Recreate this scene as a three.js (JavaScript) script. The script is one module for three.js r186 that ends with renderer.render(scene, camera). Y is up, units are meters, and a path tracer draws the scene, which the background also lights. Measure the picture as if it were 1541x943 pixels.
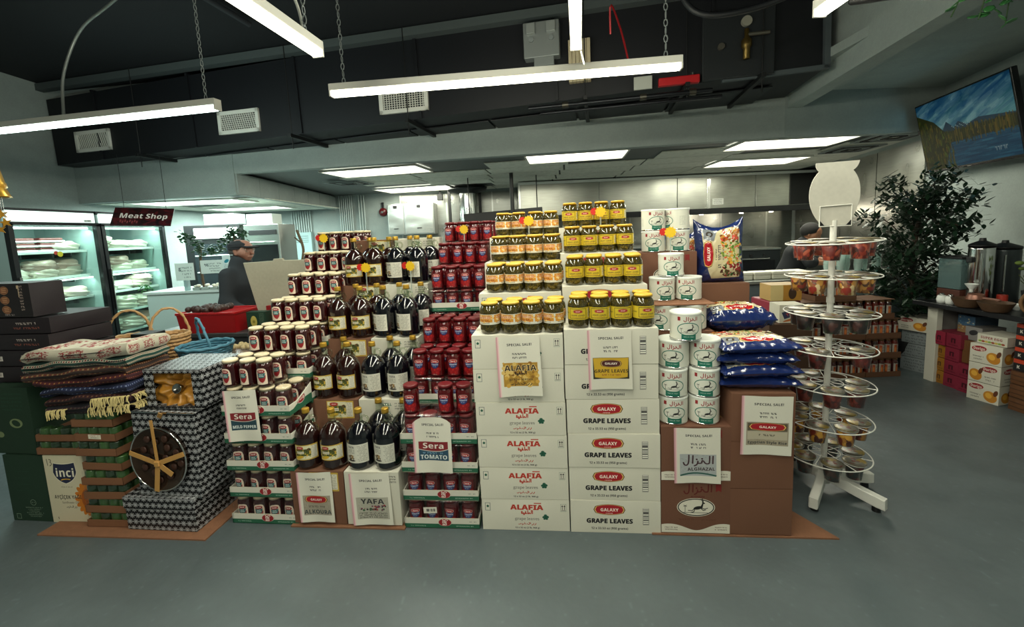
import * as THREE from 'three';
import { RoundedBoxGeometry } from 'three/addons/geometries/RoundedBoxGeometry.js';
import { mergeGeometries, mergeVertices, toCreasedNormals } from 'three/addons/utils/BufferGeometryUtils.js';
import { MarchingCubes } from 'three/addons/objects/MarchingCubes.js';
import { RectAreaLightUniformsLib } from 'three/addons/lights/RectAreaLightUniformsLib.js';

// ------------------------------------------------------------------ camera, exposure, lights
const scene = new THREE.Scene();
scene.background = new THREE.Color(0x05070a);
const renderer = new THREE.WebGLRenderer({ antialias: true });
renderer.toneMapping = THREE.LinearToneMapping;
renderer.toneMappingExposure = 2.22;
renderer.shadowMap.enabled = true;
RectAreaLightUniformsLib.init();

const FULL_W = 1541, FULL_H = 943, FOCAL = 640;
const camera = new THREE.PerspectiveCamera(2 * Math.atan(FULL_H / 2 / FOCAL) * 180 / Math.PI, FULL_W / FULL_H, 0.05, 60);
camera.position.set(0, 1.55, 0);
camera.rotation.order = 'YXZ';
camera.rotation.set(-6.5 * Math.PI / 180, 0, -2.5 * Math.PI / 180);
camera.setViewOffset(FULL_W, FULL_H, 0, 51.5, FULL_W, FULL_H);
camera.updateProjectionMatrix();
scene.add(camera);

const STRIP_LIGHT = 29, STRIP_SIDE = 26, PANEL_LIGHT = 7, FRIDGE_LIGHT = 6;
const WARM = 0xfbfae4, COOL = 0xe6fff6;
function areaLight(w, h, color, intensity, pos, target) {
  const l = new THREE.RectAreaLight(color, intensity, w, h);
  l.position.copy(pos); l.lookAt(target); l.castShadow = true; scene.add(l);
  return l;
}

// ------------------------------------------------------------------ helpers
let seed = 1234567;
function rnd() { seed |= 0; seed = seed + 0x6D2B79F5 | 0; let t = Math.imul(seed ^ seed >>> 15, 1 | seed); t = t + Math.imul(t ^ t >>> 7, 61 | t) ^ t; return ((t ^ t >>> 14) >>> 0) / 4294967296; }
const rr = (a, b) => a + (b - a) * rnd();
const V = (x, y, z) => new THREE.Vector3(x, y, z);
const rad = (d) => d * Math.PI / 180;
const used = {};
function numbered(n) { const k = used[n] = (used[n] ?? -1) + 1; return k ? n + '_' + String(k).padStart(3, '0') : n; }
function M(color, roughness = 0.7, o = {}) { return new THREE.MeshPhysicalMaterial({ color, roughness, ...o }); }
function sh(o) { o.traverse((m) => { if (m.isMesh) { m.castShadow = true; m.receiveShadow = true; } }); return o; }
function thing(name, label, category, pos, turn = 0, group) {
  const o = new THREE.Group(); o.name = numbered(name); scene.add(o);
  if (pos) o.position.copy(pos); o.rotation.y = turn; o.userData = { label, category };
  if (group) o.userData.group = group;
  return o;
}
function part(name, geo, mat, parent, pos, rot) {
  const m = new THREE.Mesh(geo, mat); m.name = name; m.castShadow = m.receiveShadow = true;
  if (pos) m.position.set(...pos); if (rot) m.rotation.set(...rot);
  parent.add(m); return m;
}
function solo(name, geo, mat, label, category, pos, rot, group) {
  const m = part(numbered(name), geo, mat, scene, null, rot); if (pos) m.position.copy(pos);
  m.userData = { label, category }; if (group) m.userData.group = group; return m;
}
function struct(name, geo, mat, pos, rot) { const m = part(numbered(name), geo, mat, scene, null, rot); if (pos) m.position.copy(pos); m.userData = { kind: 'structure' }; return m; }
function put(proto, name, label, category, pos, turn = 0, group) {
  const r = proto.clone(); r.name = numbered(name); r.position.copy(pos); r.rotation.set(0, turn, 0); scene.add(r);
  r.userData = { label, category }; if (group) r.userData.group = group; return r;
}
const box = (w, h, d) => new THREE.BoxGeometry(w, h, d);
const rbox = (w, h, d, r = 0.005, s = 1) => new RoundedBoxGeometry(w, h, d, s, Math.min(r, w / 2.01, h / 2.01, d / 2.01));
const cyl = (r1, r2, h, n = 20, open = false) => new THREE.CylinderGeometry(r1, r2, h, n, 1, open);
const lathe = (pts, n = 24) => new THREE.LatheGeometry(pts.map(([r, y]) => new THREE.Vector2(r, y)), n);
const tube = (pts, r, seg = 20, rs = 6, closed = false) => new THREE.TubeGeometry(new THREE.CatmullRomCurve3(pts.map((p) => p.isVector3 ? p : V(...p)), closed), seg, r, rs, closed);
function bar(a, b, r, n = 6) { const d = b.clone().sub(a), g = cyl(r, r, d.length(), n); g.applyQuaternion(new THREE.Quaternion().setFromUnitVectors(V(0, 1, 0), d.normalize())); g.translate((a.x + b.x) / 2, (a.y + b.y) / 2, (a.z + b.z) / 2); return g; }
const plain = (g) => { const o = g.index ? g.toNonIndexed() : g; for (const k of Object.keys(o.attributes)) if (!['position', 'normal', 'uv'].includes(k)) o.deleteAttribute(k); return o; };
const merge = (gs) => mergeGeometries(gs.map(plain));
const mv = (g, x, y, z) => g.translate(x, y, z);
function canvas(w, h, draw) {
  const c = document.createElement('canvas'); c.width = w; c.height = h; const x = c.getContext('2d'); draw(x, w, h);
  const t = new THREE.CanvasTexture(c); t.colorSpace = THREE.SRGBColorSpace; t.anisotropy = 4; return t;
}
function data(w, h, fn, srgb) {
  const a = new Uint8Array(w * h * 4);
  for (let j = 0; j < h; j++) for (let i = 0; i < w; i++) { const v = fn(i, j); a.set(Array.isArray(v) ? [...v, 255] : [v, v, v, 255], (j * w + i) * 4); }
  const t = new THREE.DataTexture(a, w, h); t.magFilter = THREE.LinearFilter; t.minFilter = THREE.LinearMipmapLinearFilter; t.generateMipmaps = true;
  t.wrapS = t.wrapT = THREE.RepeatWrapping; if (srgb) t.colorSpace = THREE.SRGBColorSpace; t.needsUpdate = true; return t;
}
// tileable value noise
function noiseGrid(n, cells) { const g = []; for (let i = 0; i < cells * cells; i++) g.push(rnd()); return (x, y) => { const fx = x / n * cells, fy = y / n * cells, i = Math.floor(fx), j = Math.floor(fy), u = fx - i, v = fy - j, s = (t) => t * t * (3 - 2 * t), at = (a, b) => g[((b % cells) + cells) % cells * cells + ((a % cells) + cells) % cells]; const p = at(i, j) + (at(i + 1, j) - at(i, j)) * s(u), q = at(i, j + 1) + (at(i + 1, j + 1) - at(i, j + 1)) * s(u); return p + (q - p) * s(v); }; }
function uvMetres(g, scale = 1) { // box-projected uv in metres
  const p = g.attributes.position, n = g.attributes.normal, uv = new Float32Array(p.count * 2);
  for (let i = 0; i < p.count; i++) { const ax = Math.abs(n.getX(i)), ay = Math.abs(n.getY(i)), az = Math.abs(n.getZ(i)); let u, v; if (ay >= ax && ay >= az) { u = p.getX(i); v = p.getZ(i); } else if (ax >= az) { u = p.getZ(i); v = p.getY(i); } else { u = p.getX(i); v = p.getY(i); } uv[2 * i] = u / scale; uv[2 * i + 1] = v / scale; }
  g.setAttribute('uv', new THREE.BufferAttribute(uv, 2)); return g;
}
// curved paper label on a round body; top(u) and u in 0..1 gives the height fraction
function wrap(r, y0, y1, span, { mid = 0, n = 14, top = null, bottom = null } = {}) {
  const pos = [], nor = [], uv = [], idx = [], rows = 3;
  for (let i = 0; i <= n; i++) {
    const u = i / n, a = mid - span / 2 + span * u, t = top ? top(u) : 1, b = bottom ? bottom(u) : 0;
    for (let j = 0; j <= rows; j++) { const v = b + (t - b) * j / rows; pos.push(r * Math.sin(a), y0 + (y1 - y0) * v, r * Math.cos(a)); nor.push(Math.sin(a), 0, Math.cos(a)); uv.push(u, v); }
  }
  for (let i = 0; i < n; i++) for (let j = 0; j < rows; j++) { const a = i * (rows + 1) + j, b = a + rows + 1; idx.push(a, b, b + 1, a, b + 1, a + 1); }
  const g = new THREE.BufferGeometry(); g.setAttribute('position', new THREE.Float32BufferAttribute(pos, 3)); g.setAttribute('normal', new THREE.Float32BufferAttribute(nor, 3)); g.setAttribute('uv', new THREE.Float32BufferAttribute(uv, 2)); g.setIndex(idx); return g;
}
// the display stands a few degrees off the picture plane: s along its front, q back from it, h up
const YAW = rad(5.7), TURN = -YAW, D0 = V(0.232, 0, -2.026);
const D = (s, q, h) => V(D0.x + Math.cos(YAW) * s + Math.sin(YAW) * q, h, D0.z + Math.sin(YAW) * s - Math.cos(YAW) * q);

// ------------------------------------------------------------------ surface materials
const n64 = noiseGrid(256, 64), n16 = noiseGrid(256, 16), n5 = noiseGrid(256, 5), n128 = noiseGrid(256, 128);
const fine = (i, j) => 0.5 * n128(i, j) + 0.3 * n64(i, j) + 0.2 * n16(i, j);
const floorMap = data(256, 256, (i, j) => { const v = 0.80 + 0.12 * n5(i, j) + 0.05 * n16(i, j) + 0.03 * n128(i, j) + (n128(i, j) > 0.965 ? 0.12 : 0); return [v * 88, v * 99, v * 102].map((x) => Math.min(255, x)); }, true);
floorMap.repeat.set(0.4, 0.4);
const floorRough = data(256, 256, (i, j) => 88 + 60 * n16(i, j) + 30 * n64(i, j)); floorRough.repeat.set(0.55, 0.55);
const floorBump = data(256, 256, (i, j) => 255 * fine(i, j)); floorBump.repeat.set(0.9, 0.9);
const wallMap = data(256, 256, (i, j) => { const v = 236 + 10 * n16(i, j) + 9 * n128(i, j); return [v, v, v]; }, true); wallMap.repeat.set(0.6, 0.6);
const wallBump = data(256, 256, (i, j) => 255 * n128(i, j)); wallBump.repeat.set(2, 2);
const steelMap = data(256, 256, (i, j) => { const v = 214 + 12 * n64(i * 0.12 | 0, j) + 22 * n5(i, j); return [v, v, v]; }, true);
const steelRough = data(256, 256, (i, j) => 66 + 22 * n5(i, j));
const waveBump = data(256, 256, (i, j) => 255 * (0.75 * n5(Math.abs(i - 128) * 0.5, j) + 0.25 * n5(Math.abs(i - 128), j * 2))); waveBump.repeat.set(0.4, 0.55);
const kraftMap = data(256, 256, (i, j) => { const v = 0.90 + 0.07 * n16(i, j) + 0.06 * n128(i, j * 0.3 | 0); return [v * 132, v * 90, v * 64]; }, true); kraftMap.repeat.set(2, 2);
const boardBump = data(256, 256, (i, j) => 255 * (0.6 * n128(i, j) + 0.4 * n16(i, j))); boardBump.repeat.set(2, 2);
const tileMap = data(256, 256, (i, j) => { const v = 214 + 20 * n16(i, j) - (n128(i, j) > 0.9 ? 36 : 0); return [v, v, v * 0.97]; }, true); tileMap.repeat.set(1.6, 1.6);

const mFloor = M(0xffffff, 1, { map: floorMap, roughnessMap: floorRough, bumpMap: floorBump, bumpScale: 0.0006, clearcoat: 0.25, clearcoatRoughness: 0.28 });
const mWall = M(0x98a29f, 0.85, { map: wallMap, bumpMap: wallBump, bumpScale: 0.0006 });
const mDark = M(0x070c13, 0.75, { map: wallMap });
const mDuct = M(0x060911, 0.55, { map: wallMap });
const mTile = M(0xeeefe8, 0.95, { map: tileMap });
const mGrid = M(0x5a5f5e, 0.6);
const mSteel = M(0xa6a8a2, 1, { metalness: 1, map: steelMap, roughnessMap: steelRough, bumpMap: waveBump, bumpScale: 0.012 });
const mSteelFlat = M(0xb9bbb8, 0.28, { metalness: 1 });
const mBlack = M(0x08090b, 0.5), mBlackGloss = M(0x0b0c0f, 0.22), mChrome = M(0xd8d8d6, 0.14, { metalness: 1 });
const mKraft = M(0xffffff, 0.82, { map: kraftMap, bumpMap: boardBump, bumpScale: 0.0004 });
const mWhiteMetal = M(0xd9d8d0, 0.42), mWhitePlastic = M(0xe2e4e0, 0.35), mGrey = M(0x7d8484, 0.6);
const mGlass = M(0xf4fffb, 0.03, { transmission: 1, thickness: 0, ior: 1.45 });
const mFilm = M(0xffffff, 0.12, { transmission: 1, thickness: 0, ior: 1.35 });

// ------------------------------------------------------------------ the room
{
  struct('floor', uvMetres(box(17, 0.2, 17.5)), mFloor, V(-0.2, -0.1, -3.2));
  struct('ceiling', uvMetres(box(17, 0.2, 13)), mDark, V(-0.2, 3.85, -1.0));
  struct('wall_left', uvMetres(box(0.2, 4.0, 17.5)), mWall, V(-6.25, 1.95, -3.2));
  struct('wall_front', uvMetres(box(17, 4.0, 0.2)), mWall, V(-0.2, 1.95, 5.4));
  struct('wall_back', uvMetres(box(17, 4.0, 0.2)), mWall, V(-0.2, 1.95, -10.0));
  // the right wall drifts outward with depth
  const rw = struct('wall_right', uvMetres(box(0.2, 4.0, 16)), mWall, V(4.885, 1.95, -4.1));
  rw.rotation.y = -Math.atan(0.3);
}
// bulkhead over the meat shop and kitchen: its face closes the high ceiling
const SOFT = Math.atan(0.13);                                  // the bulkhead's turn
const SF = (x) => -5.42 + 0.13 * x;                            // its front plane
{
  const face = struct('wall_bulkhead', uvMetres(box(7.16, 1.28, 0.12)), mWall, V(-0.35, 2.5 + 0.62, SF(-0.35) - 0.06));
  struct('wall_bulkhead', uvMetres(box(2.2, 1.28, 0.12)), mWall, V(4.28, 2.5 + 0.62, SF(3.2) - 0.11)).rotation.y = rad(2.6);
  face.rotation.y = -SOFT;
  const low = struct('wall_bulkhead', uvMetres(box(2.55, 1.55, 0.12)), mWall, V(-4.95, 2.2 + 0.775, SF(-4.95) - 0.05));
  low.rotation.y = -SOFT;
  // drop from the tiled ceiling to the lower ceiling on the left: panels side by side
  const dropWall = struct('wall_bulkhead', uvMetres(box(0.05, 0.3, 4.2)), mWall, V(-3.86, 2.35, -8.0));
  dropWall.rotation.y = rad(4);
  for (let k = 0; k < 7; k++) part('panel', uvMetres(box(0.02, 0.27, 0.585)), mWall, dropWall, [0.032, 0, 1.8 - k * 0.6]);
  // ceiling slabs behind the bulkhead, closed above
  const flat = (pts, th) => { const s = new THREE.Shape(); pts.forEach(([x, z], i) => i ? s.lineTo(x, -z) : s.moveTo(x, -z)); return new THREE.ExtrudeGeometry(s, { depth: th, bevelEnabled: false }).rotateX(-Math.PI / 2); };
  const slab = struct('ceiling', flat([[-3.8, SF(-3.8) - 0.06], [3.2, SF(3.2) - 0.06], [5.35, SF(3.2) - 0.2], [6.4, -6.5], [6.4, -9.95], [-4.05, -9.95]], 0.1).translate(-1.2, -0.05, 7.75), mGrid, V(1.2, 2.58, -7.75));
  const lowSlab = struct('ceiling', flat([[-6.15, SF(-6.15) - 0.05], [-3.75, SF(-3.75) - 0.05], [-4.0, -9.95], [-6.15, -9.95]], 0.1).translate(5.3, -0.05, 8.0), mGrid, V(-5.3, 2.27, -8.0));
  // lay-in tiles, each its own piece; the light panels take the place of some
  const panelsAt = [[-1.87, -6.33], [-1.87, -9.0], [0.92, -5.85], [3.57, -5.52], [4.05, -7.12]];
  const tg = uvMetres(box(1.19, 0.012, 0.585)), rowZ = [-5.25, -5.86, -6.47, -7.08, -7.69, -8.3, -8.91, -9.52];
  const c = Math.cos(SOFT), s = Math.sin(SOFT);
  const toRoom = (x, z) => [c * x - s * z * 0 + 0, SF(x) - (-5.25 - z) * -1];
  for (let i = -3; i < 6; i++) for (let j = 0; j < 8; j++) {
    const x = 0.3 + i * 1.21, z = SF(Math.min(x, 3.4)) - 0.4 - j * 0.607;
    if (z < -9.7 || x > 6.2 || x < -3.3) continue;
    if (panelsAt.some(([px, pz]) => Math.abs(px - x) < 0.99 && Math.abs(pz - z) < 0.5)) continue;
    part('ceiling_tile', tg, mTile, slab, [x - 1.2, 2.5 - 2.58 + 0.018, z + 7.75], [0, SOFT * -1, 0]);
  }
  for (let i = 0; i < 4; i++) for (let j = 0; j < 5; j++) {
    if ((i === 1 && (j === 1)) || (i === 2 && j === 3)) continue;
    part('ceiling_tile', uvMetres(box(0.6, 0.012, 0.6)), mTile, lowSlab, [-0.6 + i * 0.62 - 0.0, -0.06, 1.25 - j * 0.62]);
  }
}
// recessed light panels
function panelLight(x, y, z, w, d, turn, label, color, power) {
  const t = thing('ceiling_light_panel', label, 'ceiling light', V(x, y, z), turn, 'recessed ceiling light panels');
  part('frame', merge([mv(box(w + 0.05, 0.03, 0.025), 0, 0, d / 2 + 0.0125), mv(box(w + 0.05, 0.03, 0.025), 0, 0, -d / 2 - 0.0125), mv(box(0.025, 0.03, d), w / 2 + 0.0125, 0, 0), mv(box(0.025, 0.03, d), -w / 2 - 0.0125, 0, 0)]), mWhiteMetal, t);
  part('diffuser', box(w, 0.012, d), M(0xffffff, 0.6, { emissive: color, emissiveIntensity: 2.2 }), t, [0, 0.004, 0]);
  areaLight(w, d, color, power, V(x, y - 0.02, z), V(x, y - 1, z)).rotation.set(-Math.PI / 2, 0, turn);
}
panelLight(-1.89, 2.497, -6.36, 1.4, 0.64, -SOFT * 1.4, 'white light panel in the tiled ceiling nearest the meat shop drop, at the bulkhead', WARM, PANEL_LIGHT);
panelLight(-1.89, 2.497, -9.0, 1.5, 0.8, -SOFT * 1.4, 'white light panel deep in the tiled ceiling before the round flue', WARM, PANEL_LIGHT);
panelLight(0.92, 2.497, -5.82, 1.28, 0.62, -SOFT, 'white light panel in the tiled ceiling over the yellow lidded jars', WARM, PANEL_LIGHT);
panelLight(3.55, 2.497, -5.5, 1.34, 0.62, -SOFT * 0.4, 'white light panel beside the bulkhead end above the kitchen hood', WARM, PANEL_LIGHT);
panelLight(4.05, 2.497, -7.12, 1.36, 0.7, -SOFT * 0.4, 'white light panel just in front of the steel kitchen hood', WARM, PANEL_LIGHT);
panelLight(-4.8, 2.197, -6.65, 1.5, 0.62, 0, 'bright light panel in the low ceiling above the meat fridges', COOL, PANEL_LIGHT * 2.2);
panelLight(-4.95, 2.197, -8.3, 1.3, 0.62, 0, 'bright light panel deep in the low ceiling over the meat shop', COOL, PANEL_LIGHT * 3.2);

// ceiling diffuser vents
for (const [x, z, w, lab] of [[-2.75, -7.55, 0.6, 'square louvred air diffuser between two ceiling light panels'], [4.75, -5.35, 0.6, 'dark round louvred ceiling diffuser near the steel side wall'], [4.9, -6.2, 0.55, 'second dark louvred ceiling diffuser beside the hood']]) {
  const t = thing('ceiling_diffuser', lab, 'air vent', V(x, 2.49, z), -SOFT);
  for (let k = 0; k < 4; k++) { const a = w * (1 - k * 0.24), h = 0.03; part('louvre', merge([mv(box(a, 0.012, h), 0, -k * 0.004, a / 2), mv(box(a, 0.012, h), 0, -k * 0.004, -a / 2), mv(box(h, 0.012, a), a / 2, -k * 0.004, 0), mv(box(h, 0.012, a), -a / 2, -k * 0.004, 0)]), k % 2 ? mBlack : mGrey, t); }
}

// big dark air duct hung across the shop, tilted a little
const ductA = V(-6.12, 2.70, -5.96), ductB = V(2.95, 2.91, -4.055), ductLen = Math.hypot(ductB.x - ductA.x, ductB.z - ductA.z), ductTurn = -Math.atan2(ductB.z - ductA.z, ductB.x - ductA.x);
const DU = (t, h, out = 0) => { const d = ductB.clone().sub(ductA); const k = t / ductLen, n = V(-d.z, 0, d.x).normalize(); return V(ductA.x + d.x * k + n.x * out, h, ductA.z + d.z * k + n.z * out); };
{
  const t = thing('air_duct', 'long dark navy rectangular air duct hung under the ceiling', 'air duct', DU(ductLen / 2, 0), ductTurn);
  const hl = 0.92, tilt = Math.atan2(0.21, ductLen);
  part('duct_body', uvMetres(box(ductLen, 0.86, 0.95)), mDuct, t, [0, 2.805 + 0.43, -0.475], [0, 0, tilt]);
  for (let k = 0; k < 6; k++) part('seam_flange', box(0.03, 0.88, 0.99), mDuct, t, [-ductLen / 2 + 0.8 + k * 1.5, 2.83 + 0.43 - (0.1 - k * 0.035), -0.475], [0, 0, tilt]);
  for (let k = 0; k < 9; k++) part('bottom_panel', uvMetres(box(0.96, 0.012, 0.6)), M(0x12171c, 0.5), t, [-ductLen / 2 + 0.55 + k * 0.99, 2.79 - 0.09 + k * 0.0215, -0.66], [0, 0, tilt]);
  part('end_frame', merge([mv(box(0.05, 0.9, 0.04), 0, 0, 0.02), mv(box(0.9, 0.04, 0.04), -0.43, -0.44, 0.02)]), M(0x4a5256, 0.5), t, [ductLen / 2 - 0.02, 3.34, 0.0], [0, 0, tilt]);
}
struct('trim_1', uvMetres(box(9.6, 0.085, 0.1)), M(0x464e4f, 0.6), DU(ductLen / 2 - 0.2, 3.695, 0.05), [0, ductTurn, 0]);
// grilles in the duct face
[[0.70, 2.965, 'closest to the left wall', 1], [2.97, 3.0, 'above the hanging meat shop sign side', 0], [5.12, 3.035, 'partly behind the long hanging lamp', 2]].forEach(([tt, h, lab, kind]) => {
  const t = thing('duct_grille', 'off-white rectangular supply grille in the dark duct, ' + lab, 'air vent', DU(tt, h, 0.012), ductTurn);
  const w = 0.58, hh = 0.27, f = 0.045;
  part('frame', merge([mv(rbox(w, f, 0.03, 0.004), 0, hh / 2 - f / 2, 0), mv(rbox(w, f, 0.03, 0.004), 0, -hh / 2 + f / 2, 0), mv(rbox(f, hh, 0.03, 0.004), w / 2 - f / 2, 0, 0), mv(rbox(f, hh, 0.03, 0.004), -w / 2 + f / 2, 0, 0)]), mWhiteMetal, t);
  part('backing', box(w - 0.06, hh - 0.06, 0.004), mBlack, t, [0, 0, -0.008]);
  const sg = box(0.006, hh - 0.08, 0.012), hg = box(w - 0.08, 0.005, 0.012);
  for (let k = 0; k < 16; k++) part('slat', sg, mWhiteMetal, t, [-w / 2 + 0.06 + k * (w - 0.12) / 15, 0, 0.004], [0, 0, kind === 2 ? 0 : 0.25]);
  if (kind !== 1) for (let k = 0; k < 7; k++) part('slat', hg, mWhiteMetal, t, [0, -hh / 2 + 0.065 + k * (hh - 0.13) / 6, 0.006]);
});
// strut channels and threaded rods under the duct
[[1.55, 'nearest the left wall'], [3.75, 'beside the middle grille'], [5.2, 'under the grille behind the lamp'], [7.1, 'before the sprinkler equipment'], [8.05, 'beside the red pipe clamp'], [8.7, 'at the end of the duct']].forEach(([tt, lab], i) => {
  const hb = 2.70 + 0.0222 * tt;
  const t = thing('strut_hanger', 'black slotted strut with hanging rods under the dark duct, ' + lab, 'strut', DU(tt, hb, 0), ductTurn);
  part('strut', rbox(0.042, 0.042, 1.3, 0.004), mBlack, t, [0, -0.035, -0.5]);
  part('rod', cyl(0.006, 0.006, 1.2, 6), mBlack, t, [0, 0.42, 0.1]);
  part('rod', cyl(0.006, 0.006, 0.34, 6), mBlack, t, [0, -0.08, -1.12]);
});
// equipment on the duct's right half
{
  let t = thing('junction_box', 'grey metal ballast box with two knockouts fixed on the dark duct', 'electrical box', DU(6.68, 3.43, 0.06), ductTurn);
  part('box', rbox(0.36, 0.34, 0.12, 0.01), M(0x8b9190, 0.45, { metalness: 0.4 }), t);
  for (const x of [-0.1, 0.1]) part('bracket', rbox(0.09, 0.1, 0.05, 0.005), M(0x9da3a1, 0.4, { metalness: 0.4 }), t, [x, 0.1, 0.07]);
  for (const x of [-0.1, 0.1]) part('knockout', cyl(0.025, 0.025, 0.02, 14), mGrey, t, [x, 0.0, 0.065], [Math.PI / 2, 0, 0]);
  part('lower_tab', rbox(0.2, 0.1, 0.06, 0.005), M(0x8b9190, 0.45, { metalness: 0.4 }), t, [0.02, -0.2, 0.02]);
  t = thing('terminal_block', 'beige ribbed terminal block on the dark duct behind the lamp', 'electrical box', DU(7.05, 3.2, 0.05), ductTurn);
  for (let k = 0; k < 6; k++) part('module', rbox(0.034, 0.4, 0.07, 0.004), M(0xb5a88a, 0.6), t, [-0.09 + k * 0.036, 0, 0]);
  t = thing('pipe_clamp', 'bright red bar clamp on pipework below the duct', 'pipe clamp', DU(7.98, 2.9, 0.08), ductTurn);
  part('clamp_bar', rbox(0.37, 0.075, 0.06, 0.01, 2), M(0xb3121a, 0.45), t);
  part('bolt', cyl(0.012, 0.012, 0.09, 8), mChrome, t, [0.12, 0.02, 0]);
  t = thing('sprinkler_pipe', 'dark steel pipe run under the duct beside the red clamp', 'pipe', DU(7.4, 2.78, 0.1), ductTurn);
  part('pipe', cyl(0.022, 0.022, 1.75, 10), M(0x2a2c30, 0.35, { metalness: 0.7 }), t, [0, 0, 0], [0, 0, Math.PI / 2]);
  part('pipe', cyl(0.016, 0.016, 1.7, 10), M(0x2a2c30, 0.35, { metalness: 0.7 }), t, [0.1, -0.07, 0.03], [0, 0, Math.PI / 2]);
  for (const x of [-0.5, 0.25, 0.7]) part('coupling', cyl(0.032, 0.032, 0.06, 10), M(0x55524a, 0.35, { metalness: 0.8 }), t, [x, 0, 0], [0, 0, Math.PI / 2]);
  part('valve_tag', rbox(0.17, 0.12, 0.02, 0.003), M(0xa9aca4, 0.6), t, [0.25, 0.13, 0]);
  t = thing('valve_station', 'grey panel with pressure gauge and brass valve on the duct', 'valve', DU(8.5, 3.18, 0.05), ductTurn);
  part('back_plate', rbox(0.62, 0.6, 0.05, 0.008), M(0x1c2023, 0.5), t);
  part('gauge', cyl(0.045, 0.045, 0.03, 18), M(0x8e8c80, 0.3), t, [0.06, 0.17, 0.05], [Math.PI / 2, 0, 0]);
  part('valve_body', lathe([[0, -0.14], [0.03, -0.14], [0.03, -0.05], [0.045, -0.03], [0.045, 0.02], [0.02, 0.05], [0.02, 0.12], [0, 0.12]], 12), M(0x6e5a2e, 0.35, { metalness: 0.8 }), t, [0.06, -0.02, 0.06]);
  part('side_fitting', cyl(0.018, 0.018, 0.2, 8), M(0x6e6a60, 0.4, { metalness: 0.7 }), t, [0.15, 0.05, 0.06], [0, 0, Math.PI / 2]);
  part('bolt', cyl(0.03, 0.03, 0.03, 10), M(0x6e6a60, 0.4, { metalness: 0.7 }), t, [-0.15, -0.02, 0.04], [Math.PI / 2, 0, 0]);
}
// sloping boxed beam on the right
{
  const a = V(3.31, 2.8, -5.5), b = V(2.55, 2.8, -1.5), L = a.distanceTo(b), t = thing('boxed_beam', 'grey boxed ceiling beam running from the bulkhead over the right aisle', 'beam', a.clone().add(b).multiplyScalar(0.5), Math.atan2(a.x - b.x, -(a.z - b.z)) * -1);
  part('casing', uvMetres(box(0.16, 0.95, L)), mWall, t, [0.08, 0.475, 0]);
}
struct('ceiling', uvMetres(box(3.6, 0.08, 9)), mWall, V(4.75, 3.02, -1.4));

// hanging linear lamps
function stripLamp(a, b, label, color, opt = {}) {
  const mid = a.clone().add(b).multiplyScalar(0.5), d = b.clone().sub(a), L = d.length(), turn = -Math.atan2(d.z, d.x), pitch = Math.atan2(d.y, Math.hypot(d.x, d.z));
  const t = thing('linear_lamp', label, 'hanging lamp', mid, turn, 'hanging linear lamps');
  const inner = [0, 0, pitch];
  part('housing', rbox(L, 0.05, 0.065, 0.006), mWhiteMetal, t, [0, 0.032, 0], inner);
  part('diffuser', rbox(L - 0.01, 0.04, 0.056, 0.016, 2), M(0xffffff, 0.5, { emissive: color, emissiveIntensity: 4.0 }), t, [0, -0.012, 0], inner);
  for (const e of [-1, 1]) part('end_cap', rbox(0.012, 0.085, 0.068, 0.003), mWhiteMetal, t, [e * L / 2, 0.012 + e * L / 2 * Math.sin(pitch), 0], inner);
  for (const f of opt.chains ?? [-0.46, 0.46]) {
    const links = []; const n = Math.max(4, Math.round((3.73 - mid.y) / 0.05));
    for (let k = 0; k < n; k++) { const g = new THREE.TorusGeometry(0.012, 0.0035, 4, 8); g.scale(1, 1.9, 1); g.rotateY(k % 2 ? Math.PI / 2 : 0); links.push(g.translate(f * L, 0.075 + f * L * Math.sin(pitch) + k * 0.05, 0)); }
    part('chain', merge(links), mGrey, t);
  }
  areaLight(L, 0.056, color, STRIP_LIGHT, mid.clone().add(V(0, -0.036, 0)), mid.clone().add(V(0, -1, 0))).rotation.set(-Math.PI / 2, 0, turn);
  for (const e of [-1, 1]) { const n = V(Math.sin(turn) * e, 0, Math.cos(turn) * e); areaLight(L, 0.036, color, STRIP_SIDE, mid.clone().addScaledVector(n, 0.034).add(V(0, -0.012, 0)), mid.clone().addScaledVector(n, 2).add(V(0, -0.012, 0))); }
}
stripLamp(V(-1.25, 2.6, -3.23), V(1.19, 2.6, -2.98), 'long glowing white linear lamp hung over the jar display before the grille', WARM);
stripLamp(V(-4.55, 2.6, -3.83), V(-2.21, 2.6, -3.42), 'glowing white linear lamp hung near the left wall and gold ornament', COOL);
stripLamp(V(-1.45, 2.6, 0.0), V(-1.04, 2.6, -2.54), 'glowing white linear lamp running lengthwise over the left side of the display', WARM);
stripLamp(V(0.02, 2.6, -0.1), V(0.43, 2.6, -2.6), 'glowing white linear lamp running lengthwise above the white jar cartons', WARM);
stripLamp(V(1.62, 2.6, -1.12), V(1.64, 2.6, -2.32), 'glowing white linear lamp running lengthwise toward the grey boxed beam', WARM);
stripLamp(V(-1.9, 2.6, 2.75), V(-1.5, 2.6, 0.3), 'glowing white linear lamp over the empty floor before the display, left one', WARM);
stripLamp(V(-0.42, 2.6, 2.6), V(-0.02, 2.6, 0.15), 'glowing white linear lamp over the empty floor before the display, right one', WARM);
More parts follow.
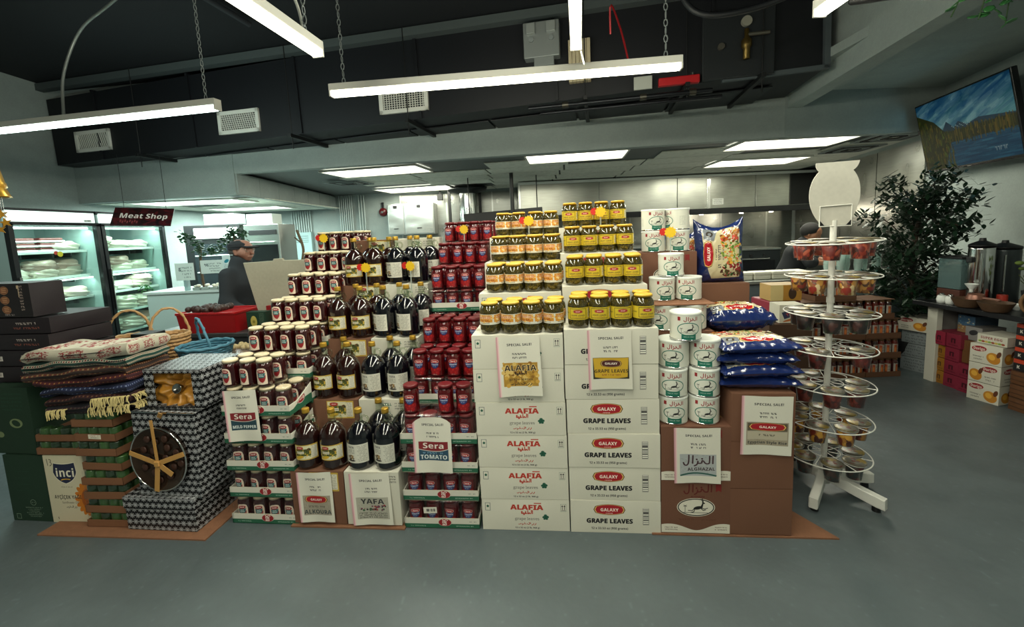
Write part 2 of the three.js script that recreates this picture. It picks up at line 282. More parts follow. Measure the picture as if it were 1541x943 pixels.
// flexible conduits that feed them
solo('flexible_conduit', tube([[-3.66, 2.66, -3.68], [-3.68, 3.0, -3.75], [-3.55, 3.35, -3.8], [-3.1, 3.45, -3.6], [-2.3, 3.5, -3.2], [-1.3, 3.52, -2.9]], 0.011, 50, 6), M(0x9aa09c, 0.4, { metalness: 0.5 }), 'grey flexible conduit arching from the left lamp up to the ceiling', 'cable');
solo('power_cord', tube([[-1.07, 2.66, -2.45], [-1.12, 2.85, -2.5], [-1.2, 3.1, -2.4], [-1.22, 3.5, -2.3]], 0.008, 24, 6), M(0xb8bab2, 0.5), 'pale cord rising from the end of the left lengthwise lamp', 'cable');
solo('power_cord', tube([[0.43, 2.66, -2.58], [0.49, 2.66, -2.8], [0.56, 2.64, -3.05]], 0.006, 16, 6), M(0xb8bab2, 0.5), 'pale cord linking two lamps above the jar cartons', 'cable');
solo('power_cord', tube([[0.85, 2.66, -3.02], [0.82, 2.9, -3.1], [0.78, 3.1, -3.2], [0.8, 2.95, -3.3]], 0.007, 20, 6), M(0x8e1218, 0.5), 'thin red cord rising from the long cross lamp', 'cable');
solo('flexible_conduit', tube([[1.2, 3.3, -3.2], [1.35, 2.98, -3.1], [1.7, 2.95, -3.0], [2.1, 3.1, -2.9], [2.3, 3.4, -2.9]], 0.02, 40, 6), M(0x15181c, 0.5), 'black flexible conduit sagging under the ceiling by the valve station', 'cable');
{ // dark ceiling struts running along
  solo('ceiling_strut', bar(V(-2.9, 3.7, -2.3), V(-2.5, 3.7, -4.5), 0.03, 6), M(0x23272c, 0.5), 'dark strut fixed under the black ceiling above the left lamps', 'strut');
  solo('wall_speaker', rbox(0.22, 0.16, 0.2, 0.02, 2), mBlack, 'black loudspeaker under the ceiling beside the grey beam', 'speaker', V(2.02, 2.76, -2.4), [0.3, 0.5, 0.1]);
}

// ------------------------------------------------------------------ print: lettering, marks and label artwork
const F = (x, px, bold = true, fam = 'sans-serif') => { x.font = (bold ? 'bold ' : '') + px + 'px ' + fam; };
function txt(x, s, cx, cy, px, col, o = {}) { F(x, px, o.bold ?? true, o.fam); x.textAlign = o.align ?? 'center'; x.textBaseline = 'middle'; x.save(); x.translate(cx, cy); if (o.rot) x.rotate(o.rot); x.scale(o.sx ?? 1, o.sy ?? 1); if (o.stroke) { x.lineWidth = o.lw ?? 4; x.strokeStyle = o.stroke; x.lineJoin = 'round'; x.strokeText(s, 0, 0); } x.fillStyle = col; x.fillText(s, 0, 0); x.restore(); }
function fakeLine(x, cx, cy, w, h, col, n = 12) { x.fillStyle = col; const cw = w / n; for (let k = 0; k < n; k++) { if (rnd() < 0.14) continue; const a = cx - w / 2 + k * cw; if (rnd() < 0.5) { x.fillRect(a, cy - h / 2, cw * 0.3, h); x.fillRect(a, cy - h / 2 + (rnd() < 0.5 ? 0 : h * 0.7), cw * 0.72, h * 0.3); } else { x.fillRect(a, cy - h / 2, cw * 0.7, h * 0.28); x.fillRect(a + cw * 0.45, cy - h / 2, cw * 0.28, h); } } }
const ARAB = {
  gazelle: [[[0.97, 0.05], [0.96, 0.72]], [[0.86, 0.05], [0.86, 0.66], [0.82, 0.76], [0.72, 0.75], [0.67, 0.5], [0.61, 0.46], [0.62, 0.72], [0.5, 0.75]], [[0.49, 0.55], [0.48, 0.85], [0.38, 1.0]], [[0.33, 0.05], [0.32, 0.76]], [[0.2, 0.02], [0.2, 0.7], [0.14, 0.97], [0.05, 0.93], [0.02, 0.7]], 'd0.62,0.3', 'd0.45,0.38'],
  wellness: [[[0.97, 0.1], [0.96, 0.75]], [[0.88, 0.05], [0.87, 0.66], [0.82, 0.76], [0.76, 0.72], [0.7, 0.52], [0.66, 0.6], [0.7, 0.76], [0.6, 0.76]], [[0.58, 0.1], [0.58, 0.74]], [[0.5, 0.76], [0.42, 0.58], [0.36, 0.5], [0.35, 0.66], [0.44, 0.76], [0.24, 0.76], [0.22, 0.55]], [[0.22, 0.76], [0.14, 0.76], [0.12, 0.5], [0.03, 0.62], [0.1, 0.76]], 'd0.4,0.34', 'd0.24,0.95', 'd0.28,0.95', 'd0.07,0.36', 'd0.11,0.36'],
  small: [[[0.98, 0.4], [0.97, 0.7], [0.9, 0.95]], [[0.86, 0.4], [0.84, 0.8], [0.74, 0.95]], [[0.7, 0.45], [0.62, 0.4], [0.64, 0.72], [0.52, 0.74], [0.5, 0.5]], [[0.44, 0.7], [0.36, 0.5], [0.3, 0.72], [0.22, 0.72], [0.2, 0.5]], [[0.14, 0.5], [0.12, 0.75], [0.02, 0.72]], 'd0.66,0.2', 'd0.6,0.2', 'd0.36,0.25', 'd0.22,0.95'],
};
function arab(x, key, cx, cy, w, h, col, lw) {
  x.save(); x.translate(cx - w / 2, cy - h / 2); x.strokeStyle = x.fillStyle = col; x.lineWidth = lw; x.lineCap = x.lineJoin = 'round';
  for (const s of ARAB[key]) {
    if (typeof s === 'string') { const [a, b] = s.slice(1).split(',').map(Number); x.beginPath(); x.arc(a * w, b * h, lw * 0.7, 0, 7); x.fill(); continue; }
    x.beginPath(); x.moveTo(s[0][0] * w, s[0][1] * h);
    for (let k = 1; k < s.length - 1; k++) x.quadraticCurveTo(s[k][0] * w, s[k][1] * h, (s[k][0] + s[k + 1][0]) / 2 * w, (s[k][1] + s[k + 1][1]) / 2 * h);
    const e = s[s.length - 1]; x.lineTo(e[0] * w, e[1] * h); x.stroke();
  }
  x.restore();
}
function deer(x, cx, cy, s, col) { // leaping gazelle, facing right
  x.save(); x.translate(cx, cy); x.scale(s, s); x.fillStyle = x.strokeStyle = col; x.lineWidth = 0.07; x.lineCap = 'round'; x.lineJoin = 'round';
  x.beginPath(); x.ellipse(0, 0, 0.42, 0.17, -0.2, 0, 7); x.fill();
  x.beginPath(); x.moveTo(0.2, -0.05); x.lineTo(0.42, -0.5); x.lineTo(0.52, -0.44); x.lineTo(0.42, 0.02); x.fill();
  x.beginPath(); x.ellipse(0.52, -0.5, 0.15, 0.075, 0.3, 0, 7); x.fill();
  for (const l of [[[0.3, 0], [0.62, 0.12], [0.9, 0.02]], [[0.28, 0.05], [0.5, 0.26], [0.72, 0.2]], [[-0.32, 0.08], [-0.55, 0.3], [-0.9, 0.28]], [[-0.3, 0.12], [-0.38, 0.42], [-0.66, 0.5]], [[0.46, -0.55], [0.4, -0.75], [0.28, -0.9]], [[0.5, -0.56], [0.48, -0.78], [0.4, -0.95]]]) { x.beginPath(); x.moveTo(...l[0]); x.lineTo(...l[1]); x.lineTo(...l[2]); x.stroke(); }
  x.restore();
}
function badge(x, cx, cy, w, h, word, o = {}) { // red six-sided badge with a yellow rim
  const hex = (k) => { x.beginPath(); const a = w / 2 * k, b = h / 2 * k; x.moveTo(cx - a, cy); x.lineTo(cx - a * 0.88, cy - b * 0.62); x.quadraticCurveTo(cx, cy - b * 1.3, cx + a * 0.88, cy - b * 0.62); x.lineTo(cx + a, cy); x.lineTo(cx + a * 0.88, cy + b * 0.62); x.quadraticCurveTo(cx, cy + b * 1.3, cx - a * 0.88, cy + b * 0.62); x.closePath(); };
  hex(1.08); x.fillStyle = o.rim ?? '#5d3a16'; x.fill(); hex(1.02); x.fillStyle = o.gold ?? '#d9b56a'; x.fill(); hex(0.95); x.fillStyle = o.red ?? '#a31621'; x.fill();
  txt(x, word, cx, cy + h * 0.02, h * 0.42, '#f4ece0', { sx: o.sx ?? 1.0 });
}
const CREAM = '#d6d3c4', INK = '#17161a';
const paper = (x, w, h, c = CREAM) => { x.fillStyle = c; x.fillRect(0, 0, w, h); for (let k = 0; k < w * h / 260; k++) { x.fillStyle = rnd() < 0.5 ? 'rgba(255,255,245,0.05)' : 'rgba(70,60,40,0.04)'; x.fillRect(rnd() * w, rnd() * h, 2 + rnd() * 6, 1 + rnd() * 2); } };
function leafMark(x, cx, cy, s) { x.fillStyle = '#1f5a45'; for (const [a, b, r] of [[0, -0.35, 0.33], [0.38, -0.05, 0.33], [-0.36, 0, 0.3], [0.22, 0.38, 0.3], [-0.2, 0.4, 0.26], [0, 0.05, 0.35]]) { x.beginPath(); x.ellipse(cx + a * s, cy + b * s, r * s, r * s * 0.8, a, 0, 7); x.fill(); } x.strokeStyle = '#0e3a2c'; x.lineWidth = s * 0.06; for (const [a, b] of [[0, -0.5], [0.5, -0.1], [-0.5, 0], [0.3, 0.5], [-0.3, 0.5]]) { x.beginPath(); x.moveTo(cx, cy); x.lineTo(cx + a * s, cy + b * s); x.stroke(); } }
function bars(x, cx, cy, w, h, n = 26) { x.fillStyle = '#e9e7da'; x.fillRect(cx - w / 2, cy - h / 2, w, h); x.strokeStyle = INK; x.lineWidth = 2; x.strokeRect(cx - w / 2, cy - h / 2, w, h); x.fillStyle = INK; for (let k = 0; k < n; k++) if (rnd() < 0.62) x.fillRect(cx - w / 2 + 2, cy - h / 2 + 2 + k * (h - 4) / n, w - 4, (h - 4) / n * 0.8); }

const artAlafia = canvas(720, 276, (x, w, h) => {
  paper(x, w, h);
  x.strokeStyle = '#30454a'; x.lineWidth = 3; x.strokeRect(28, 34, 40, 66); leafMark(x, 48, 62, 17); x.strokeRect(650, 34, 44, 66); txt(x, '\u2191\u2191', 672, 64, 34, INK); x.fillStyle = INK; for (const u of [663, 681]) { x.fillRect(u - 2, 46, 4, 38); x.beginPath(); x.moveTo(u - 8, 56); x.lineTo(u, 42); x.lineTo(u + 8, 56); x.fill(); } x.fillRect(655, 88, 34, 4);
  txt(x, 'ALAFIA', 372, 66, 58, '#b0301f', { sx: 1.35, stroke: '#b0301f', lw: 3 }); x.fillStyle = '#b0301f'; x.fillRect(432, 26, 60, 8);
  arab(x, 'wellness', 372, 110, 100, 42, '#b0301f', 7);
  txt(x, 'grape leaves', 372, 168, 34, '#3a3733', { fam: 'serif', bold: false, sx: 1.0 });
  leafMark(x, 524, 150, 40);
  arab(x, 'small', 372, 212, 150, 30, '#b0301f', 5);
  txt(x, '12 x 32 oz (2 lb, 908 g)', 372, 250, 20, INK);
});
const artGalaxy = canvas(760, 294, (x, w, h) => {
  paper(x, w, h);
  badge(x, 330, 78, 250, 92, 'GALAXY', { sx: 1.05 }); fakeLine(x, 330, 112, 60, 9, '#f0e6d6', 8);
  txt(x, 'GRAPE LEAVES', 330, 182, 54, INK, { sx: 1.06, stroke: INK, lw: 4 });
  txt(x, '12 x 33.53 oz (950 grams)', 330, 252, 28, INK, { sx: 0.95 });
  bars(x, 636, 138, 48, 150);
});
const artGazelleBox = canvas(620, 520, (x, w, h) => {
  paper(x, w, h, '#6d4836');
  arab(x, 'gazelle', 330, 80, 260, 96, '#5c1a14', 12); txt(x, 'ALGHAZAL', 330, 152, 26, '#5c1a14', { bold: true });
  x.fillStyle = '#7a1f1c'; x.fillRect(490, 30, 50, 74); x.fillStyle = '#6d4836'; x.beginPath(); x.moveTo(490, 104); x.lineTo(515, 90); x.lineTo(540, 104); x.fill();
  x.fillStyle = '#ddd8c8'; x.beginPath(); x.ellipse(312, 258, 172, 92, 0, 0, 7); x.fill(); x.strokeStyle = '#191714'; x.lineWidth = 9; x.beginPath(); x.ellipse(312, 258, 160, 82, 0, 0, 7); x.stroke();
  deer(x, 330, 262, 96, '#191714'); x.strokeStyle = '#191714'; x.lineWidth = 4; x.beginPath(); x.moveTo(200, 310); x.lineTo(420, 312); x.moveTo(214, 308); x.lineTo(214, 240); x.moveTo(200, 250); x.lineTo(230, 236); x.moveTo(200, 236); x.lineTo(230, 252); x.stroke();
  fakeLine(x, 230, 380, 150, 14, '#5d3324', 14); fakeLine(x, 430, 384, 130, 12, '#5d3324', 14);
  x.fillStyle = '#ddd8c8'; x.beginPath(); x.moveTo(0, 440); x.bezierCurveTo(160, 400, 240, 500, 330, 492); x.bezierCurveTo(420, 480, 480, 400, 620, 430); x.lineTo(620, 520); x.lineTo(0, 520); x.fill();
  fakeLine(x, 90, 468, 120, 10, '#4a2a20', 16); fakeLine(x, 90, 490, 120, 10, '#4a2a20', 16); fakeLine(x, 540, 460, 110, 10, '#4a2a20', 16); fakeLine(x, 540, 484, 110, 10, '#4a2a20', 16);
});
function seraMark(x, cx, cy, w, h, o = {}) { x.fillStyle = '#c9c6bd'; x.beginPath(); x.ellipse(cx, cy, w / 2 * 1.08, h / 2 * 1.14, 0, 0, 7); x.fill(); x.fillStyle = o.bg ?? '#8f1a20'; x.beginPath(); x.ellipse(cx, cy, w / 2, h / 2, 0, 0, 7); x.fill(); txt(x, 'Sera', cx, cy, h * 0.62, '#efe9df', { sx: 1.25 }); }
const artTray = canvas(640, 120, (x, w, h) => { paper(x, w, h, '#cfccbf'); x.fillStyle = '#1f5c42'; x.fillRect(0, 66, w, 54); fakeLine(x, 120, 92, 150, 11, '#b9cdbd', 18); fakeLine(x, 520, 92, 150, 11, '#b9cdbd', 18); fakeLine(x, 590, 40, 60, 9, '#3c4f46', 8); });
const artTraySide = canvas(320, 120, (x, w, h) => { paper(x, w, h, '#cfccbf'); x.fillStyle = '#1f5c42'; x.fillRect(0, 66, w, 54); seraMark(x, 160, 56, 110, 56); });
const artOval = canvas(128, 72, (x, w, h) => { x.fillStyle = '#8f1a20'; x.fillRect(0, 0, w, h); seraMark(x, 64, 36, 124, 66); });
const artPepper = canvas(128, 200, (x, w, h) => {
  x.fillStyle = '#d9c7b4'; x.fillRect(0, 0, w, h); x.strokeStyle = '#8e1c20'; x.lineWidth = 5;
  x.fillStyle = '#8e1c22'; x.beginPath(); x.ellipse(64, 42, 44, 24, 0, 0, 7); x.fill(); txt(x, 'Sera', 64, 38, 26, '#efe6da');
  x.fillStyle = '#8e1c22'; x.beginPath(); x.moveTo(18, 90); x.quadraticCurveTo(30, 170, 78, 176); x.quadraticCurveTo(114, 150, 112, 88); x.fill();
  x.fillStyle = '#2b5f63'; x.beginPath(); x.moveTo(18, 60); x.lineTo(110, 60); x.lineTo(100, 112); x.quadraticCurveTo(64, 126, 28, 112); x.fill();
  txt(x, 'MILD', 64, 78, 17, '#dfe8e2'); txt(x, 'PEPPER', 64, 98, 16, '#dfe8e2');
});
const artTomato = canvas(160, 220, (x, w, h) => {
  x.fillStyle = '#5a0a12'; x.fillRect(0, 0, w, h);
  for (const [a, b, r] of [[36, 150, 30], [88, 160, 34], [128, 146, 28], [60, 186, 24], [112, 190, 26]]) { x.fillStyle = '#94131a'; x.beginPath(); x.arc(a, b, r, 0, 7); x.fill(); x.fillStyle = '#b82c28'; x.beginPath(); x.arc(a - r * 0.3, b - r * 0.3, r * 0.42, 0, 7); x.fill(); x.strokeStyle = '#6a0a10'; x.lineWidth = 3; x.stroke(); }
  x.fillStyle = '#a61a22'; x.beginPath(); x.ellipse(80, 40, 52, 24, 0, 0, 7); x.fill(); x.strokeStyle = '#d7d0c4'; x.lineWidth = 4; x.stroke(); txt(x, 'Sera', 80, 40, 28, '#f0ebe2');
  x.fillStyle = '#27386f'; x.beginPath(); x.moveTo(26, 62); x.lineTo(134, 62); x.quadraticCurveTo(128, 124, 80, 132); x.quadraticCurveTo(32, 124, 26, 62); x.fill(); txt(x, 'TOMATO', 80, 82, 22, '#dfe4ee'); fakeLine(x, 80, 106, 50, 9, '#dfe4ee', 6);
  fakeLine(x, 80, 210, 50, 9, '#e4c8b8', 7);
});
const artAlafiaJar = canvas(420, 130, (x, w, h) => {
  paper(x, w, h, '#d8d5c8'); for (const [a, ww] of [[40, 190], [250, 150]]) { x.fillStyle = '#c98a2c'; x.fillRect(a, 8, ww, 92); for (let k = 0; k < 46; k++) { x.fillStyle = ['#e0b25a', '#b9731e', '#d8952f', '#ead29a'][k % 4]; x.beginPath(); x.arc(a + rnd() * ww, 8 + rnd() * 92, 4 + rnd() * 10, 0, 7); x.fill(); } }
  txt(x, 'ALAFIA', 135, 40, 40, '#b3341c', { sx: 1.1, stroke: '#efe4c8', lw: 5 }); arab(x, 'wellness', 135, 78, 90, 26, '#8c2a18', 5); txt(x, 'grape leaves', 135, 112, 20, '#3c3a34', { fam: 'serif' }); txt(x, 'ALAFIA', 325, 40, 30, '#b3341c', { stroke: '#efe4c8', lw: 4 }); fakeLine(x, 330, 112, 110, 10, '#3c3a34');
});
const artGalaxyJar = canvas(420, 130, (x, w, h) => {
  paper(x, w, h, '#cfb52a'); x.strokeStyle = INK; x.lineWidth = 5; x.strokeRect(110, 14, 190, 102);
  badge(x, 205, 42, 104, 36, 'GALAXY', { rim: INK, sx: 0.9 }); txt(x, 'GRAPE LEAVES', 205, 84, 23, INK); fakeLine(x, 205, 104, 130, 8, '#6d1c18', 18);
  x.fillStyle = '#efe9c8'; x.fillRect(330, 14, 70, 100); for (let k = 0; k < 7; k++) fakeLine(x, 365, 24 + k * 13, 60, 7, INK, 12); txt(x, 'GRAPE', 55, 60, 20, INK);
});
const artKoura = canvas(360, 220, (x, w, h) => {
  x.fillStyle = '#a9862c'; x.fillRect(0, 0, w, h); paper(x, w, h, '#b59a4a'); x.fillStyle = '#d6d0ae'; x.fillRect(10, 12, 250, 196); x.fillStyle = '#4d5424'; x.fillRect(14, 60, 240, 100);
  for (let k = 0; k < 60; k++) { x.fillStyle = ['#6d7a30', '#2f3414', '#8a8a3c', '#c2a23c', '#5d3a1c'][k % 5]; x.beginPath(); x.ellipse(14 + rnd() * 240, 60 + rnd() * 130, 5 + rnd() * 14, 4 + rnd() * 9, rnd() * 3, 0, 7); x.fill(); }
  badge(x, 96, 42, 110, 46, 'GALAXY', { sx: 0.85 }); x.fillStyle = '#d0a92e'; x.beginPath(); x.ellipse(84, 178, 66, 22, -0.2, 0, 7); x.fill(); x.fillStyle = '#f0ead4'; x.fillRect(40, 92, 118, 34); txt(x, 'ALKOURA', 99, 110, 24, '#2b2416');
  x.fillStyle = '#dcd8c6'; x.fillRect(262, 20, 84, 180); for (let k = 0; k < 9; k++) fakeLine(x, 304, 34 + k * 19, 70, 9, '#4c4a3c', 10); x.strokeStyle = '#c9a638'; x.lineWidth = 8; x.strokeRect(3, 3, w - 6, h - 6);
});
const artYafa = canvas(400, 260, (x, w, h) => {
  paper(x, w, h, '#cfcdc0'); txt(x, 'YAFA', 118, 40, 44, '#2a2a2c', { sx: 1.1 }); for (let k = 0; k < 3; k++) fakeLine(x, 118, 78 + k * 22, 130, 13, '#55544e', 11);
  for (let k = 0; k < 26; k++) { x.fillStyle = ['#4a3a22', '#7a5c34', '#2c2a22', '#9a7b4c'][k % 4]; x.beginPath(); x.ellipse(118 + (rnd() - 0.5) * 110, 182 + (rnd() - 0.5) * 60, 6 + rnd() * 14, 4 + rnd() * 10, rnd() * 3, 0, 7); x.fill(); } x.fillStyle = '#2a231b'; x.beginPath(); x.ellipse(118, 226, 70, 12, 0, 0, 7); x.fill();
  for (let k = 0; k < 11; k++) fakeLine(x, 300, 30 + k * 20, 150 - (k % 3) * 26, 11, '#63625a', 15);
});
const artCan = canvas(1024, 300, (x, w, h) => {
  x.fillStyle = '#d8d8cc'; x.fillRect(0, 0, w, h);
  for (const c of [256, 768]) {
    arab(x, 'gazelle', c + 20, 58, 150, 58, '#8f1f22', 8); x.fillStyle = '#8f1f22'; x.fillRect(c - 118, 30, 30, 44);
    x.strokeStyle = '#1f6a58'; x.lineWidth = 9; x.beginPath(); x.ellipse(c, 172, 118, 72, 0, 0, 7); x.stroke(); deer(x, c + 10, 180, 68, '#1b1a18'); x.strokeStyle = '#1b1a18'; x.lineWidth = 3; x.beginPath(); x.moveTo(c - 90, 214); x.lineTo(c + 80, 216); x.moveTo(c - 78, 212); x.lineTo(c - 78, 160); x.moveTo(c - 92, 172); x.lineTo(c - 62, 158); x.moveTo(c - 92, 158); x.lineTo(c - 64, 172); x.stroke();
    x.fillStyle = '#1f6a58'; x.fillRect(c - 76, 236, 152, 60); fakeLine(x, c, 262, 110, 11, '#d8d8cc', 13);
  }
  for (const c of [0, 512, 1000]) for (let k = 0; k < 8; k++) fakeLine(x, c, 110 + k * 18, 90, 8, '#8f938a', 12);
});
const artPosters = {}; 
function poster(key, draw) { artPosters[key] = canvas(256, 380, (x, w, h) => { paper(x, w, h, '#d9d6c8'); x.fillStyle = '#cf9aa2'; x.fillRect(0, 0, 9, h); x.fillStyle = '#e4c4c4'; x.fillRect(9, 0, 7, h); txt(x, 'SPECIAL SALE!', 136, 52, 22, INK); fakeLine(x, 134, 110, 84, 12, INK, 11); fakeLine(x, 134, 134, 84, 12, INK, 11); draw(x); }); }
const seraBlock = (x, word, sub) => { x.fillStyle = sub ? '#24465c' : '#1f3f4a'; x.fillRect(34, 166, 200, 130); x.fillStyle = '#7d1d24'; x.beginPath(); x.moveTo(34, 166); x.lineTo(234, 166); x.lineTo(234, 218); x.quadraticCurveTo(134, 250, 34, 218); x.fill(); x.strokeStyle = '#d9d6c8'; x.lineWidth = 4; x.stroke(); txt(x, 'Sera', 134, 196, 52, '#e2ddd2', { sx: 1.35 }); if (sub) fakeLine(x, 134, 246, 150, 11, '#7fa7c4', 14); txt(x, word, 134, 272, sub ? 40 : 31, '#dfe4e0', { sx: sub ? 1.1 : 0.95 }); };
poster('pepper', (x) => seraBlock(x, 'MILD PEPPER'));
poster('tomato', (x) => seraBlock(x, 'TOMATO', 'SUN-RIPENED'));
poster('koura', (x) => { paper2(x, 30, 176, 206, 150, '#9c9484'); badge(x, 130, 206, 160, 56, 'GALAXY'); fakeLine(x, 130, 262, 130, 14, '#5b5348', 12); txt(x, 'ALKOURA', 134, 302, 42, '#2f3b3e', { sx: 1.05 }); });
poster('yafa', (x) => { paper2(x, 30, 176, 206, 160, '#a9a698'); txt(x, 'YAFA', 134, 206, 52, '#22252a', { sx: 1.2 }); for (let k = 0; k < 30; k++) { x.fillStyle = ['#8f2b33', '#3a5a3c', '#6c3a50', '#2d2a28'][k % 4]; x.beginPath(); x.arc(48 + rnd() * 172, 234 + rnd() * 40, 3 + rnd() * 7, 0, 7); x.fill(); } for (let k = 0; k < 3; k++) fakeLine(x, 134, 294 + k * 15, 180, 10, '#3b3a36', 20); });
poster('alafia', (x) => { paper2(x, 32, 166, 204, 150, '#a9802a'); for (let k = 0; k < 60; k++) { x.fillStyle = ['#c79a3e', '#8a5f1c', '#d5b466'][k % 3]; x.beginPath(); x.arc(32 + rnd() * 204, 166 + rnd() * 150, 4 + rnd() * 12, 0, 7); x.fill(); } txt(x, 'ALAFIA', 134, 200, 48, '#2a1c14', { sx: 1.15, stroke: '#d9c089', lw: 5 }); arab(x, 'wellness', 134, 232, 74, 30, '#2a1c14', 5); txt(x, 'grape leaves', 134, 272, 22, '#2a1c14', { fam: 'serif' }); arab(x, 'small', 134, 300, 130, 24, '#2a1c14', 4); });
poster('grape', (x) => { x.fillStyle = '#2c2a1c'; x.fillRect(28, 176, 210, 136); x.fillStyle = '#cba32a'; x.beginPath(); x.moveTo(30, 178); x.lineTo(236, 178); x.lineTo(228, 300); x.quadraticCurveTo(134, 320, 38, 300); x.fill(); badge(x, 134, 214, 116, 46, 'GALAXY', { red: '#4a1a1a', rim: '#1c160c' }); txt(x, 'GRAPE LEAVES', 134, 262, 29, '#1c1710'); fakeLine(x, 134, 288, 110, 8, '#7a241c', 18); });
poster('gazelle', (x) => { paper2(x, 32, 180, 200, 150, '#a7abac'); arab(x, 'gazelle', 134, 224, 170, 74, '#3c1f26', 8); txt(x, 'ALGHAZAL', 150, 282, 30, '#2c1a1e', { rot: -0.06 }); x.strokeStyle = '#2b5a50'; x.lineWidth = 10; x.beginPath(); x.moveTo(34, 326); x.quadraticCurveTo(134, 296, 232, 326); x.stroke(); });
poster('rice', (x) => { paper2(x, 28, 168, 210, 150, '#9c927e'); x.fillStyle = '#5b5344'; x.fillRect(34, 174, 198, 50); badge(x, 134, 198, 180, 52, 'GALAXY'); x.fillStyle = '#b6ad98'; x.fillRect(34, 228, 198, 52); fakeLine(x, 134, 252, 80, 11, '#3d3a30', 8); txt(x, 'Egyptian Style Rice', 134, 300, 24, '#24262a', { sx: 0.9 }); });
function paper2(x, a, b, w, h, c) { x.fillStyle = c; x.fillRect(a, b, w, h); for (let k = 0; k < 140; k++) { x.fillStyle = rnd() < 0.5 ? 'rgba(255,250,235,0.08)' : 'rgba(30,25,15,0.08)'; x.fillRect(a + rnd() * (w - 12), b + rnd() * (h - 8), 4 + rnd() * 8, 2 + rnd() * 6); } }

// ------------------------------------------------------------------ jars, bottles, cans
const glossy = (c, o = {}) => M(c, 0.16, { clearcoat: 1, clearcoatRoughness: 0.05, ...o });
const mPepper = glossy(0x2e0508), mTomato = glossy(0x4c060b), mLeafGlass = glossy(0x332c12), mLidCream = M(0xcfc0a0, 0.42), mLidRed = M(0x5f0911, 0.34), mLidGold = M(0xc9a02c, 0.36);
const mSyrup = glossy(0x1f0a07), mBlue = glossy(0x07080f), mCap = M(0xc39a3a, 0.28, { metalness: 0.6 });
const mClear = M(0xeef2ea, 0.04, { transmission: 1, thickness: 0, ior: 1.5 });
const lab = (t, rough = 0.5) => M(0xffffff, rough, { map: t });
function protoJar(body, lid, lidR, lidY, lidH, mBody, mLid, label, mLabel, extra) {
  const g = new THREE.Group(); const b = part('glass_body', lathe(body, 22), mBody, g);
  part('lid', lathe([[0, lidY + lidH], [lidR * 0.86, lidY + lidH], [lidR * 0.97, lidY + lidH - 0.0025], [lidR, lidY + lidH * 0.6], [lidR, lidY], [0, lidY]], 22), mLid, g);
  part('paper_label', label, mLabel, g); if (extra) extra(g); return g;
}
const arch = (u) => { const t = Math.abs(u - 0.5) * 2; return 0.70 + 0.30 * Math.sqrt(Math.max(0, 1 - t ** 3)); };
const pepperJar = protoJar([[0, 0], [0.036, 0], [0.0415, 0.006], [0.0425, 0.03], [0.0425, 0.104], [0.040, 0.118], [0.035, 0.126], [0.034, 0.131]], 0, 0.0385, 0.129, 0.018, mPepper, mLidCream, wrap(0.0432, 0.014, 0.104, 1.35, { top: arch, bottom: (u) => 0.05 * Math.abs(u - 0.5) }), lab(artPepper));
const tomatoJar = protoJar([[0, 0], [0.037, 0], [0.042, 0.007], [0.0415, 0.05], [0.042, 0.1], [0.04, 0.115], [0.035, 0.124], [0.034, 0.13]], 0, 0.039, 0.127, 0.021, mTomato, mLidRed, wrap(0.0428, 0.01, 0.106, 1.7), lab(artTomato, 0.35));
const leafBody = [[0, 0], [0.04, 0], [0.0465, 0.008], [0.048, 0.03], [0.0472, 0.05], [0.0472, 0.09], [0.0482, 0.105], [0.046, 0.122], [0.038, 0.134], [0.036, 0.142]];
// rolled leaves packed behind the glass, seen above and below the label
const leafMap = data(128, 128, (i, j) => { const v = n16(i * 2, j * 2), u = n64(i * 2, j * 2), w = Math.abs(((i / 8 + 3 * v) % 1) - 0.5) * 2; const k = 0.35 + 0.5 * w * v + 0.35 * u; return [k * 96, k * 84, k * 32]; }, true); leafMap.repeat.set(2, 1);
const mLeaves = glossy(0xffffff, { map: leafMap });
const fatter = (g) => { g.children.forEach((m) => m.scale.set(1.07, 1.03, 1.07)); return g; };
const alafiaJar = fatter(protoJar(leafBody, 0, 0.041, 0.139, 0.015, mLeaves, M(0xcda63c, 0.36), wrap(0.0485, 0.048, 0.098, 3.6), lab(artAlafiaJar)));
const galaxyJar = fatter(protoJar(leafBody, 0, 0.041, 0.139, 0.015, mLeaves, mLidGold, wrap(0.0485, 0.042, 0.1, 3.6), lab(artGalaxyJar)));

function protoBottle(liquid, labMat, ly0, ly1, span, mid) {
  const g = new THREE.Group();
  part('glass_body', lathe([[0, 0], [0.058, 0], [0.068, 0.008], [0.070, 0.02], [0.070, 0.165], [0.066, 0.192], [0.052, 0.218], [0.033, 0.236], [0.022, 0.246], [0, 0.246]], 28), liquid, g);
  part('glass_neck', lathe([[0.0225, 0.243], [0.019, 0.258], [0.0175, 0.285], [0.019, 0.295], [0.019, 0.30]], 18), mClear, g);
  part('cap', lathe([[0, 0.322], [0.017, 0.322], [0.0195, 0.319], [0.0195, 0.302], [0.021, 0.296], [0, 0.296]], 18), mCap, g);
  part('loop_handle', new THREE.TorusGeometry(0.019, 0.006, 8, 18), mClear, g, [0.036, 0.262, 0.004]);
  part('paper_label', wrap(0.0708, ly0, ly1, span, { mid, n: 18 }), labMat, g); return g;
}
const kouraBottle = protoBottle(mSyrup, lab(artKoura), 0.058, 0.142, 1.85, 0.1), yafaBottle = protoBottle(mBlue, lab(artYafa), 0.045, 0.148, 1.9, 0.05);
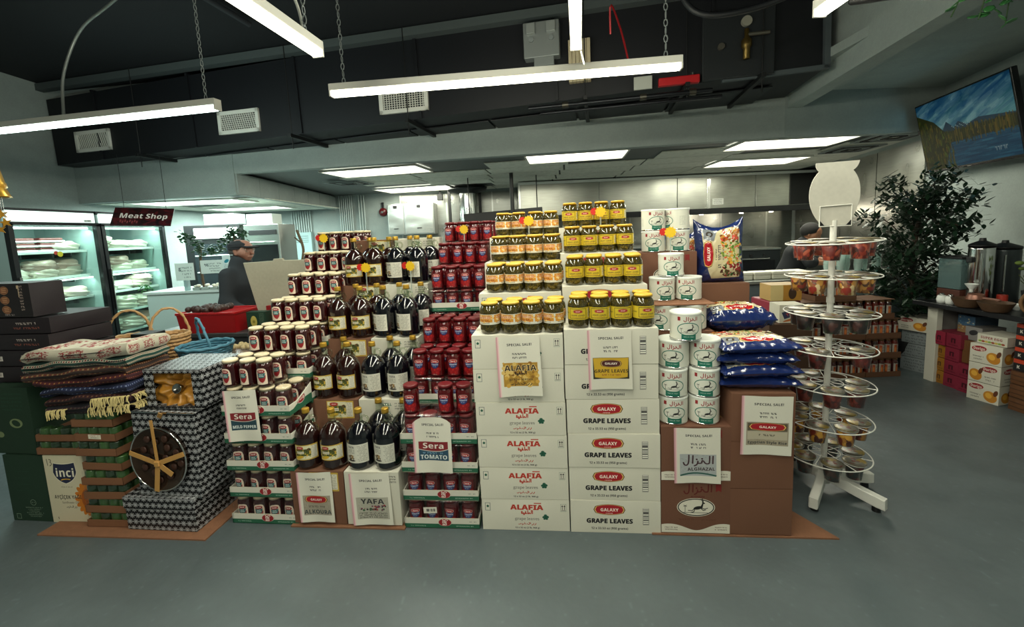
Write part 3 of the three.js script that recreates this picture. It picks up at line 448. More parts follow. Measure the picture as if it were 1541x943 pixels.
const canProto = (() => {
  const g = new THREE.Group(); const r = 0.073, h = 0.138;
  const t = artCan.clone(); t.wrapS = THREE.RepeatWrapping; t.needsUpdate = true;
  const side = cyl(r, r, h - 0.012, 36, true); const uv = side.attributes.uv; for (let i = 0; i < uv.count; i++) uv.setX(i, uv.getX(i) + 0.28);
  part('printed_wall', side, M(0xffffff, 0.32, { map: t }), g, [0, h / 2, 0]);
  part('plastic_lid', lathe([[0, h - 0.004], [r - 0.007, h - 0.004], [r - 0.006, h], [r + 0.0012, h], [r + 0.002, h - 0.01], [r, h - 0.012]], 36), M(0xd5d8d2, 0.35), g);
  part('rim', lathe([[r, 0.008], [r + 0.002, 0.006], [r + 0.002, 0.001], [r - 0.004, 0], [0, 0.002]], 36), mChrome, g); return g;
})();

// ------------------------------------------------------------------ cartons
const mCream = M(0xd6d3c4, 0.8, { bumpMap: boardBump, bumpScale: 0.0004 });
function cartonGeo(w, h, d, bulge = 0.004) {
  const g = new THREE.BoxGeometry(w, h, d, 6, 4, 4), p = g.attributes.position;
  for (let i = 0; i < p.count; i++) { const x = p.getX(i) / w * 2, y = p.getY(i) / h * 2, z = p.getZ(i) / d * 2, c = (a, b) => (1 - a * a) * (1 - b * b); if (Math.abs(z) > 0.999) p.setZ(i, p.getZ(i) + Math.sign(z) * bulge * c(x, y)); if (Math.abs(x) > 0.999) p.setX(i, p.getX(i) + Math.sign(x) * bulge * c(y, z)); }
  g.computeVertexNormals(); return g;
}
// thing > body (printed front), lid_flap, tape
function carton(name, label, cat, pos, w, h, d, art, side, o = {}) {
  const t = thing(name, label, cat, pos, (o.turn ?? TURN) + (o.jog ?? rr(-0.006, 0.006)), o.group);
  const sideM = side ?? mCream, g = cartonGeo(w, h - 0.004, d);
  part('box_body', g, art ? [sideM, sideM, sideM, sideM, art, sideM] : sideM, t, [0, h / 2 - 0.001, -d / 2]);
  if (!o.bare) {
    for (const e of [-1, 1]) part('top_flap', box(w - 0.003, 0.0024, d / 2 - 0.0015), sideM, t, [0, h - 0.0022, -d / 2 + e * d / 4]);
    part('tape', box(w * 0.98, 0.0006, 0.05), M(o.tape ?? 0xcdc9b4, 0.25), t, [0, h - 0.0008, -d / 2]);
  }
  return t;
}
const mAlafia = lab(artAlafia, 0.8), mGalaxy = lab(artGalaxy, 0.8), mGazelleBox = lab(artGazelleBox, 0.8), mGazelleSide = M(0x6d4836, 0.82, { bumpMap: boardBump, bumpScale: 0.0004 });
const ORD = ['lowest', 'second', 'third', 'fourth', 'fifth', 'sixth', 'seventh', 'eighth', 'ninth', 'tenth'];

// white front stacks and the stepped stacks behind them
function whiteStacks(sMid, w, art, steps, what, lidWord, jar, jarName, grp, jarS) {
  steps.forEach(([q0, top, n], k) => {
    const h = top / n;
    for (let i = 0; i < n; i++) {
      const front = k === 0;
      carton('food_carton', front ? `white carton for ${what} jars, ${ORD[i]} in the front stack` : `white carton inside the ${ORD[k]} step under the ${what} jars`, 'carton', D(sMid + (front ? [0.004, 0.003, 0.002, 0, -0.004, -0.003][i] : 0), q0 + (front ? rr(0, 0.004) : 0), i * h), w, h, 0.25, front || i >= n - 1 ? art : null, mCream, { group: front ? undefined : `white cartons of the ${ORD[k]} step behind the ${what} stack` });
    }
    jarS.forEach((s, c) => { for (let r = 0; r < 2; r++) {
      if (r === 1 && k === 3 && c % 2) continue;
      const sx = s + (r ? 0.012 : rr(-0.0015, 0.0015)), q = q0 + 0.062 + r * 0.107 + rr(-0.004, 0.004);
      put(jar, jarName, `${what} jar, ${ORD[k]} step, ${r ? 'back' : 'front'} row, ${grp[c]}`, 'jar', D(sx, q, top), TURN + rr(-0.3, 0.3) + (r ? 0.2 : 0), `${what} jars on step ${k + 1}${r ? ' back row' : ''}`);
    } });
  });
}
whiteStacks(-0.2205, 0.452, mAlafia, [[0, 1.041, 6], [0.255, 1.212, 7], [0.51, 1.363, 8], [0.765, 1.512, 9]], 'orange-labelled grape leaf', 'gold lidded', alafiaJar, 'grape_leaf_jar', ['next to the tomato jars', 'second from the tomato jars', 'second from the yellow-labelled jars', 'next to the yellow-labelled jars'], [-0.36, -0.253, -0.146, -0.038]);
whiteStacks(0.236, 0.448, mGalaxy, [[0, 1.062, 6], [0.253, 1.24, 7], [0.506, 1.402, 8], [0.758, 1.556, 9]], 'yellow-labelled grape leaf', 'yellow lidded', galaxyJar, 'grape_leaf_jar', ['next to the orange-labelled jars', 'second from the orange-labelled jars', 'second from the white cans', 'next to the white cans'], [0.085, 0.189, 0.293, 0.398]);

// trays of shrink-wrapped jars; the wrapped case moves as one thing
const mTrayFront = lab(artTray, 0.75), mTraySide = lab(artTraySide, 0.75), mTrayIn = M(0xa9a08a, 0.85), mOval = lab(artOval, 0.6);
function traySlope(w, h1, h2) { // a side wall that rises toward the back
  const s = new THREE.Shape(); s.moveTo(0, 0); s.lineTo(w, 0); s.lineTo(w, h2); s.lineTo(w * 0.35, h1); s.lineTo(0, h1); s.closePath();
  const g = new THREE.ExtrudeGeometry(s, { depth: 0.003, bevelEnabled: false }), p = g.attributes.position, uv = g.attributes.uv; for (let i = 0; i < p.count; i++) uv.setXY(i, p.getX(i) / w, Math.min(1, p.getY(i) / h1)); return g;
}
const trayGeo = {};
function jarTray(label, pos, w, h, d, jar, mJarLid, o = {}) {
  const t = thing('jar_tray', label, 'jar case', pos, TURN + rr(-0.008, 0.008), o.group);
  const wall = Math.min(0.058, h * 0.4), key = [w, h, d].join();
  const G = trayGeo[key] ??= { f: box(w, wall, 0.003), s: traySlope(d, wall, wall * 1.9), b: box(w, 0.003, d), k: box(w, wall, 0.003), film: rbox(w - 0.004, h - 0.006, d - 0.004, 0.018, 2) };
  part('tray_front', G.f, [mTrayIn, mTrayIn, mTrayIn, mTrayIn, mTrayFront, mTrayIn], t, [0, wall / 2, -0.0015]);
  part('tray_side', G.s, mTraySide, t, [w / 2, 0, 0], [0, Math.PI / 2, 0]);
  part('tray_side', G.s, mTraySide, t, [-w / 2 + 0.003, 0, 0], [0, Math.PI / 2, 0]);
  part('tray_back', G.k, mTrayIn, t, [0, wall / 2, -d + 0.0015]); part('tray_bottom', G.b, mTrayIn, t, [0, 0.0015, -d / 2]);
  if (o.oval) { const ov = cyl(0.5, 0.5, 1, 24); ov.rotateX(Math.PI / 2); const m = part('brand_oval', ov, [mTrayIn, mOval, mTrayIn], t, [0.02, wall * 0.62, 0.0012]); m.scale.set(0.074, 0.042, 0.003); }
  if (!o.hidden) {
    const sc = (h - 0.008) / 0.150, cols = 4, p = (w - 0.012) / cols;
    const add = (c, r) => { const j = jar.clone(); j.name = 'jar'; j.scale.set(1, sc, 1); j.position.set(-w / 2 + 0.006 + p * (c + 0.5), 0.004, -0.05 - r * (d - 0.1) / 1); j.rotation.y = rr(-0.25, 0.25); t.add(j); };
    for (let c = 0; c < cols; c++) add(c, 0);
    if (o.side) { add(3, 1); add(2, 1); const j = jar.clone(); j.name = 'jar'; }
    else add(3, 1);
    part('shrink_wrap', G.film, mFilm, t, [0, h / 2 + 0.002, -d / 2]);
  } else part('wrapped_contents', rbox(w - 0.012, h - 0.008, d - 0.012, 0.02, 2), jar.children[0].material, t, [0, h / 2 + 0.001, -d / 2]);
  return t;
}
function trayColumn(sMid, w, jar, steps, what, colS, missing = () => false) {
  steps.forEach(([q0, top, n, vis, depth], k) => {
    const h = top / n;
    for (let i = 0; i < n; i++) {
      const shown = i >= n - vis;
      jarTray(shown || k === 0 ? `wrapped white and green tray of ${what} jars, ${ORD[i]} of the ${k === 0 ? 'front' : ORD[k]} stack` : `white and green tray deep inside the ${ORD[k]} stack back of ${what} jars`, D(sMid + (k === 0 ? (i - 2) * 0.004 : 0), q0 + rr(0, 0.004), i * h), w, h, depth, jar, null, { hidden: !shown && k > 0, oval: true, side: k === 0 && i >= 3, group: shown || k === 0 ? undefined : `hidden trays of the ${ORD[k]} ${what} stack` });
    }
    colS.forEach((s, c) => { for (let r = 0; r < 2; r++) { if (missing(k, c, r)) continue;
      put(jar, what.includes('tomato') ? 'tomato_paste_jar' : 'pepper_paste_jar', `loose ${what} jar, ${ORD[k]} step, ${r ? 'back' : 'front'} row, ${(what.includes('tomato') ? ['beside the black jugs', 'second from the black jugs', 'second from the white cartons', 'beside the white cartons'] : ['at the gift box end', 'second from the gift boxes', 'second from the brown jugs', 'beside the brown jugs'])[c]}`, 'jar', D(s + rr(-0.003, 0.003) + r * 0.01, q0 + 0.055 + r * 0.1, top), TURN + rr(-0.18, 0.18), `loose ${what} jars of step ${k + 1}${r ? ' back row' : ''}`);
    } });
  });
}
trayColumn(-1.655, 0.386, pepperJar, [[0, 0.778, 5, 5, 0.215], [0.222, 0.905, 6, 2, 0.215], [0.44, 1.035, 7, 2, 0.2], [0.645, 1.175, 8, 2, 0.2], [0.85, 1.312, 9, 2, 0.2], [1.055, 1.455, 10, 2, 0.21]], 'dark red cream-lidded pepper', [-1.797, -1.70, -1.603, -1.508], (k, c) => k === 0 && c === 3);
trayColumn(-0.657, 0.4, tomatoJar, [[0, 0.63, 4, 4, 0.19], [0.195, 0.757, 5, 2, 0.2], [0.40, 0.895, 6, 2, 0.22], [0.66, 1.19, 8, 2, 0.2], [0.87, 1.337, 9, 2, 0.2], [1.08, 1.485, 10, 2, 0.21]], 'bright red tomato', [-0.80, -0.705, -0.61, -0.515], (k, c, r) => k === 0 && (r === 1 || c === 1));
{ const t = solo('shelf_sticker', new THREE.PlaneGeometry(0.072, 0.034), lab(canvas(128, 60, (x, w, h) => { x.fillStyle = '#d9d6c8'; x.fillRect(0, 0, w, h); for (let k = 0; k < 22; k++) { x.fillStyle = INK; if (rnd() < 0.65) x.fillRect(24 + k * 4, 16, 3, 28); } })), 'small white barcode sticker on the lowest wrapped tomato tray', 'sticker', D(-0.72, -0.002, 0.105), [0, TURN, 0.04]); }

// bottle steps: brown cartons left, white cartons right
const artKouraBox = canvas(420, 430, (x, w, h) => { paper(x, w, h, '#704b37'); x.save(); x.translate(150, 8); x.drawImage(artKoura.image, 0, 0, 230, 150); x.restore(); x.fillStyle = '#6d4a34'; x.beginPath(); x.moveTo(262, 190); x.lineTo(310, 270); x.lineTo(214, 270); x.fill(); fakeLine(x, 262, 300, 120, 16, '#5d3c2a', 12); });
const artYafaBox = canvas(420, 430, (x, w, h) => { paper(x, w, h, '#cdcabb'); for (let k = 0; k < 3; k++) fakeLine(x, 230, 40 + k * 34, 90 - k * 10, 24, '#3c6a5c', 6); txt(x, 'YAFA', 230, 140, 44, '#3a3a3a'); for (let k = 0; k < 3; k++) fakeLine(x, 350, 34 + k * 22, 100, 12, '#3a3a3a', 11); });
const mKouraBox = lab(artKouraBox, 0.8), mYafaBox = lab(artYafaBox, 0.8), mBrownSide = M(0x704b37, 0.82, { bumpMap: boardBump, bumpScale: 0.0004 });
[[0, 1], [0.235, 2], [0.46, 3], [0.735, 4], [0.985, 5]].forEach(([q0, n], k) => {
  const h = 0.303;
  for (let i = 0; i < n; i++) {
    carton('bottle_carton', i === n - 1 ? `brown carton with a bottle picture, ${k === 4 ? 'topmost, behind all dark bottles' : 'under the brown jugs of the ' + ORD[k] + ' bottle step'}` : `brown carton low inside the ${ORD[k]} step of the bottle display`, 'carton', D(-1.335, q0, i * h + 0.012), 0.298, h, 0.225, i === n - 1 ? mKouraBox : null, mBrownSide, { group: i === n - 1 ? undefined : `brown cartons inside bottle step ${k + 1}` });
    carton('bottle_carton', i === n - 1 ? `white carton with green lettering, ${k === 4 ? 'topmost, behind all dark bottles' : 'under the black jugs of the ' + ORD[k] + ' bottle step'}` : `white carton low inside the ${ORD[k]} step of the bottle display`, 'carton', D(-1.03, q0, i * h + 0.012), 0.3, h, 0.225, i === n - 1 ? mYafaBox : null, mCream, { group: i === n - 1 ? undefined : `white cartons inside bottle step ${k + 1}` });
  }
  if (k === 4) return;
  const y = n * h + 0.012;
  [-1.408, -1.262].forEach((s, c) => put(kouraBottle, 'syrup_bottle', `gold-capped brown syrup jug on the ${ORD[k]} bottle step, front row, beside the ${c ? 'black jugs' : 'pepper jars'}`, 'bottle', D(s, q0 + 0.073, y), TURN + rr(-0.35, 0.2), `brown syrup jugs of step ${k + 1}`));
  [-1.108, -0.957].forEach((s, c) => put(yafaBottle, 'molasses_bottle', `gold-capped black jug on the ${ORD[k]} bottle step, front row, beside the ${c ? 'tomato jars' : 'brown jugs'}`, 'bottle', D(s, q0 + 0.073, y), TURN + rr(-0.6, 0.3), `black jugs of step ${k + 1}`));
  if (k > 0 ) [-1.35, -1.205].slice(0, k === 1 ? 1 : 2).forEach((s, c) => put(kouraBottle, 'syrup_bottle', `gold-capped brown syrup jug on the ${ORD[k]} bottle step, back row, ${c ? 'beside the black jugs' : 'beside the pepper jars'}`, 'bottle', D(s, q0 + 0.206, y), TURN + rr(-0.4, 0.6), `back row brown jugs of step ${k + 1}`));
  [-1.05, -0.905].forEach((s, c) => put(yafaBottle, 'molasses_bottle', `gold-capped black jug on the ${ORD[k]} bottle step, back row, ${c ? 'beside the tomato jars' : 'beside the brown jugs'}`, 'bottle', D(s, q0 + 0.206, y), TURN + rr(-0.4, 0.8), `back row black jugs of step ${k + 1}`));
});

// gazelle cans on brown cartons
{
  for (let i = 0; i < 2; i++) carton('can_carton', `brown carton with gazelle oval print, ${i ? 'upper of two, behind its sale sign' : 'lower of two, on the floor cardboard'}`, 'carton', D(0.631, 0, i * 0.279 + 0.012), 0.328, 0.279, 0.25, mGazelleBox, mGazelleSide, { tape: 0x9a7a52 });
  for (let i = 0; i < 3; i++) carton('can_carton', 'brown carton hidden in the middle can stack', 'carton', D(0.64, 0.255, i * 0.322 + 0.012), 0.33, 0.322, 0.3, null, mGazelleSide, { tape: 0x9a7a52, group: 'brown cartons inside the middle can stack' });
  for (let i = 0; i < 5; i++) carton('can_carton', i === 4 ? 'brown carton showing behind a single white can, under the top cans' : 'brown carton hidden in the rear can stack', 'carton', D(0.66, 0.6, i * 0.274 + 0.012), 0.33, 0.274, 0.26, i === 4 ? mGazelleBox : null, mGazelleSide, { tape: 0x9a7a52, group: i === 4 ? undefined : 'brown cartons inside the rear can stack' });
  const C = (s, q, y, turn, label, k = 1, group) => { const c = put(canProto, 'ghee_can', label, 'can', D(s, q, y), TURN + turn, group); if (k !== 1) c.scale.setScalar(k); };
  C(0.542, 0.085, 0.57, 0.1, 'white gazelle can on the brown carton, lower row beside the white cartons', 1); C(0.694, 0.085, 0.57, 0.05, 'white gazelle can on the brown carton, lower row beside the rice cartons', 1);
  C(0.54, 0.085, 0.708, 0.0, 'white gazelle can stacked second on the brown carton beside the white cartons', 1); C(0.694, 0.085, 0.708, 0.0, 'white gazelle can stacked second on the brown carton beside the rice bags', 1);
  C(0.555, 0.11, 0.846, -0.15, 'white gazelle can third up beside the white cartons, under the single can', 1); C(0.705, 0.11, 0.846, -0.1, 'white gazelle can third up beside the rice bags', 1);
  C(0.61, 0.10, 0.984, 0.12, 'single white gazelle can perched highest of the front can pile', 1);
  C(0.562, 0.335, 0.98, -0.5, 'white gazelle can behind the perched single can, toward the yellow jars', 1); C(0.714, 0.335, 0.98, 0.2, 'white gazelle can behind the perched single can, toward the rice', 1);
  C(0.575, 0.485, 0.98, 0.2, 'white can in the hidden row under the thin brown board', 1, 'cans under the brown board'); C(0.727, 0.485, 0.98, 0.2, 'white can in the hidden row under the thin brown board', 1, 'cans under the brown board');
  solo('cardboard_sheet', box(0.33, 0.006, 0.3), mKraft, 'thin brown cardboard sheet between two layers of white cans', 'cardboard', D(0.645, 0.41, 1.121), [0, TURN, 0]);
  C(0.578, 0.43, 1.124, 0.3, 'white gazelle can on the thin brown board beside the yellow jars', 0.94); C(0.725, 0.43, 1.124, -0.25, 'white gazelle can on the thin brown board beside the big rice bag', 0.94);
  C(0.64, 0.475, 1.254, 0.1, 'single white gazelle can before the brown carton high in the stack', 0.94);
  for (const [s, l] of [[0.588, 'toward the yellow jars'], [0.734, 'toward the big rice bag']]) { C(s, 0.68, 1.382, l[7] === 't' ? 0 : (s < 0.65 ? 0.25 : -0.55), `white gazelle can in the lower of the two top rows, ${l}`, 0.94); C(s, 0.68, 1.512, s < 0.65 ? 0.35 : -1.2, `white gazelle can topmost of the can stack, ${l}`, 0.94); }
}

// rice: brown cartons and glossy blue bags
{
  for (let i = 0; i < 3; i++) carton('rice_carton', `plain brown rice carton, ${['lowest on the floor cardboard', 'middle of three', 'topmost, behind the rice sale sign'][i]}`, 'carton', D(0.939, 0, i * 0.241 + 0.012), 0.288, 0.241, 0.30, null, mBrownSide, { tape: 0x9a7a52 });
  for (let i = 0; i < 4; i++) carton('rice_carton', i === 3 ? 'plain brown rice carton under the lying bag' : 'plain brown carton hidden under the lying rice bag', 'carton', D(0.95, 0.305, i * 0.234 + 0.012), 0.29, 0.234, 0.27, null, mBrownSide, { tape: 0x9a7a52, group: i === 3 ? undefined : 'hidden brown cartons of the second rice stack' });
  for (let i = 0; i < 5; i++) carton('rice_carton', i === 4 ? 'plain brown rice carton carrying the upright bag' : 'plain brown carton hidden under the upright rice bag', 'carton', D(0.985, 0.58, i * 0.2345 + 0.012), 0.27, 0.2345, 0.25, null, mBrownSide, { tape: 0x9a7a52, group: i === 4 ? undefined : 'hidden brown cartons of the rear rice stack' });
  const art = canvas(512, 700, (x, w, h) => {
    x.fillStyle = '#15265a'; x.fillRect(0, 0, w, h); for (let k = 0; k < 300; k++) { x.fillStyle = `rgba(${40 + rnd() * 40},${60 + rnd() * 40},${120 + rnd() * 60},0.25)`; x.fillRect(rnd() * w, rnd() * h, 2 + rnd() * 14, 1 + rnd() * 3); }
    x.fillStyle = '#c9bd98'; x.beginPath(); x.moveTo(70, 60); x.lineTo(230, 80); x.bezierCurveTo(300, 20, 440, 20, 460, 130); x.lineTo(450, 640); x.lineTo(160, 650); x.bezierCurveTo(90, 500, 60, 300, 70, 60); x.fill();
    x.fillStyle = '#7b8188'; x.beginPath(); x.moveTo(74, 60); x.lineTo(220, 82); x.lineTo(180, 210); x.lineTo(80, 190); x.fill(); x.strokeStyle = '#3b342c'; x.lineWidth = 18; x.beginPath(); x.arc(140, 126, 26, 0, 7); x.stroke();
    for (let k = 0; k < 260; k++) { const a = 260 + rnd() * 190, b = 60 + rnd() * 560; x.fillStyle = b < 220 ? ['#9c5a22', '#c58a3c', '#d9d2bc', '#7a3a18', '#c9483a'][k % 5] : b < 480 ? ['#7f9a3c', '#c9c28a', '#d9a23c', '#c7603a', '#4c6a26'][k % 5] : ['#5b3a24', '#8c1a20', '#2f4a1c', '#7d1420', '#4a2418'][k % 5]; x.beginPath(); x.ellipse(a + (b > 240 ? 60 * rnd() - 10 : 0), b, 6 + rnd() * 20, 5 + rnd() * 14, rnd() * 3, 0, 7); x.fill(); }
    x.save(); x.translate(120, 360); x.rotate(-Math.PI / 2); badge(x, 0, 0, 300, 104, 'GALAXY'); x.restore();
    x.save(); x.translate(236, 400); x.rotate(-Math.PI / 2); fakeLine(x, 0, 0, 290, 30, '#2c2a40', 13); fakeLine(x, 40, -36, 150, 16, '#3b3a44', 10); fakeLine(x, 40, 40, 150, 16, '#3b3a44', 10); x.restore();
  });
  const mBag = M(0xffffff, 0.22, { map: art, clearcoat: 0.8, clearcoatRoughness: 0.12 });
  function bagGeo(w, h, th, ears, wr = 0.004) {
    const N = 26, K = 34, pos = [], uv = [], idx = [];
    for (const f of [1, -1]) for (let j = 0; j <= K; j++) for (let i = 0; i <= N; i++) {
      const u = i / N * 2 - 1, v = j / K * 2 - 1; const e = Math.pow(Math.max(0, 1 - Math.pow(Math.abs(u), 2.6)), 0.55) * Math.pow(Math.max(0, 1 - Math.pow(Math.abs(v), 3.2)), 0.6);
      const pinch = 1 - 0.05 * (1 - v * v) * 0 - 0.03 * Math.cos(v * 3), top = v > 0 ? ears * v ** 4 * (Math.abs(u) ** 2 - 0.45) : 0;
      const wrinkle = wr * (Math.sin(u * 13 + v * 7) * Math.sin(v * 17 - u * 5) + 0.7 * Math.sin(u * 29 + v * 3) * Math.sin(v * 31 + 2)) * (0.4 + Math.abs(u * v));
      pos.push(u * w / 2 * pinch, (v + 1) / 2 * h + top, f * (th / 2 * e + 0.0015 + (e > 0.02 ? wrinkle : 0))); uv.push(f > 0 ? (u + 1) / 2 : 0.02 + 0.06 * (u + 1) / 2, (v + 1) / 2);
    }
    const S = (N + 1) * (K + 1); for (let f = 0; f < 2; f++) for (let j = 0; j < K; j++) for (let i = 0; i < N; i++) { const a = f * S + j * (N + 1) + i, b = a + 1, c = a + N + 1, d = c + 1; if (f === 0) idx.push(a, b, d, a, d, c); else idx.push(a, d, b, a, c, d); }
    for (let j = 0; j < K; j++) for (const i of [0, N]) { const a = j * (N + 1) + i, c = a + N + 1; idx.push(a, c, a + S, c, c + S, a + S); }
    const g = new THREE.BufferGeometry(); g.setAttribute('position', new THREE.Float32BufferAttribute(pos, 3)); g.setAttribute('uv', new THREE.Float32BufferAttribute(uv, 2)); g.setIndex(idx); g.computeVertexNormals(); return g;
  }
  const up = bagGeo(0.275, 0.36, 0.13, 0.06), flat = bagGeo(0.29, 0.37, 0.075, 0.0, 0.005);
  solo('rice_bag', up, mBag, 'upright glossy blue rice bag with a food picture, standing on a brown carton', 'rice bag', D(0.975, 0.66, 1.183), [-0.04, TURN - 0.08, 0.01]);
  // lying bags: width runs back, length runs along the display
  const lay = (s, q, y, label, dy = 0, tilt = 0) => { const b = solo('rice_bag', flat, mBag, label, 'rice bag', D(s, q, y)); b.rotation.order = 'YXZ'; b.rotation.set(-Math.PI / 2 + 0.16, TURN + dy, 0); const grp = b; b.rotation.set(-Math.PI / 2, TURN + Math.PI / 2 + dy, 0); b.rotation.order = 'YXZ'; b.position.copy(D(s, q, y)); return b; };
  for (let k = 0; k < 4; k++) lay(1.125 - 0.006 * k + (k === 3 ? 0.01 : 0), 0.155 + 0.004 * k, 0.735 + 0.036 + k * 0.058, ['lowest glossy blue rice bag in the lying pile above the rice sale sign', 'second glossy blue rice bag up in the lying pile', 'third glossy blue rice bag up in the lying pile', 'topmost glossy blue rice bag of the lying pile, picture side up'][k], (k % 2 ? 0.05 : -0.04));
  const mid = lay(1.14, 0.44, 0.948 + 0.072, 'glossy blue rice bag lying alone on a brown carton below the upright one', 0.03); mid.scale.set(0.95, 0.95, 1.9);
  const rear = solo('rice_bag', up, mBag, 'dark blue rice bag standing half hidden behind the white cans', 'rice bag', D(0.80, 0.93, 1.12), [0, TURN + 0.1, 0]);
  carton('rice_carton', 'plain brown carton behind the can stack under a half hidden bag', 'carton', D(0.86, 0.865, 0.82), 0.2, 0.3, 0.2, null, mBrownSide); carton('rice_carton', 'plain brown carton low behind the can stack', 'carton', D(0.86, 0.865, 0.41), 0.2, 0.41, 0.2, null, mBrownSide, { group: 'low brown cartons behind the cans' }); carton('rice_carton', 'plain brown carton low behind the can stack', 'carton', D(0.86, 0.865, 0.0), 0.2, 0.41, 0.2, null, mBrownSide, { group: 'low brown cartons behind the cans' });
}

// printed sale signs taped to the stacks
function saleSign(key, s, w, y0, y1, label, o = {}) {
  const h = y1 - y0, g = new THREE.PlaneGeometry(w, h, 10, 12), p = g.attributes.position;
  for (let i = 0; i < p.count; i++) { const u = p.getX(i) / w, v = p.getY(i) / h; p.setZ(i, 0.004 + (o.curl ?? 0.01) * (0.5 - v) * (0.3 + u * u) + 0.003 * Math.sin(u * 7 + v * 3)); if (o.round) { const k = Math.max(0, v - 0.3) / 0.2; p.setY(i, p.getY(i) - k * k * (Math.abs(u) * 2) ** 3 * 0.035); } }
  g.computeVertexNormals(); const m = solo('sale_sign', g, M(0xffffff, 0.7, { map: artPosters[key], side: THREE.DoubleSide }), label, 'sign', D(s, -0.006 - (o.out ?? 0), y0 + h / 2), [0, TURN, o.roll ?? 0]); return m;
}
saleSign('pepper', -1.71, 0.19, 0.491, 0.772, 'paper sale sign for mild pepper hung on the wrapped pepper trays', { roll: 0.05, out: 0.004 });
saleSign('koura', -1.345, 0.196, 0.03, 0.312, 'paper sale sign with red badge taped to the lowest brown bottle carton', { roll: 0.03 });
saleSign('yafa', -1.035, 0.222, 0.022, 0.31, 'paper sale sign reading in black capitals on the lowest white bottle carton', { roll: 0.04 });
saleSign('tomato', -0.68, 0.2, 0.325, 0.625, 'round-topped paper sale sign for tomato on the wrapped tomato trays', { round: 1, out: 0.004 });
saleSign('alafia', -0.215, 0.215, 0.735, 1.035, 'paper sale sign with golden picture on the upper white cartons', { roll: 0.03, curl: 0.03 });
saleSign('grape', 0.225, 0.208, 0.765, 1.058, 'paper sale sign with yellow label picture on the upper white cartons', { roll: 0.01 });
saleSign('gazelle', 0.634, 0.218, 0.286, 0.566, 'paper sale sign with grey label picture on the upper gazelle carton', { roll: 0 });
saleSign('rice', 0.95, 0.232, 0.435, 0.724, 'paper sale sign for rice taped to the topmost rice carton', { roll: -0.03 });

// starburst price flags on clear stems
{
  const star = (n, r1, r2) => { const s = new THREE.Shape(); for (let k = 0; k < n * 2; k++) { const a = k / n / 2 * Math.PI * 2, r = k % 2 ? r2 : r1; k ? s.lineTo(Math.cos(a) * r, Math.sin(a) * r) : s.moveTo(r, 0); } return new THREE.ExtrudeGeometry(s, { depth: 0.0015, bevelEnabled: false }); };
  const g1 = star(11, 0.036, 0.028), g2 = star(9, 0.026, 0.02), mY = M(0xe0b81f, 0.5), mR = M(0xc22018, 0.5);
  [[-1.76, 1.03, 1.555, 'on the top pepper step'], [-1.305, 0.715, 1.345, 'between brown jugs of the top bottle step'], [-0.995, 0.715, 1.345, 'between black jugs of the top bottle step'], [-0.69, 1.06, 1.575, 'on the top tomato step'], [-0.195, 0.75, 1.61, 'on the top step of gold lidded jars'], [0.265, 0.745, 1.645, 'on the top step of yellow lidded jars'], [0.655, 0.585, 1.50, 'before the top gazelle cans']].forEach(([s, q, y, l]) => {
    const t = thing('price_flag', 'yellow and red starburst price flag ' + l, 'price tag', D(s, q, y), TURN + rr(-0.2, 0.2));
    part('yellow_burst', g1, mY, t, [0.012, 0, 0]); part('red_burst', g2, mR, t, [-0.028, 0.004, -0.002]); part('clear_stem', box(0.008, 0.16, 0.002), M(0xdfe6e2, 0.1, { transmission: 0.7, thickness: 0 }), t, [0.012, -0.1, -0.001]);
  });
}
// flattened cardboard under the display
solo('floor_cardboard', box(1.0, 0.008, 0.6), mKraft, 'flattened brown cardboard on the floor under the gift boxes', 'cardboard', D(-2.40, 0.16, 0.004), [0, TURN, 0]);
solo('floor_cardboard', box(0.64, 0.008, 0.3), mKraft, 'flattened brown cardboard on the floor under the bottle cartons', 'cardboard', D(-1.18, 0.13, 0.004), [0, TURN, 0]);
{ const s = new THREE.Shape(); s.moveTo(-0.42, 0); s.lineTo(0.46, 0); s.lineTo(0.27, 0.34); s.lineTo(-0.42, 0.34); const g = new THREE.ExtrudeGeometry(s, { depth: 0.008, bevelEnabled: false }); g.rotateX(-Math.PI / 2);
  solo('floor_cardboard', g, mKraft, 'flattened brown cardboard with a slanted end poking out beside the rice cartons', 'cardboard', D(0.84, -0.006, 0.0), [0, TURN, 0]); }

// ------------------------------------------------------------------ left end: gift boxes, trays, oil cartons, folded rugs
const giftMap = canvas(512, 512, (x, w, h) => {
  x.fillStyle = '#0b0c10'; x.fillRect(0, 0, w, h); x.strokeStyle = '#dfe1e4'; x.lineCap = 'round';
  for (let j = -1; j < 7; j++) for (let i = -1; i < 7; i++) { const cx = (i + (j % 2 ? 0.5 : 0)) * 85.33 + 20, cy = j * 85.33 + 20, n = 8; x.lineWidth = 3; for (let k = 0; k < n; k++) { const a = k / n * 6.283; x.beginPath(); x.moveTo(cx + Math.cos(a) * 9, cy + Math.sin(a) * 9); x.quadraticCurveTo(cx + Math.cos(a + 0.3) * 26, cy + Math.sin(a + 0.3) * 26, cx + Math.cos(a) * 36, cy + Math.sin(a) * 36); x.quadraticCurveTo(cx + Math.cos(a - 0.3) * 26, cy + Math.sin(a - 0.3) * 26, cx + Math.cos(a) * 9, cy + Math.sin(a) * 9); x.stroke(); } x.fillStyle = '#b9bdc4'; x.beginPath(); x.arc(cx, cy, 7, 0, 7); x.fill(); x.lineWidth = 2.5; x.beginPath(); x.arc(cx + 43, cy, 6, 0, 7); x.stroke(); }
});
giftMap.wrapS = giftMap.wrapT = THREE.RepeatWrapping; giftMap.repeat.set(4.6, 4.6);
const mGift = M(0xffffff, 0.45, { map: giftMap }), mSatin = M(0xb07a2c, 0.32, { sheen: 1, sheenRoughness: 0.3, sheenColor: new THREE.Color(0xe0b060) }), mRibbon = M(0xb88a4c, 0.4);
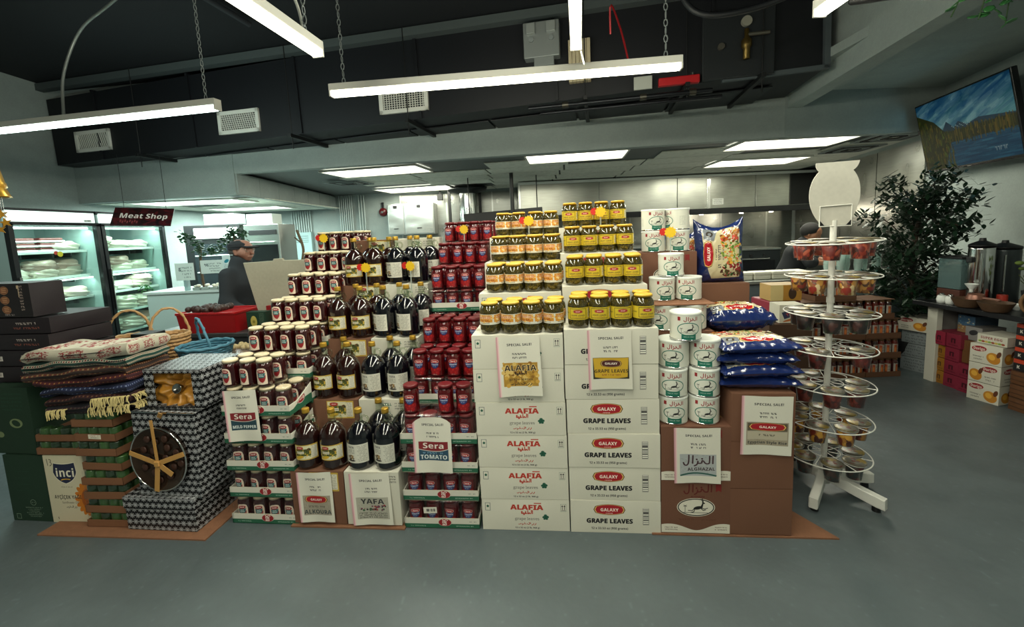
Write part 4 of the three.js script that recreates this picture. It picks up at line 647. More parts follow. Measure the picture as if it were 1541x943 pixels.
{
  // base box
  let t = thing('gift_box', 'low black and white flower-patterned gift box on the floor cardboard', 'gift box', D(-2.2, -0.085, 0.009), TURN - 0.02);
  part('box_body', uvMetres(rbox(0.42, 0.185, 0.36, 0.004)), mGift, t, [0, 0.0925, -0.18]); part('lid', uvMetres(rbox(0.43, 0.07, 0.37, 0.004)), mGift, t, [0, 0.158, -0.18]);
  // middle box with round tray
  t = thing('gift_box', 'tall flower-patterned gift box with a round ribbon-tied platter in front', 'gift box', D(-2.135, -0.07, 0.202), TURN - 0.02);
  t.rotation.order = 'YXZ'; t.rotation.z = -0.03;
  part('box_body', uvMetres(rbox(0.37, 0.475, 0.3, 0.004)), mGift, t, [0, 0.2375, -0.15]);
  part('silver_edging', merge([mv(box(0.374, 0.006, 0.004), 0, 0.472, 0.001), mv(box(0.374, 0.006, 0.004), 0, 0.004, 0.001)]), mChrome, t);
  part('round_platter', lathe([[0, 0.006], [0.11, 0.004], [0.14, 0.012], [0.158, 0.026], [0.163, 0.026], [0.16, 0.0], [0, -0.004]], 48).rotateX(Math.PI / 2), M(0x4a3a30, 0.12, { metalness: 0.7 }), t, [-0.02, 0.225, 0.003]).scale.set(1, 1.08, 1);
  part('platter_rim', new THREE.TorusGeometry(0.163, 0.004, 8, 60), mChrome, t, [-0.02, 0.225, 0.028]).scale.set(1, 1.08, 1);
  { const pos = []; for (let k = 0; k < 16; k++) { const a = k * 2.4, r = 0.03 + 0.1 * Math.sqrt(k / 16); const g = new THREE.SphereGeometry(0.02, 8, 6); g.scale(1, 1, 0.35); g.translate(Math.cos(a) * r, Math.sin(a) * r, 0); pos.push(g); } part('sweets', merge(pos), M(0x3d251c, 0.35), t, [-0.02, 0.225, 0.014]); }
  const rib = (a, l0, l1, wdt = 0.026) => { const g = rbox(wdt, l1 - l0, 0.003, 0.001); g.translate(0, (l0 + l1) / 2, 0); g.rotateZ(a); return part('ribbon', g, mRibbon, t, [-0.02, 0.205, 0.034]); };
  rib(0.05, 0, 0.24, 0.018); rib(1.25, 0, 0.17); rib(-1.2, 0, 0.17); rib(3.0, 0, 0.16, 0.028); rib(-2.2, 0, 0.1, 0.03);
  part('bow_knot', rbox(0.03, 0.03, 0.012, 0.005, 2), mRibbon, t, [-0.02, 0.205, 0.038]);
  part('ribbon', rbox(0.022, 0.05, 0.003, 0.001), mRibbon, t, [0.0, 0.462, 0.012], [0.5, 0, -0.7]);
  // top box with satin lining
  t = thing('gift_box', 'open-fronted flower-patterned gift box lined with gold satin, on top', 'gift box', D(-2.075, -0.03, 0.68), TURN - 0.02);
  const W = 0.34, H = 0.215, Dp = 0.3, x0 = -0.115, x1 = 0.115, y0 = 0.012, y1 = 0.195;
  part('box_shell', uvMetres(merge([mv(box(W, 0.006, Dp), 0, H - 0.003, -Dp / 2), mv(box(W, 0.006, Dp), 0, 0.003, -Dp / 2), mv(box(0.006, H - 0.012, Dp), -W / 2 + 0.003, H / 2, -Dp / 2), mv(box(0.006, H - 0.012, Dp), W / 2 - 0.003, H / 2, -Dp / 2), mv(box(W, H, 0.006), 0, H / 2, -Dp + 0.003)])), mGift, t);
  part('front_frame', uvMetres(merge([mv(box(x0 + W / 2, H, 0.006), (x0 - W / 2) / 2, H / 2, -0.003), mv(box(W / 2 - x1, H, 0.006), (x1 + W / 2) / 2, H / 2, -0.003), mv(box(x1 - x0, H - y1, 0.006), 0, (H + y1) / 2, -0.003), mv(box(x1 - x0, y0, 0.006), 0, y0 / 2, -0.003)])), mGift, t);
  const sat = new THREE.PlaneGeometry(0.32, 0.2, 60, 40), p = sat.attributes.position;
  for (let i = 0; i < p.count; i++) { const x = p.getX(i), y = p.getY(i), r = Math.hypot(x + 0.02, y * 1.1), a = Math.atan2(y, x + 0.02), r2 = Math.hypot(x - 0.085, (y - 0.01) * 0.9); const fold = 0.016 * Math.sin(a * 9 + 14 * r) * Math.min(1, r * 14) + 0.008 * Math.sin(x * 90 + y * 50) + 0.006 * Math.sin(y * 120 - x * 30); p.setZ(i, fold - 0.055 * Math.exp(-(r * r) / 0.0019) - 0.06 * Math.exp(-(r2 * r2) / 0.0007)); }
  sat.computeVertexNormals(); part('satin_lining', sat, mSatin, t, [0, 0.106, -0.045]);
  part('silver_cup', lathe([[0, 0], [0.014, 0], [0.022, 0.012], [0.028, 0.03], [0.026, 0.034], [0.02, 0.028], [0, 0.02]], 20).rotateX(Math.PI / 2.3), M(0xb9b9b4, 0.2, { metalness: 1 }), t, [-0.018, 0.09, -0.068]);
  part('silver_edging', box(W + 0.004, 0.005, 0.005), mChrome, t, [0, 0.002, 0.001]);
}
// wrapped trays of green preserve jars
const mGreenTop = glossy(0x35562a), mGreenDark = glossy(0x1d331c), mTrayBrown = M(0x7a5136, 0.82, { bumpMap: boardBump, bumpScale: 0.0004 });
function greenTray(label, pos, w, h, d, turn, sticker) {
  const t = thing('preserve_tray', label, 'jar case', pos, turn);
  const wl = h * 0.5; part('tray_wall', merge([mv(box(w, wl, 0.003), 0, wl / 2, -0.0015), mv(box(w, wl, 0.003), 0, wl / 2, -d + 0.0015), mv(box(0.003, wl, d), w / 2 - 0.0015, wl / 2, -d / 2), mv(box(0.003, wl, d), -w / 2 + 0.0015, wl / 2, -d / 2), mv(box(w, 0.003, d), 0, 0.0015, -d / 2)]), mTrayBrown, t);
  const g = lathe([[0, h - 0.006], [0.024, h - 0.007], [0.029, h - 0.013], [0.03, h * 0.5], [0.029, 0.006], [0, 0.004]], 14);
  for (let r = 0; r < 2; r++) for (let c = 0; c < 4; c++) { const j = part('jar', g, rnd() < 0.6 ? mGreenTop : mGreenDark, t, [-w / 2 + (c + 0.5) * w / 4, 0, -0.034 - r * (d - 0.07)]); }
  for (let c = 0; c < 2; c++) part('jar', g, mGreenTop, t, [w / 2 - 0.034, 0, -0.1 - c * 0.07]);
  part('shrink_wrap', rbox(w - 0.002, h - 0.003, d - 0.002, 0.012, 2), mFilm, t, [0, h / 2, -d / 2]);
  if (sticker) part('sticker', box(0.075, 0.024, 0.001), lab(canvas(128, 44, (x, w2, h2) => { x.fillStyle = '#d8d2c0'; x.fillRect(0, 0, w2, h2); fakeLine(x, 60, 12, 90, 8, '#7a2a24', 10); fakeLine(x, 60, 30, 90, 8, '#333', 12); })), t, [0.0, wl * 0.62, 0.0012], [0, 0, -0.04]);
}
for (let i = 0; i < 8; i++) greenTray(`wrapped brown tray of green preserve jars, ${i === 7 ? 'top' : ORD[i]} of the tall stack beside the gift boxes`, D(-2.535 + (i - 3) * 0.004 + rr(-0.004, 0.004) - (i > 4 ? 0.004 * i : 0), -0.068 + rr(-0.006, 0.004), 0.009 + i * 0.0835), 0.25, 0.083, 0.3, TURN + rr(-0.04, 0.04), i === 6);
for (let i = 0; i < 2; i++) greenTray(`wrapped brown tray of green preserve jars, ${i ? 'upper' : 'lower'} of two on the sunflower oil carton`, D(-2.83 + 0.01 * i, -0.035, 0.413 + i * 0.0785), 0.262, 0.078, 0.3, TURN + rr(-0.02, 0.02));

// sunflower oil carton and green cartons
{
  const artOil = canvas(400, 620, (x, w, h) => {
    paper(x, w, h, '#cbc3a8');
    x.strokeStyle = '#3a3630'; x.lineWidth = 6; x.lineCap = 'round'; x.beginPath(); x.moveTo(34, 36); x.lineTo(40, 92); x.moveTo(58, 38); x.quadraticCurveTo(92, 40, 68, 62); x.quadraticCurveTo(98, 78, 62, 96); x.stroke();
    x.fillStyle = '#c4721c'; for (let k = 0; k < 16; k++) { const a = k / 16 * 6.283; x.beginPath(); x.ellipse(385 + Math.cos(a) * 70, 400 + Math.sin(a) * 110, 46, 22, a, 0, 7); x.fill(); } x.fillStyle = '#a0541a'; x.beginPath(); x.ellipse(392, 400, 58, 92, 0, 0, 7); x.fill(); x.fillStyle = '#8a4a1c'; for (let k = 0; k < 60; k++) { x.beginPath(); x.arc(350 + rnd() * 50, 320 + rnd() * 160, 3, 0, 7); x.fill(); }
    x.fillStyle = '#1c2340'; x.beginPath(); x.moveTo(98, 70); x.quadraticCurveTo(200, 90, 312, 62); x.lineTo(324, 150); x.quadraticCurveTo(300, 232, 204, 256); x.quadraticCurveTo(110, 232, 86, 160); x.fill(); x.strokeStyle = '#e5dfc8'; x.lineWidth = 5; x.stroke();
    txt(x, 'inci', 206, 156, 104, '#e5dfc8', { sx: 1.1 }); x.strokeStyle = '#d9a62c'; x.lineWidth = 8; x.beginPath(); x.moveTo(160, 222); x.quadraticCurveTo(206, 208, 250, 218); x.stroke();
    fakeLine(x, 210, 286, 120, 8, '#5d5648', 20);
    txt(x, 'AY\u00c7\u0130\u00c7EK YA\u011eI', 196, 380, 46, '#2b2622', { sx: 0.9 }); txt(x, 'Sunflower Oil', 214, 430, 28, '#3a342c', { bold: false }); arab(x, 'small', 220, 470, 110, 28, '#3a342c', 4); txt(x, '5', 62, 580, 26, INK);
  });
  const artGreen = canvas(400, 620, (x, w, h) => { paper(x, w, h, '#173222'); x.strokeStyle = x.fillStyle = '#8fa08c'; x.lineWidth = 3; x.beginPath(); x.arc(232, 440, 26, 0, 7); x.stroke(); fakeLine(x, 232, 440, 34, 8, '#8fa08c', 4); for (let k = 0; k < 6; k++) fakeLine(x, 232, 490 + k * 17, 170 - (k % 3) * 30, 8, '#8fa08c', 22); x.strokeRect(40, 556, 40, 44); for (let k = 0; k < 4; k++) fakeLine(x, 170, 150 + k * 60, 150, 8, '#20432f', 18); });
  const artGreenTop = canvas(400, 620, (x, w, h) => { paper(x, w, h, '#16301f'); x.fillStyle = '#6f7d58'; x.beginPath(); x.ellipse(250, 330, 60, 44, 0, 0, 7); x.fill(); x.fillStyle = '#16301f'; x.beginPath(); x.ellipse(250, 330, 40, 28, 0.4, 0, 7); x.fill(); x.fillStyle = '#6f7d58'; x.beginPath(); x.ellipse(80, 440, 34, 28, 0, 0, 7); x.fill(); for (let k = 0; k < 5; k++) fakeLine(x, 240, 60 + k * 36, 200, 14, '#1d4430', 16); });
  const mG = M(0x173222, 0.7), mOil = lab(artOil, 0.75), mGr = lab(artGreen, 0.7), mGt = lab(artGreenTop, 0.7);
  carton('oil_carton', 'cream sunflower oil carton with navy crest under the green preserve trays', 'carton', D(-2.815, -0.03, 0.0), 0.245, 0.41, 0.32, mOil, M(0xcbc3a8, 0.8), { jog: 0.01, bare: 1 });
  carton('oil_carton', 'dark green carton on the floor beside the cream oil carton', 'carton', D(-3.075, -0.025, 0.0), 0.268, 0.405, 0.34, mGr, mG, { jog: -0.02, bare: 1 });
  carton('oil_carton', 'dark green carton stacked second, under the plum boxes', 'carton', D(-3.12, -0.015, 0.406), 0.28, 0.395, 0.34, mGt, mG, { jog: -0.03, bare: 1 });
  const artPlum = canvas(512, 256, (x, w, h) => { paper(x, w, h, '#150b11'); for (let k = 0; k < 3; k++) { x.strokeStyle = '#b08050'; x.lineWidth = 4; const cx = 300, cy = 52 + k * 74; x.beginPath(); x.moveTo(cx, cy - 30); x.quadraticCurveTo(cx + 34, cy - 24, cx + 36, cy); x.quadraticCurveTo(cx + 34, cy + 24, cx, cy + 30); x.quadraticCurveTo(cx - 34, cy + 24, cx - 36, cy); x.quadraticCurveTo(cx - 34, cy - 24, cx, cy - 30); x.stroke(); x.fillStyle = '#7d4f36'; x.fill(); for (let m = 0; m < 3; m++) { x.strokeStyle = '#d0a070'; x.beginPath(); x.moveTo(cx - 20, cy - 12 + m * 12); x.lineTo(cx + 20, cy - 16 + m * 14); x.stroke(); } } fakeLine(x, 120, 110, 190, 22, '#b7aca8', 12); fakeLine(x, 120, 160, 150, 16, '#b7aca8', 10); fakeLine(x, 110, 216, 170, 26, '#cfc6c0', 9); x.strokeStyle = '#8a6a48'; x.beginPath(); x.moveTo(20, 40); x.quadraticCurveTo(90, 20, 130, 60); x.lineTo(200, 80); x.stroke(); fakeLine(x, 420, 60, 24, 90, '#c0a888', 1); for (let k = 0; k < 9; k++) fakeLine(x, 440, 24 + k * 22, 30, 12, '#b9a59a', 3); fakeLine(x, 320, 240, 90, 12, '#b7aca8', 10); });
  const artPlumEnd = canvas(512, 128, (x, w, h) => { paper(x, w, h, '#180d15'); x.fillStyle = '#c9c2ba'; x.fillRect(40, 46, 100, 40); for (let k = 0; k < 22; k++) { x.fillStyle = '#221420'; if (rnd() < 0.6) x.fillRect(44 + k * 4.2, 48, 2.6, 30); } fakeLine(x, 350, 46, 140, 18, '#b5aaa4', 11); fakeLine(x, 350, 84, 180, 16, '#8a4a3c', 13); });
  const mPl = M(0x150c13, 0.5), mPlF = lab(artPlum, 0.5), mPlE = lab(artPlumEnd, 0.5);
  for (let k = 0; k < 4; k++) carton('sweets_box', `flat dark plum box, ${ORD[k]} of the four flat ones beside the rugs`, 'box', D(-3.12 + 0.012 * (k % 2), 0.06, 0.803 + k * 0.095), 0.47, 0.093, 0.34, mPlE, mPl, { jog: rr(-0.03, 0.03), bare: 1 });
  carton('sweets_box', 'tall dark plum box with three gold emblems, leaning on top', 'box', D(-3.16, 0.06, 1.185), 0.42, 0.195, 0.16, mPlF, mPl, { jog: -0.05, bare: 1 });
}
// folded rugs and blankets lying across the trays
{
  const kilim = (a, b, c, d2, kind) => { const t = canvas(512, 128, (x, w, h) => { x.fillStyle = a; x.fillRect(0, 0, w, h);
    if (kind === 'band') { x.fillStyle = b; x.fillRect(0, 18, w, 30); x.fillRect(0, 84, w, 22); for (let k = 0; k < 44; k++) { x.fillStyle = [c, d2][k % 2]; x.fillRect(k * 12, 24, 7, 18); x.beginPath(); x.arc(k * 12 + 4, 95, 5, 0, 7); x.fill(); } }
    if (kind === 'medal') { for (let k = 0; k < 3; k++) { const cx = 90 + k * 170; x.fillStyle = b; for (let m = 0; m < 120; m++) { x.globalAlpha = 0.85; x.fillRect(cx - 70 + rnd() * 120 + 30 * 0, 14 + rnd() * 96, 4 + rnd() * 7, 3 + rnd() * 5); } x.globalAlpha = 1; x.strokeStyle = c; x.lineWidth = 5; x.strokeRect(cx - 50, 30, 76, 64); } }
    for (let k = 0; k < 900; k++) { x.fillStyle = rnd() < 0.5 ? 'rgba(255,240,220,0.07)' : 'rgba(0,0,0,0.12)'; x.fillRect(rnd() * w, rnd() * h, 3, 1); } }); t.wrapS = t.wrapT = THREE.RepeatWrapping; return t; };
  const weave = data(64, 64, (i, j) => 255 * (0.5 + 0.3 * Math.sin(i * 0.78) * Math.sin(j * 0.78) + 0.2 * rnd())); weave.repeat.set(30, 12);
  const rug = (map) => M(0xffffff, 0.95, { map, bumpMap: weave, bumpScale: 0.002, sheen: 0.4, sheenRoughness: 0.8 });
  const layers = [
    [0.50, 0.05, rug(kilim('#1b1a24', '#2a2230', '#6d5a44', '#4a2026', 'band')), 'dark patterned rug with cream fringe, lowest of the folded pile', 1],
    [0.52, 0.046, rug(kilim('#2a1218', '#4b1a20', '#7a5a3a', '#2a1218', 'band')), 'deep maroon rug with fringe, second in the folded pile', 1],
    [0.54, 0.05, rug(kilim('#131c3c', '#1b2a58', '#7f8aa8', '#2a3050', 'band')), 'navy blue rug with pale dotted band in the folded pile', 0],
    [0.56, 0.046, rug(kilim('#3a0f18', '#54141e', '#a8743c', '#5a1a20', 'band')), 'wine red rug above the navy one in the folded pile', 0],
    [0.62, 0.052, rug(kilim('#3b2a26', '#6a4a38', '#b08a5a', '#7a2a22', 'band')), 'brown and tan patterned rug under the two blankets', 0],
    [0.64, 0.05, rug(kilim('#15413a', '#c9c0aa', '#7a2228', '#15413a', 'band')), 'teal and cream blanket folded just under the white one', 0],
    [0.65, 0.062, rug(kilim('#cfc8b4', '#8c2028', '#9c3a34', '#8c2028', 'medal')), 'cream white blanket with red medallions on top of the folded pile', 0],
  ];
  let y = 0.0; const tilt = 0.10;
  layers.forEach(([w, h, m, label, fringe], k) => {
    const N = 30, K = 8, g = new THREE.BoxGeometry(w, h, 0.26, N, 4, K), p = g.attributes.position, jx = rr(-0.012, 0.012), ph = k * 1.7;
    for (let i = 0; i < p.count; i++) { let x = p.getX(i), yy = p.getY(i), z = p.getZ(i); const u = x / w * 2, v = yy / h * 2, fz = z / 0.13; const sag = 0.008 * Math.sin(u * 3 + ph) + 0.004 * Math.sin(u * 9 + ph * 2);
      const rx = Math.pow(Math.abs(u), 8) * (v * v) * 0.012, rz = Math.pow(Math.abs(fz), 6) * v * v * 0.02; p.setXYZ(i, x - Math.sign(u) * rx + jx * (1 + v), yy + sag + 0.003 * Math.sin(z * 40 + x * 12 + ph), z - Math.sign(fz) * rz + 0.006 * Math.sin(u * 5 + ph)); }
    g.computeVertexNormals();
    const t = thing('folded_rug', label, k > 4 ? 'blanket' : 'rug', D(k > 4 ? -2.575 : -2.275 - w / 2, 0.045, 0.68 + y), TURN); t.rotation.z = tilt * 0.7;
    part('folded_cloth', g, m, t, [0, h / 2, 0]);
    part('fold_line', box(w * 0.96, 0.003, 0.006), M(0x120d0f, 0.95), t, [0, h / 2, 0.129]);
    if (fringe) { const st = []; for (let q = 0; q < 90; q++) { const a = rr(-0.12, 0.12), l = rr(0.03, 0.06); st.push(tube([[w / 2 - 0.02, h * 0.5, a], [w / 2 + l * 0.5, h * 0.5 + rr(-0.004, 0.006), a + rr(-0.01, 0.01)], [w / 2 + l * 0.7, h * 0.5 - l * 0.5, a + rr(-0.015, 0.015)]], 0.0022, 4, 4)); }
      for (let q = 0; q < 120; q++) { const a = rr(-w / 2, w / 2), near = k === 0 ? a < -w / 2 + 0.12 || a > w / 2 - 0.24 : a > w / 2 - 0.22; if (!near) continue; const l = rr(0.03, 0.06); st.push(tube([[a, h * 0.6, 0.125], [a + rr(-0.008, 0.008), h * 0.55, 0.125 + l * 0.3], [a + rr(-0.012, 0.012), h * 0.5 - l * 0.8, 0.132 + l * 0.25]], 0.0024, 4, 4)); }
      const f = part('fringe', merge(st), M(0xc3b27a, 0.9), t); f.userData = { label: 'cream yellow yarn fringe', kind: 'stuff' }; }
    y += h - 0.001;
  });
}
// table behind with baskets
{
  const t = thing('display_table', 'low wooden table with brown edge carrying the wicker baskets', 'table', V(-2.2, 0, -2.95), TURN);
  part('tabletop', uvMetres(rbox(1.05, 0.035, 0.62, 0.006)), mKraft, t, [0.05, 0.712, 0]);
  for (const [a, b] of [[-0.42, -0.26], [0.52, -0.26], [-0.42, 0.26], [0.52, 0.26]]) part('leg', rbox(0.05, 0.695, 0.05, 0.005), mBlack, t, [a, 0.3475, b]);
  function basket(label, x, y, z, r, h, color, o = {}) {
    const b = thing('wicker_basket', label, 'basket', V(x, y, z), o.turn ?? 0), m = M(color, 0.6), rows = o.rows ?? 8, n = 18, flare = o.flare ?? 1.25;
    const rad2 = (v) => r * (1 + (flare - 1) * v);
    part('bottom', cyl(r, r, 0.006, 24), m, b, [0, 0.003, 0]).scale.z = o.oval ?? 1;
    for (let k = 0; k < rows; k++) { const pts = []; for (let i = 0; i < n * 2; i++) { const a = i / n / 2 * 6.283, q = rad2((k + 0.5) / rows) + 0.004 * ((i + k) % 2 ? 1 : -1); pts.push(V(Math.cos(a) * q, 0.006 + (k + 0.5) * h / rows, Math.sin(a) * q * (o.oval ?? 1))); } part('woven_row', tube(pts, h / rows * 0.52, 54, 5, true), m, b); }
    const st = []; for (let i = 0; i < n; i++) { const a = i / n * 6.283 + 0.08; st.push(bar(V(Math.cos(a) * r, 0.004, Math.sin(a) * r * (o.oval ?? 1)), V(Math.cos(a) * rad2(1), h, Math.sin(a) * rad2(1) * (o.oval ?? 1)), 0.004, 5)); } part('stakes', merge(st), m, b);
    const rim = []; for (let i = 0; i < 40; i++) { const a = i / 40 * 6.283; rim.push(V(Math.cos(a) * rad2(1), h + 0.004 + 0.003 * Math.sin(a * 14), Math.sin(a) * rad2(1) * (o.oval ?? 1))); } part('braided_rim', tube(rim, 0.011, 80, 6, true), m, b);
    const hd = []; for (let i = 0; i <= 16; i++) { const a = i / 16 * Math.PI; hd.push(V(Math.cos(a) * rad2(1) * (o.hw ?? 1), h + Math.sin(a) * (o.hh ?? 0.2), (o.lean ?? 0) * Math.sin(a))); } const hg = tube(hd, 0.008, 40, 6); const h2 = tube(hd.map((v, i) => v.clone().add(V(0.006 * Math.sin(i * 2), 0.006 * Math.cos(i * 2), 0.006 * Math.cos(i * 2.2)))), 0.006, 60, 6); const hm = part('handle', merge([hg, h2]), m, b); if (o.ht) hm.rotation.y = o.ht; return b;
  }
  basket('tan wicker basket with tall arched handle beside the striped box', -2.41, 0.73, -2.93, 0.08, 0.2, 0xb08a5c, { hh: 0.19, flare: 1.35, turn: 0.71 });
  basket('tan wicker basket with arched handle behind the rug pile', -2.66, 0.73, -2.9, 0.085, 0.2, 0xa98456, { hh: 0.19, flare: 1.35, turn: 0.71 });
  basket('pale blue wicker basket tilted on the wooden table', -2.09, 0.73, -2.82, 0.11, 0.14, 0x3f7388, { hh: 0.19, flare: 1.45, turn: -0.78, lean: 0.03, rows: 9 });
  const sb = thing('striped_box', 'tall black and white streaked box standing beside the folded rugs', 'box', V(-2.37, 0.73, -2.71), TURN);
  const strp = canvas(128, 256, (x, w, h) => { x.fillStyle = '#16171a'; x.fillRect(0, 0, w, h); for (let k = 0; k < 40; k++) { x.fillStyle = ['#8f8a80', '#3a3a3c', '#b9b2a4'][k % 3]; x.fillRect(rnd() * w, rnd() * h * 0.3, 1 + rnd() * 3, h * (0.3 + rnd() * 0.7)); } });
  part('box_body', rbox(0.13, 0.27, 0.11, 0.004), lab(strp, 0.5), sb, [0, 0.135, 0]); part('lid', rbox(0.134, 0.03, 0.114, 0.004), mBlack, sb, [0, 0.256, 0]);
  const pl = thing('plastic_box', 'clear plastic box of orange dried fruit behind the pepper jars', 'food box', V(-1.86, 0.73, -2.78), TURN);
  part('tub', rbox(0.2, 0.09, 0.16, 0.01, 2), mFilm, pl, [0, 0.046, 0]); part('lid', rbox(0.215, 0.008, 0.172, 0.004), mFilm, pl, [0, 0.096, 0]);
  { const gs = []; for (let k = 0; k < 90; k++) { const g = new THREE.IcosahedronGeometry(rr(0.01, 0.016), 0); g.scale(1, 0.7, 1); g.translate(rr(-0.08, 0.08), rr(0.012, 0.07), rr(-0.06, 0.06)); gs.push(g); } const f = part('dried_fruit', merge(gs), M(0xc06a2c, 0.5), pl); f.userData = { kind: 'stuff', label: 'orange dried fruit pieces' }; }
  const kb = solo('storage_box', rbox(0.22, 0.07, 0.3, 0.006), mBlack, 'flat black box on the table behind the blue basket', 'box', V(-2.38, 0.765, -3.1), [0, 0.2, 0]);
  const tr = thing('bread_tray', 'shallow wicker tray of pale snacks behind the blue basket', 'tray', V(-2.02, 0.73, -3.1), 0.1); part('tray_rim', rbox(0.36, 0.04, 0.2, 0.015, 2), M(0x8a6a44, 0.7), tr, [0, 0.02, 0]);
  { const gs = []; for (let k = 0; k < 60; k++) { const g = new THREE.SphereGeometry(rr(0.012, 0.022), 6, 5); g.translate(rr(-0.16, 0.16), 0.045 + rr(0, 0.012), rr(-0.08, 0.08)); gs.push(g); } const f = part('snacks', merge(gs), M(0xb7a277, 0.7), tr); f.userData = { kind: 'stuff' }; }
}
// checkout counter with red crate, dark box, pale board
{
  const t = thing('checkout_counter', 'dark checkout counter behind the pepper jars', 'counter', V(-2.35, 0, -3.78), TURN);
  part('body', rbox(1.5, 0.77, 0.55, 0.006), M(0x2b2d30, 0.6), t, [0, 0.385, 0]); part('countertop', rbox(1.56, 0.035, 0.6, 0.006), M(0x3a3b3c, 0.4), t, [0, 0.7875, 0]);
  const r = thing('red_crate', 'bright red tapered open crate on the checkout counter', 'crate', V(-2.565, 0.805, -3.68), TURN);
  { const w = 0.5, d = 0.3, h = 0.165; const g = box(w, h, d), p = g.attributes.position; for (let i = 0; i < p.count; i++) if (p.getY(i) > 0) { p.setX(i, p.getX(i) * 1.06); p.setZ(i, p.getZ(i) * 1.1); } g.computeVertexNormals(); part('crate_body', g, M(0x9c1016, 0.4), r, [0, h / 2, 0]); part('rim', merge([mv(rbox(w * 1.08, 0.02, 0.014, 0.004), 0, h, d * 0.55), mv(rbox(w * 1.08, 0.02, 0.014, 0.004), 0, h, -d * 0.55), mv(rbox(0.014, 0.02, d * 1.1, 0.004), w * 0.535, h, 0), mv(rbox(0.014, 0.02, d * 1.1, 0.004), -w * 0.535, h, 0)]), M(0xa81218, 0.35), r);
    const gs = []; for (let k = 0; k < 40; k++) { const g2 = new THREE.IcosahedronGeometry(rr(0.018, 0.034), 1); g2.translate(rr(-0.22, 0.05), h + 0.01 + rr(0, 0.03), rr(-0.1, 0.1)); gs.push(g2); } const f = part('dried_dates', merge(gs), M(0x33201a, 0.5), r); f.userData = { kind: 'stuff', label: 'dark brown dried fruit heap' }; }
  const artG = canvas(200, 170, (x, w, h) => { paper(x, w, h, '#1b3a2c'); x.fillStyle = '#c2b25a'; x.beginPath(); x.ellipse(76, 84, 34, 50, 0, 0, 7); x.fill(); x.fillStyle = '#8f8434'; x.beginPath(); x.arc(76, 86, 14, 0, 7); x.fill(); for (let k = 0; k < 16; k++) fakeLine(x, 160, 14 + k * 10, 50, 5, '#7f907c', 6); });
  carton('tea_box', 'dark green box with a gold oval emblem beside the red crate', 'box', V(-2.16, 0.805, -3.52), 0.17, 0.165, 0.08, lab(artG, 0.5), M(0x1b3a2c, 0.5), { bare: 1 });
  const b = thing('pale_board', 'large pale beige board standing upright before the man', 'board', V(-2.0, 0.805, -3.72), TURN + 0.05);
  { const s = new THREE.Shape(); s.moveTo(-0.22, 0); s.lineTo(0.27, 0); s.lineTo(0.31, 0.57); s.lineTo(0.02, 0.575); s.lineTo(0.015, 0.592); s.lineTo(-0.06, 0.59); s.lineTo(-0.07, 0.573); s.lineTo(-0.335, 0.565); s.closePath(); part('panel', new THREE.ExtrudeGeometry(s, { depth: 0.02, bevelEnabled: true, bevelSize: 0.003, bevelThickness: 0.003, bevelSegments: 1 }), M(0xb3ad99, 0.75, { map: wallMap }), b); part('stand_foot', rbox(0.3, 0.02, 0.12, 0.005), M(0xb3ad99, 0.75), b, [0, 0.01, -0.05]); }
  const rb = carton('red_box', 'dark red box with a white arc print behind the green tea box', 'box', V(-2.02, 0.805, -3.6), 0.2, 0.2, 0.06, lab(canvas(160, 160, (x, w, h) => { paper(x, w, h, '#8f1218'); x.strokeStyle = '#d8cfc4'; x.lineWidth = 9; x.beginPath(); x.arc(80, 70, 44, 3.3, 6.1); x.stroke(); fakeLine(x, 80, 30, 100, 14, '#b9a9a0', 9); }), 0.5), M(0x8f1218, 0.5), { bare: 1 });
}
// gold lantern ornament hanging at the left edge
{
  const t = thing('hanging_ornament', 'gold lantern ornament with dangling stars hung near the left wall', 'ornament', V(-3.07, 1.88, -2.6));
  const gold = M(0xb8862c, 0.3, { metalness: 0.8 });
  part('lantern_body', lathe([[0, 0.3], [0.01, 0.29], [0.02, 0.25], [0.03, 0.235], [0.036, 0.18], [0.05, 0.09], [0.054, 0.085], [0.058, 0.06], [0.05, 0.055], [0.066, 0.01], [0.072, 0.0], [0.05, 0.0], [0, 0.01]], 8), gold, t);
  part('hanging_cord', cyl(0.003, 0.003, 1.58, 5), M(0x8c7a4c, 0.6), t, [0, 1.07, 0]);
  const s = new THREE.Shape(); for (let k = 0; k < 10; k++) { const a = k / 10 * 6.283 + 0.3, r = k % 2 ? 0.012 : 0.03; k ? s.lineTo(Math.cos(a) * r, Math.sin(a) * r) : s.moveTo(Math.cos(a) * r, Math.sin(a) * r); }
  const sg = new THREE.ExtrudeGeometry(s, { depth: 0.006, bevelEnabled: false });
  [[0.05, -0.15, 0.01], [0.025, -0.1, 0], [0.02, -0.19, 0.02], [-0.02, -0.13, 0.01]].forEach(([x, y, z]) => { part('star', sg, gold, t, [x, y, z], [0, 0.5, 0.2]); part('chain', cyl(0.002, 0.002, -y, 4), mChrome, t, [x, y / 2, z]); });
}

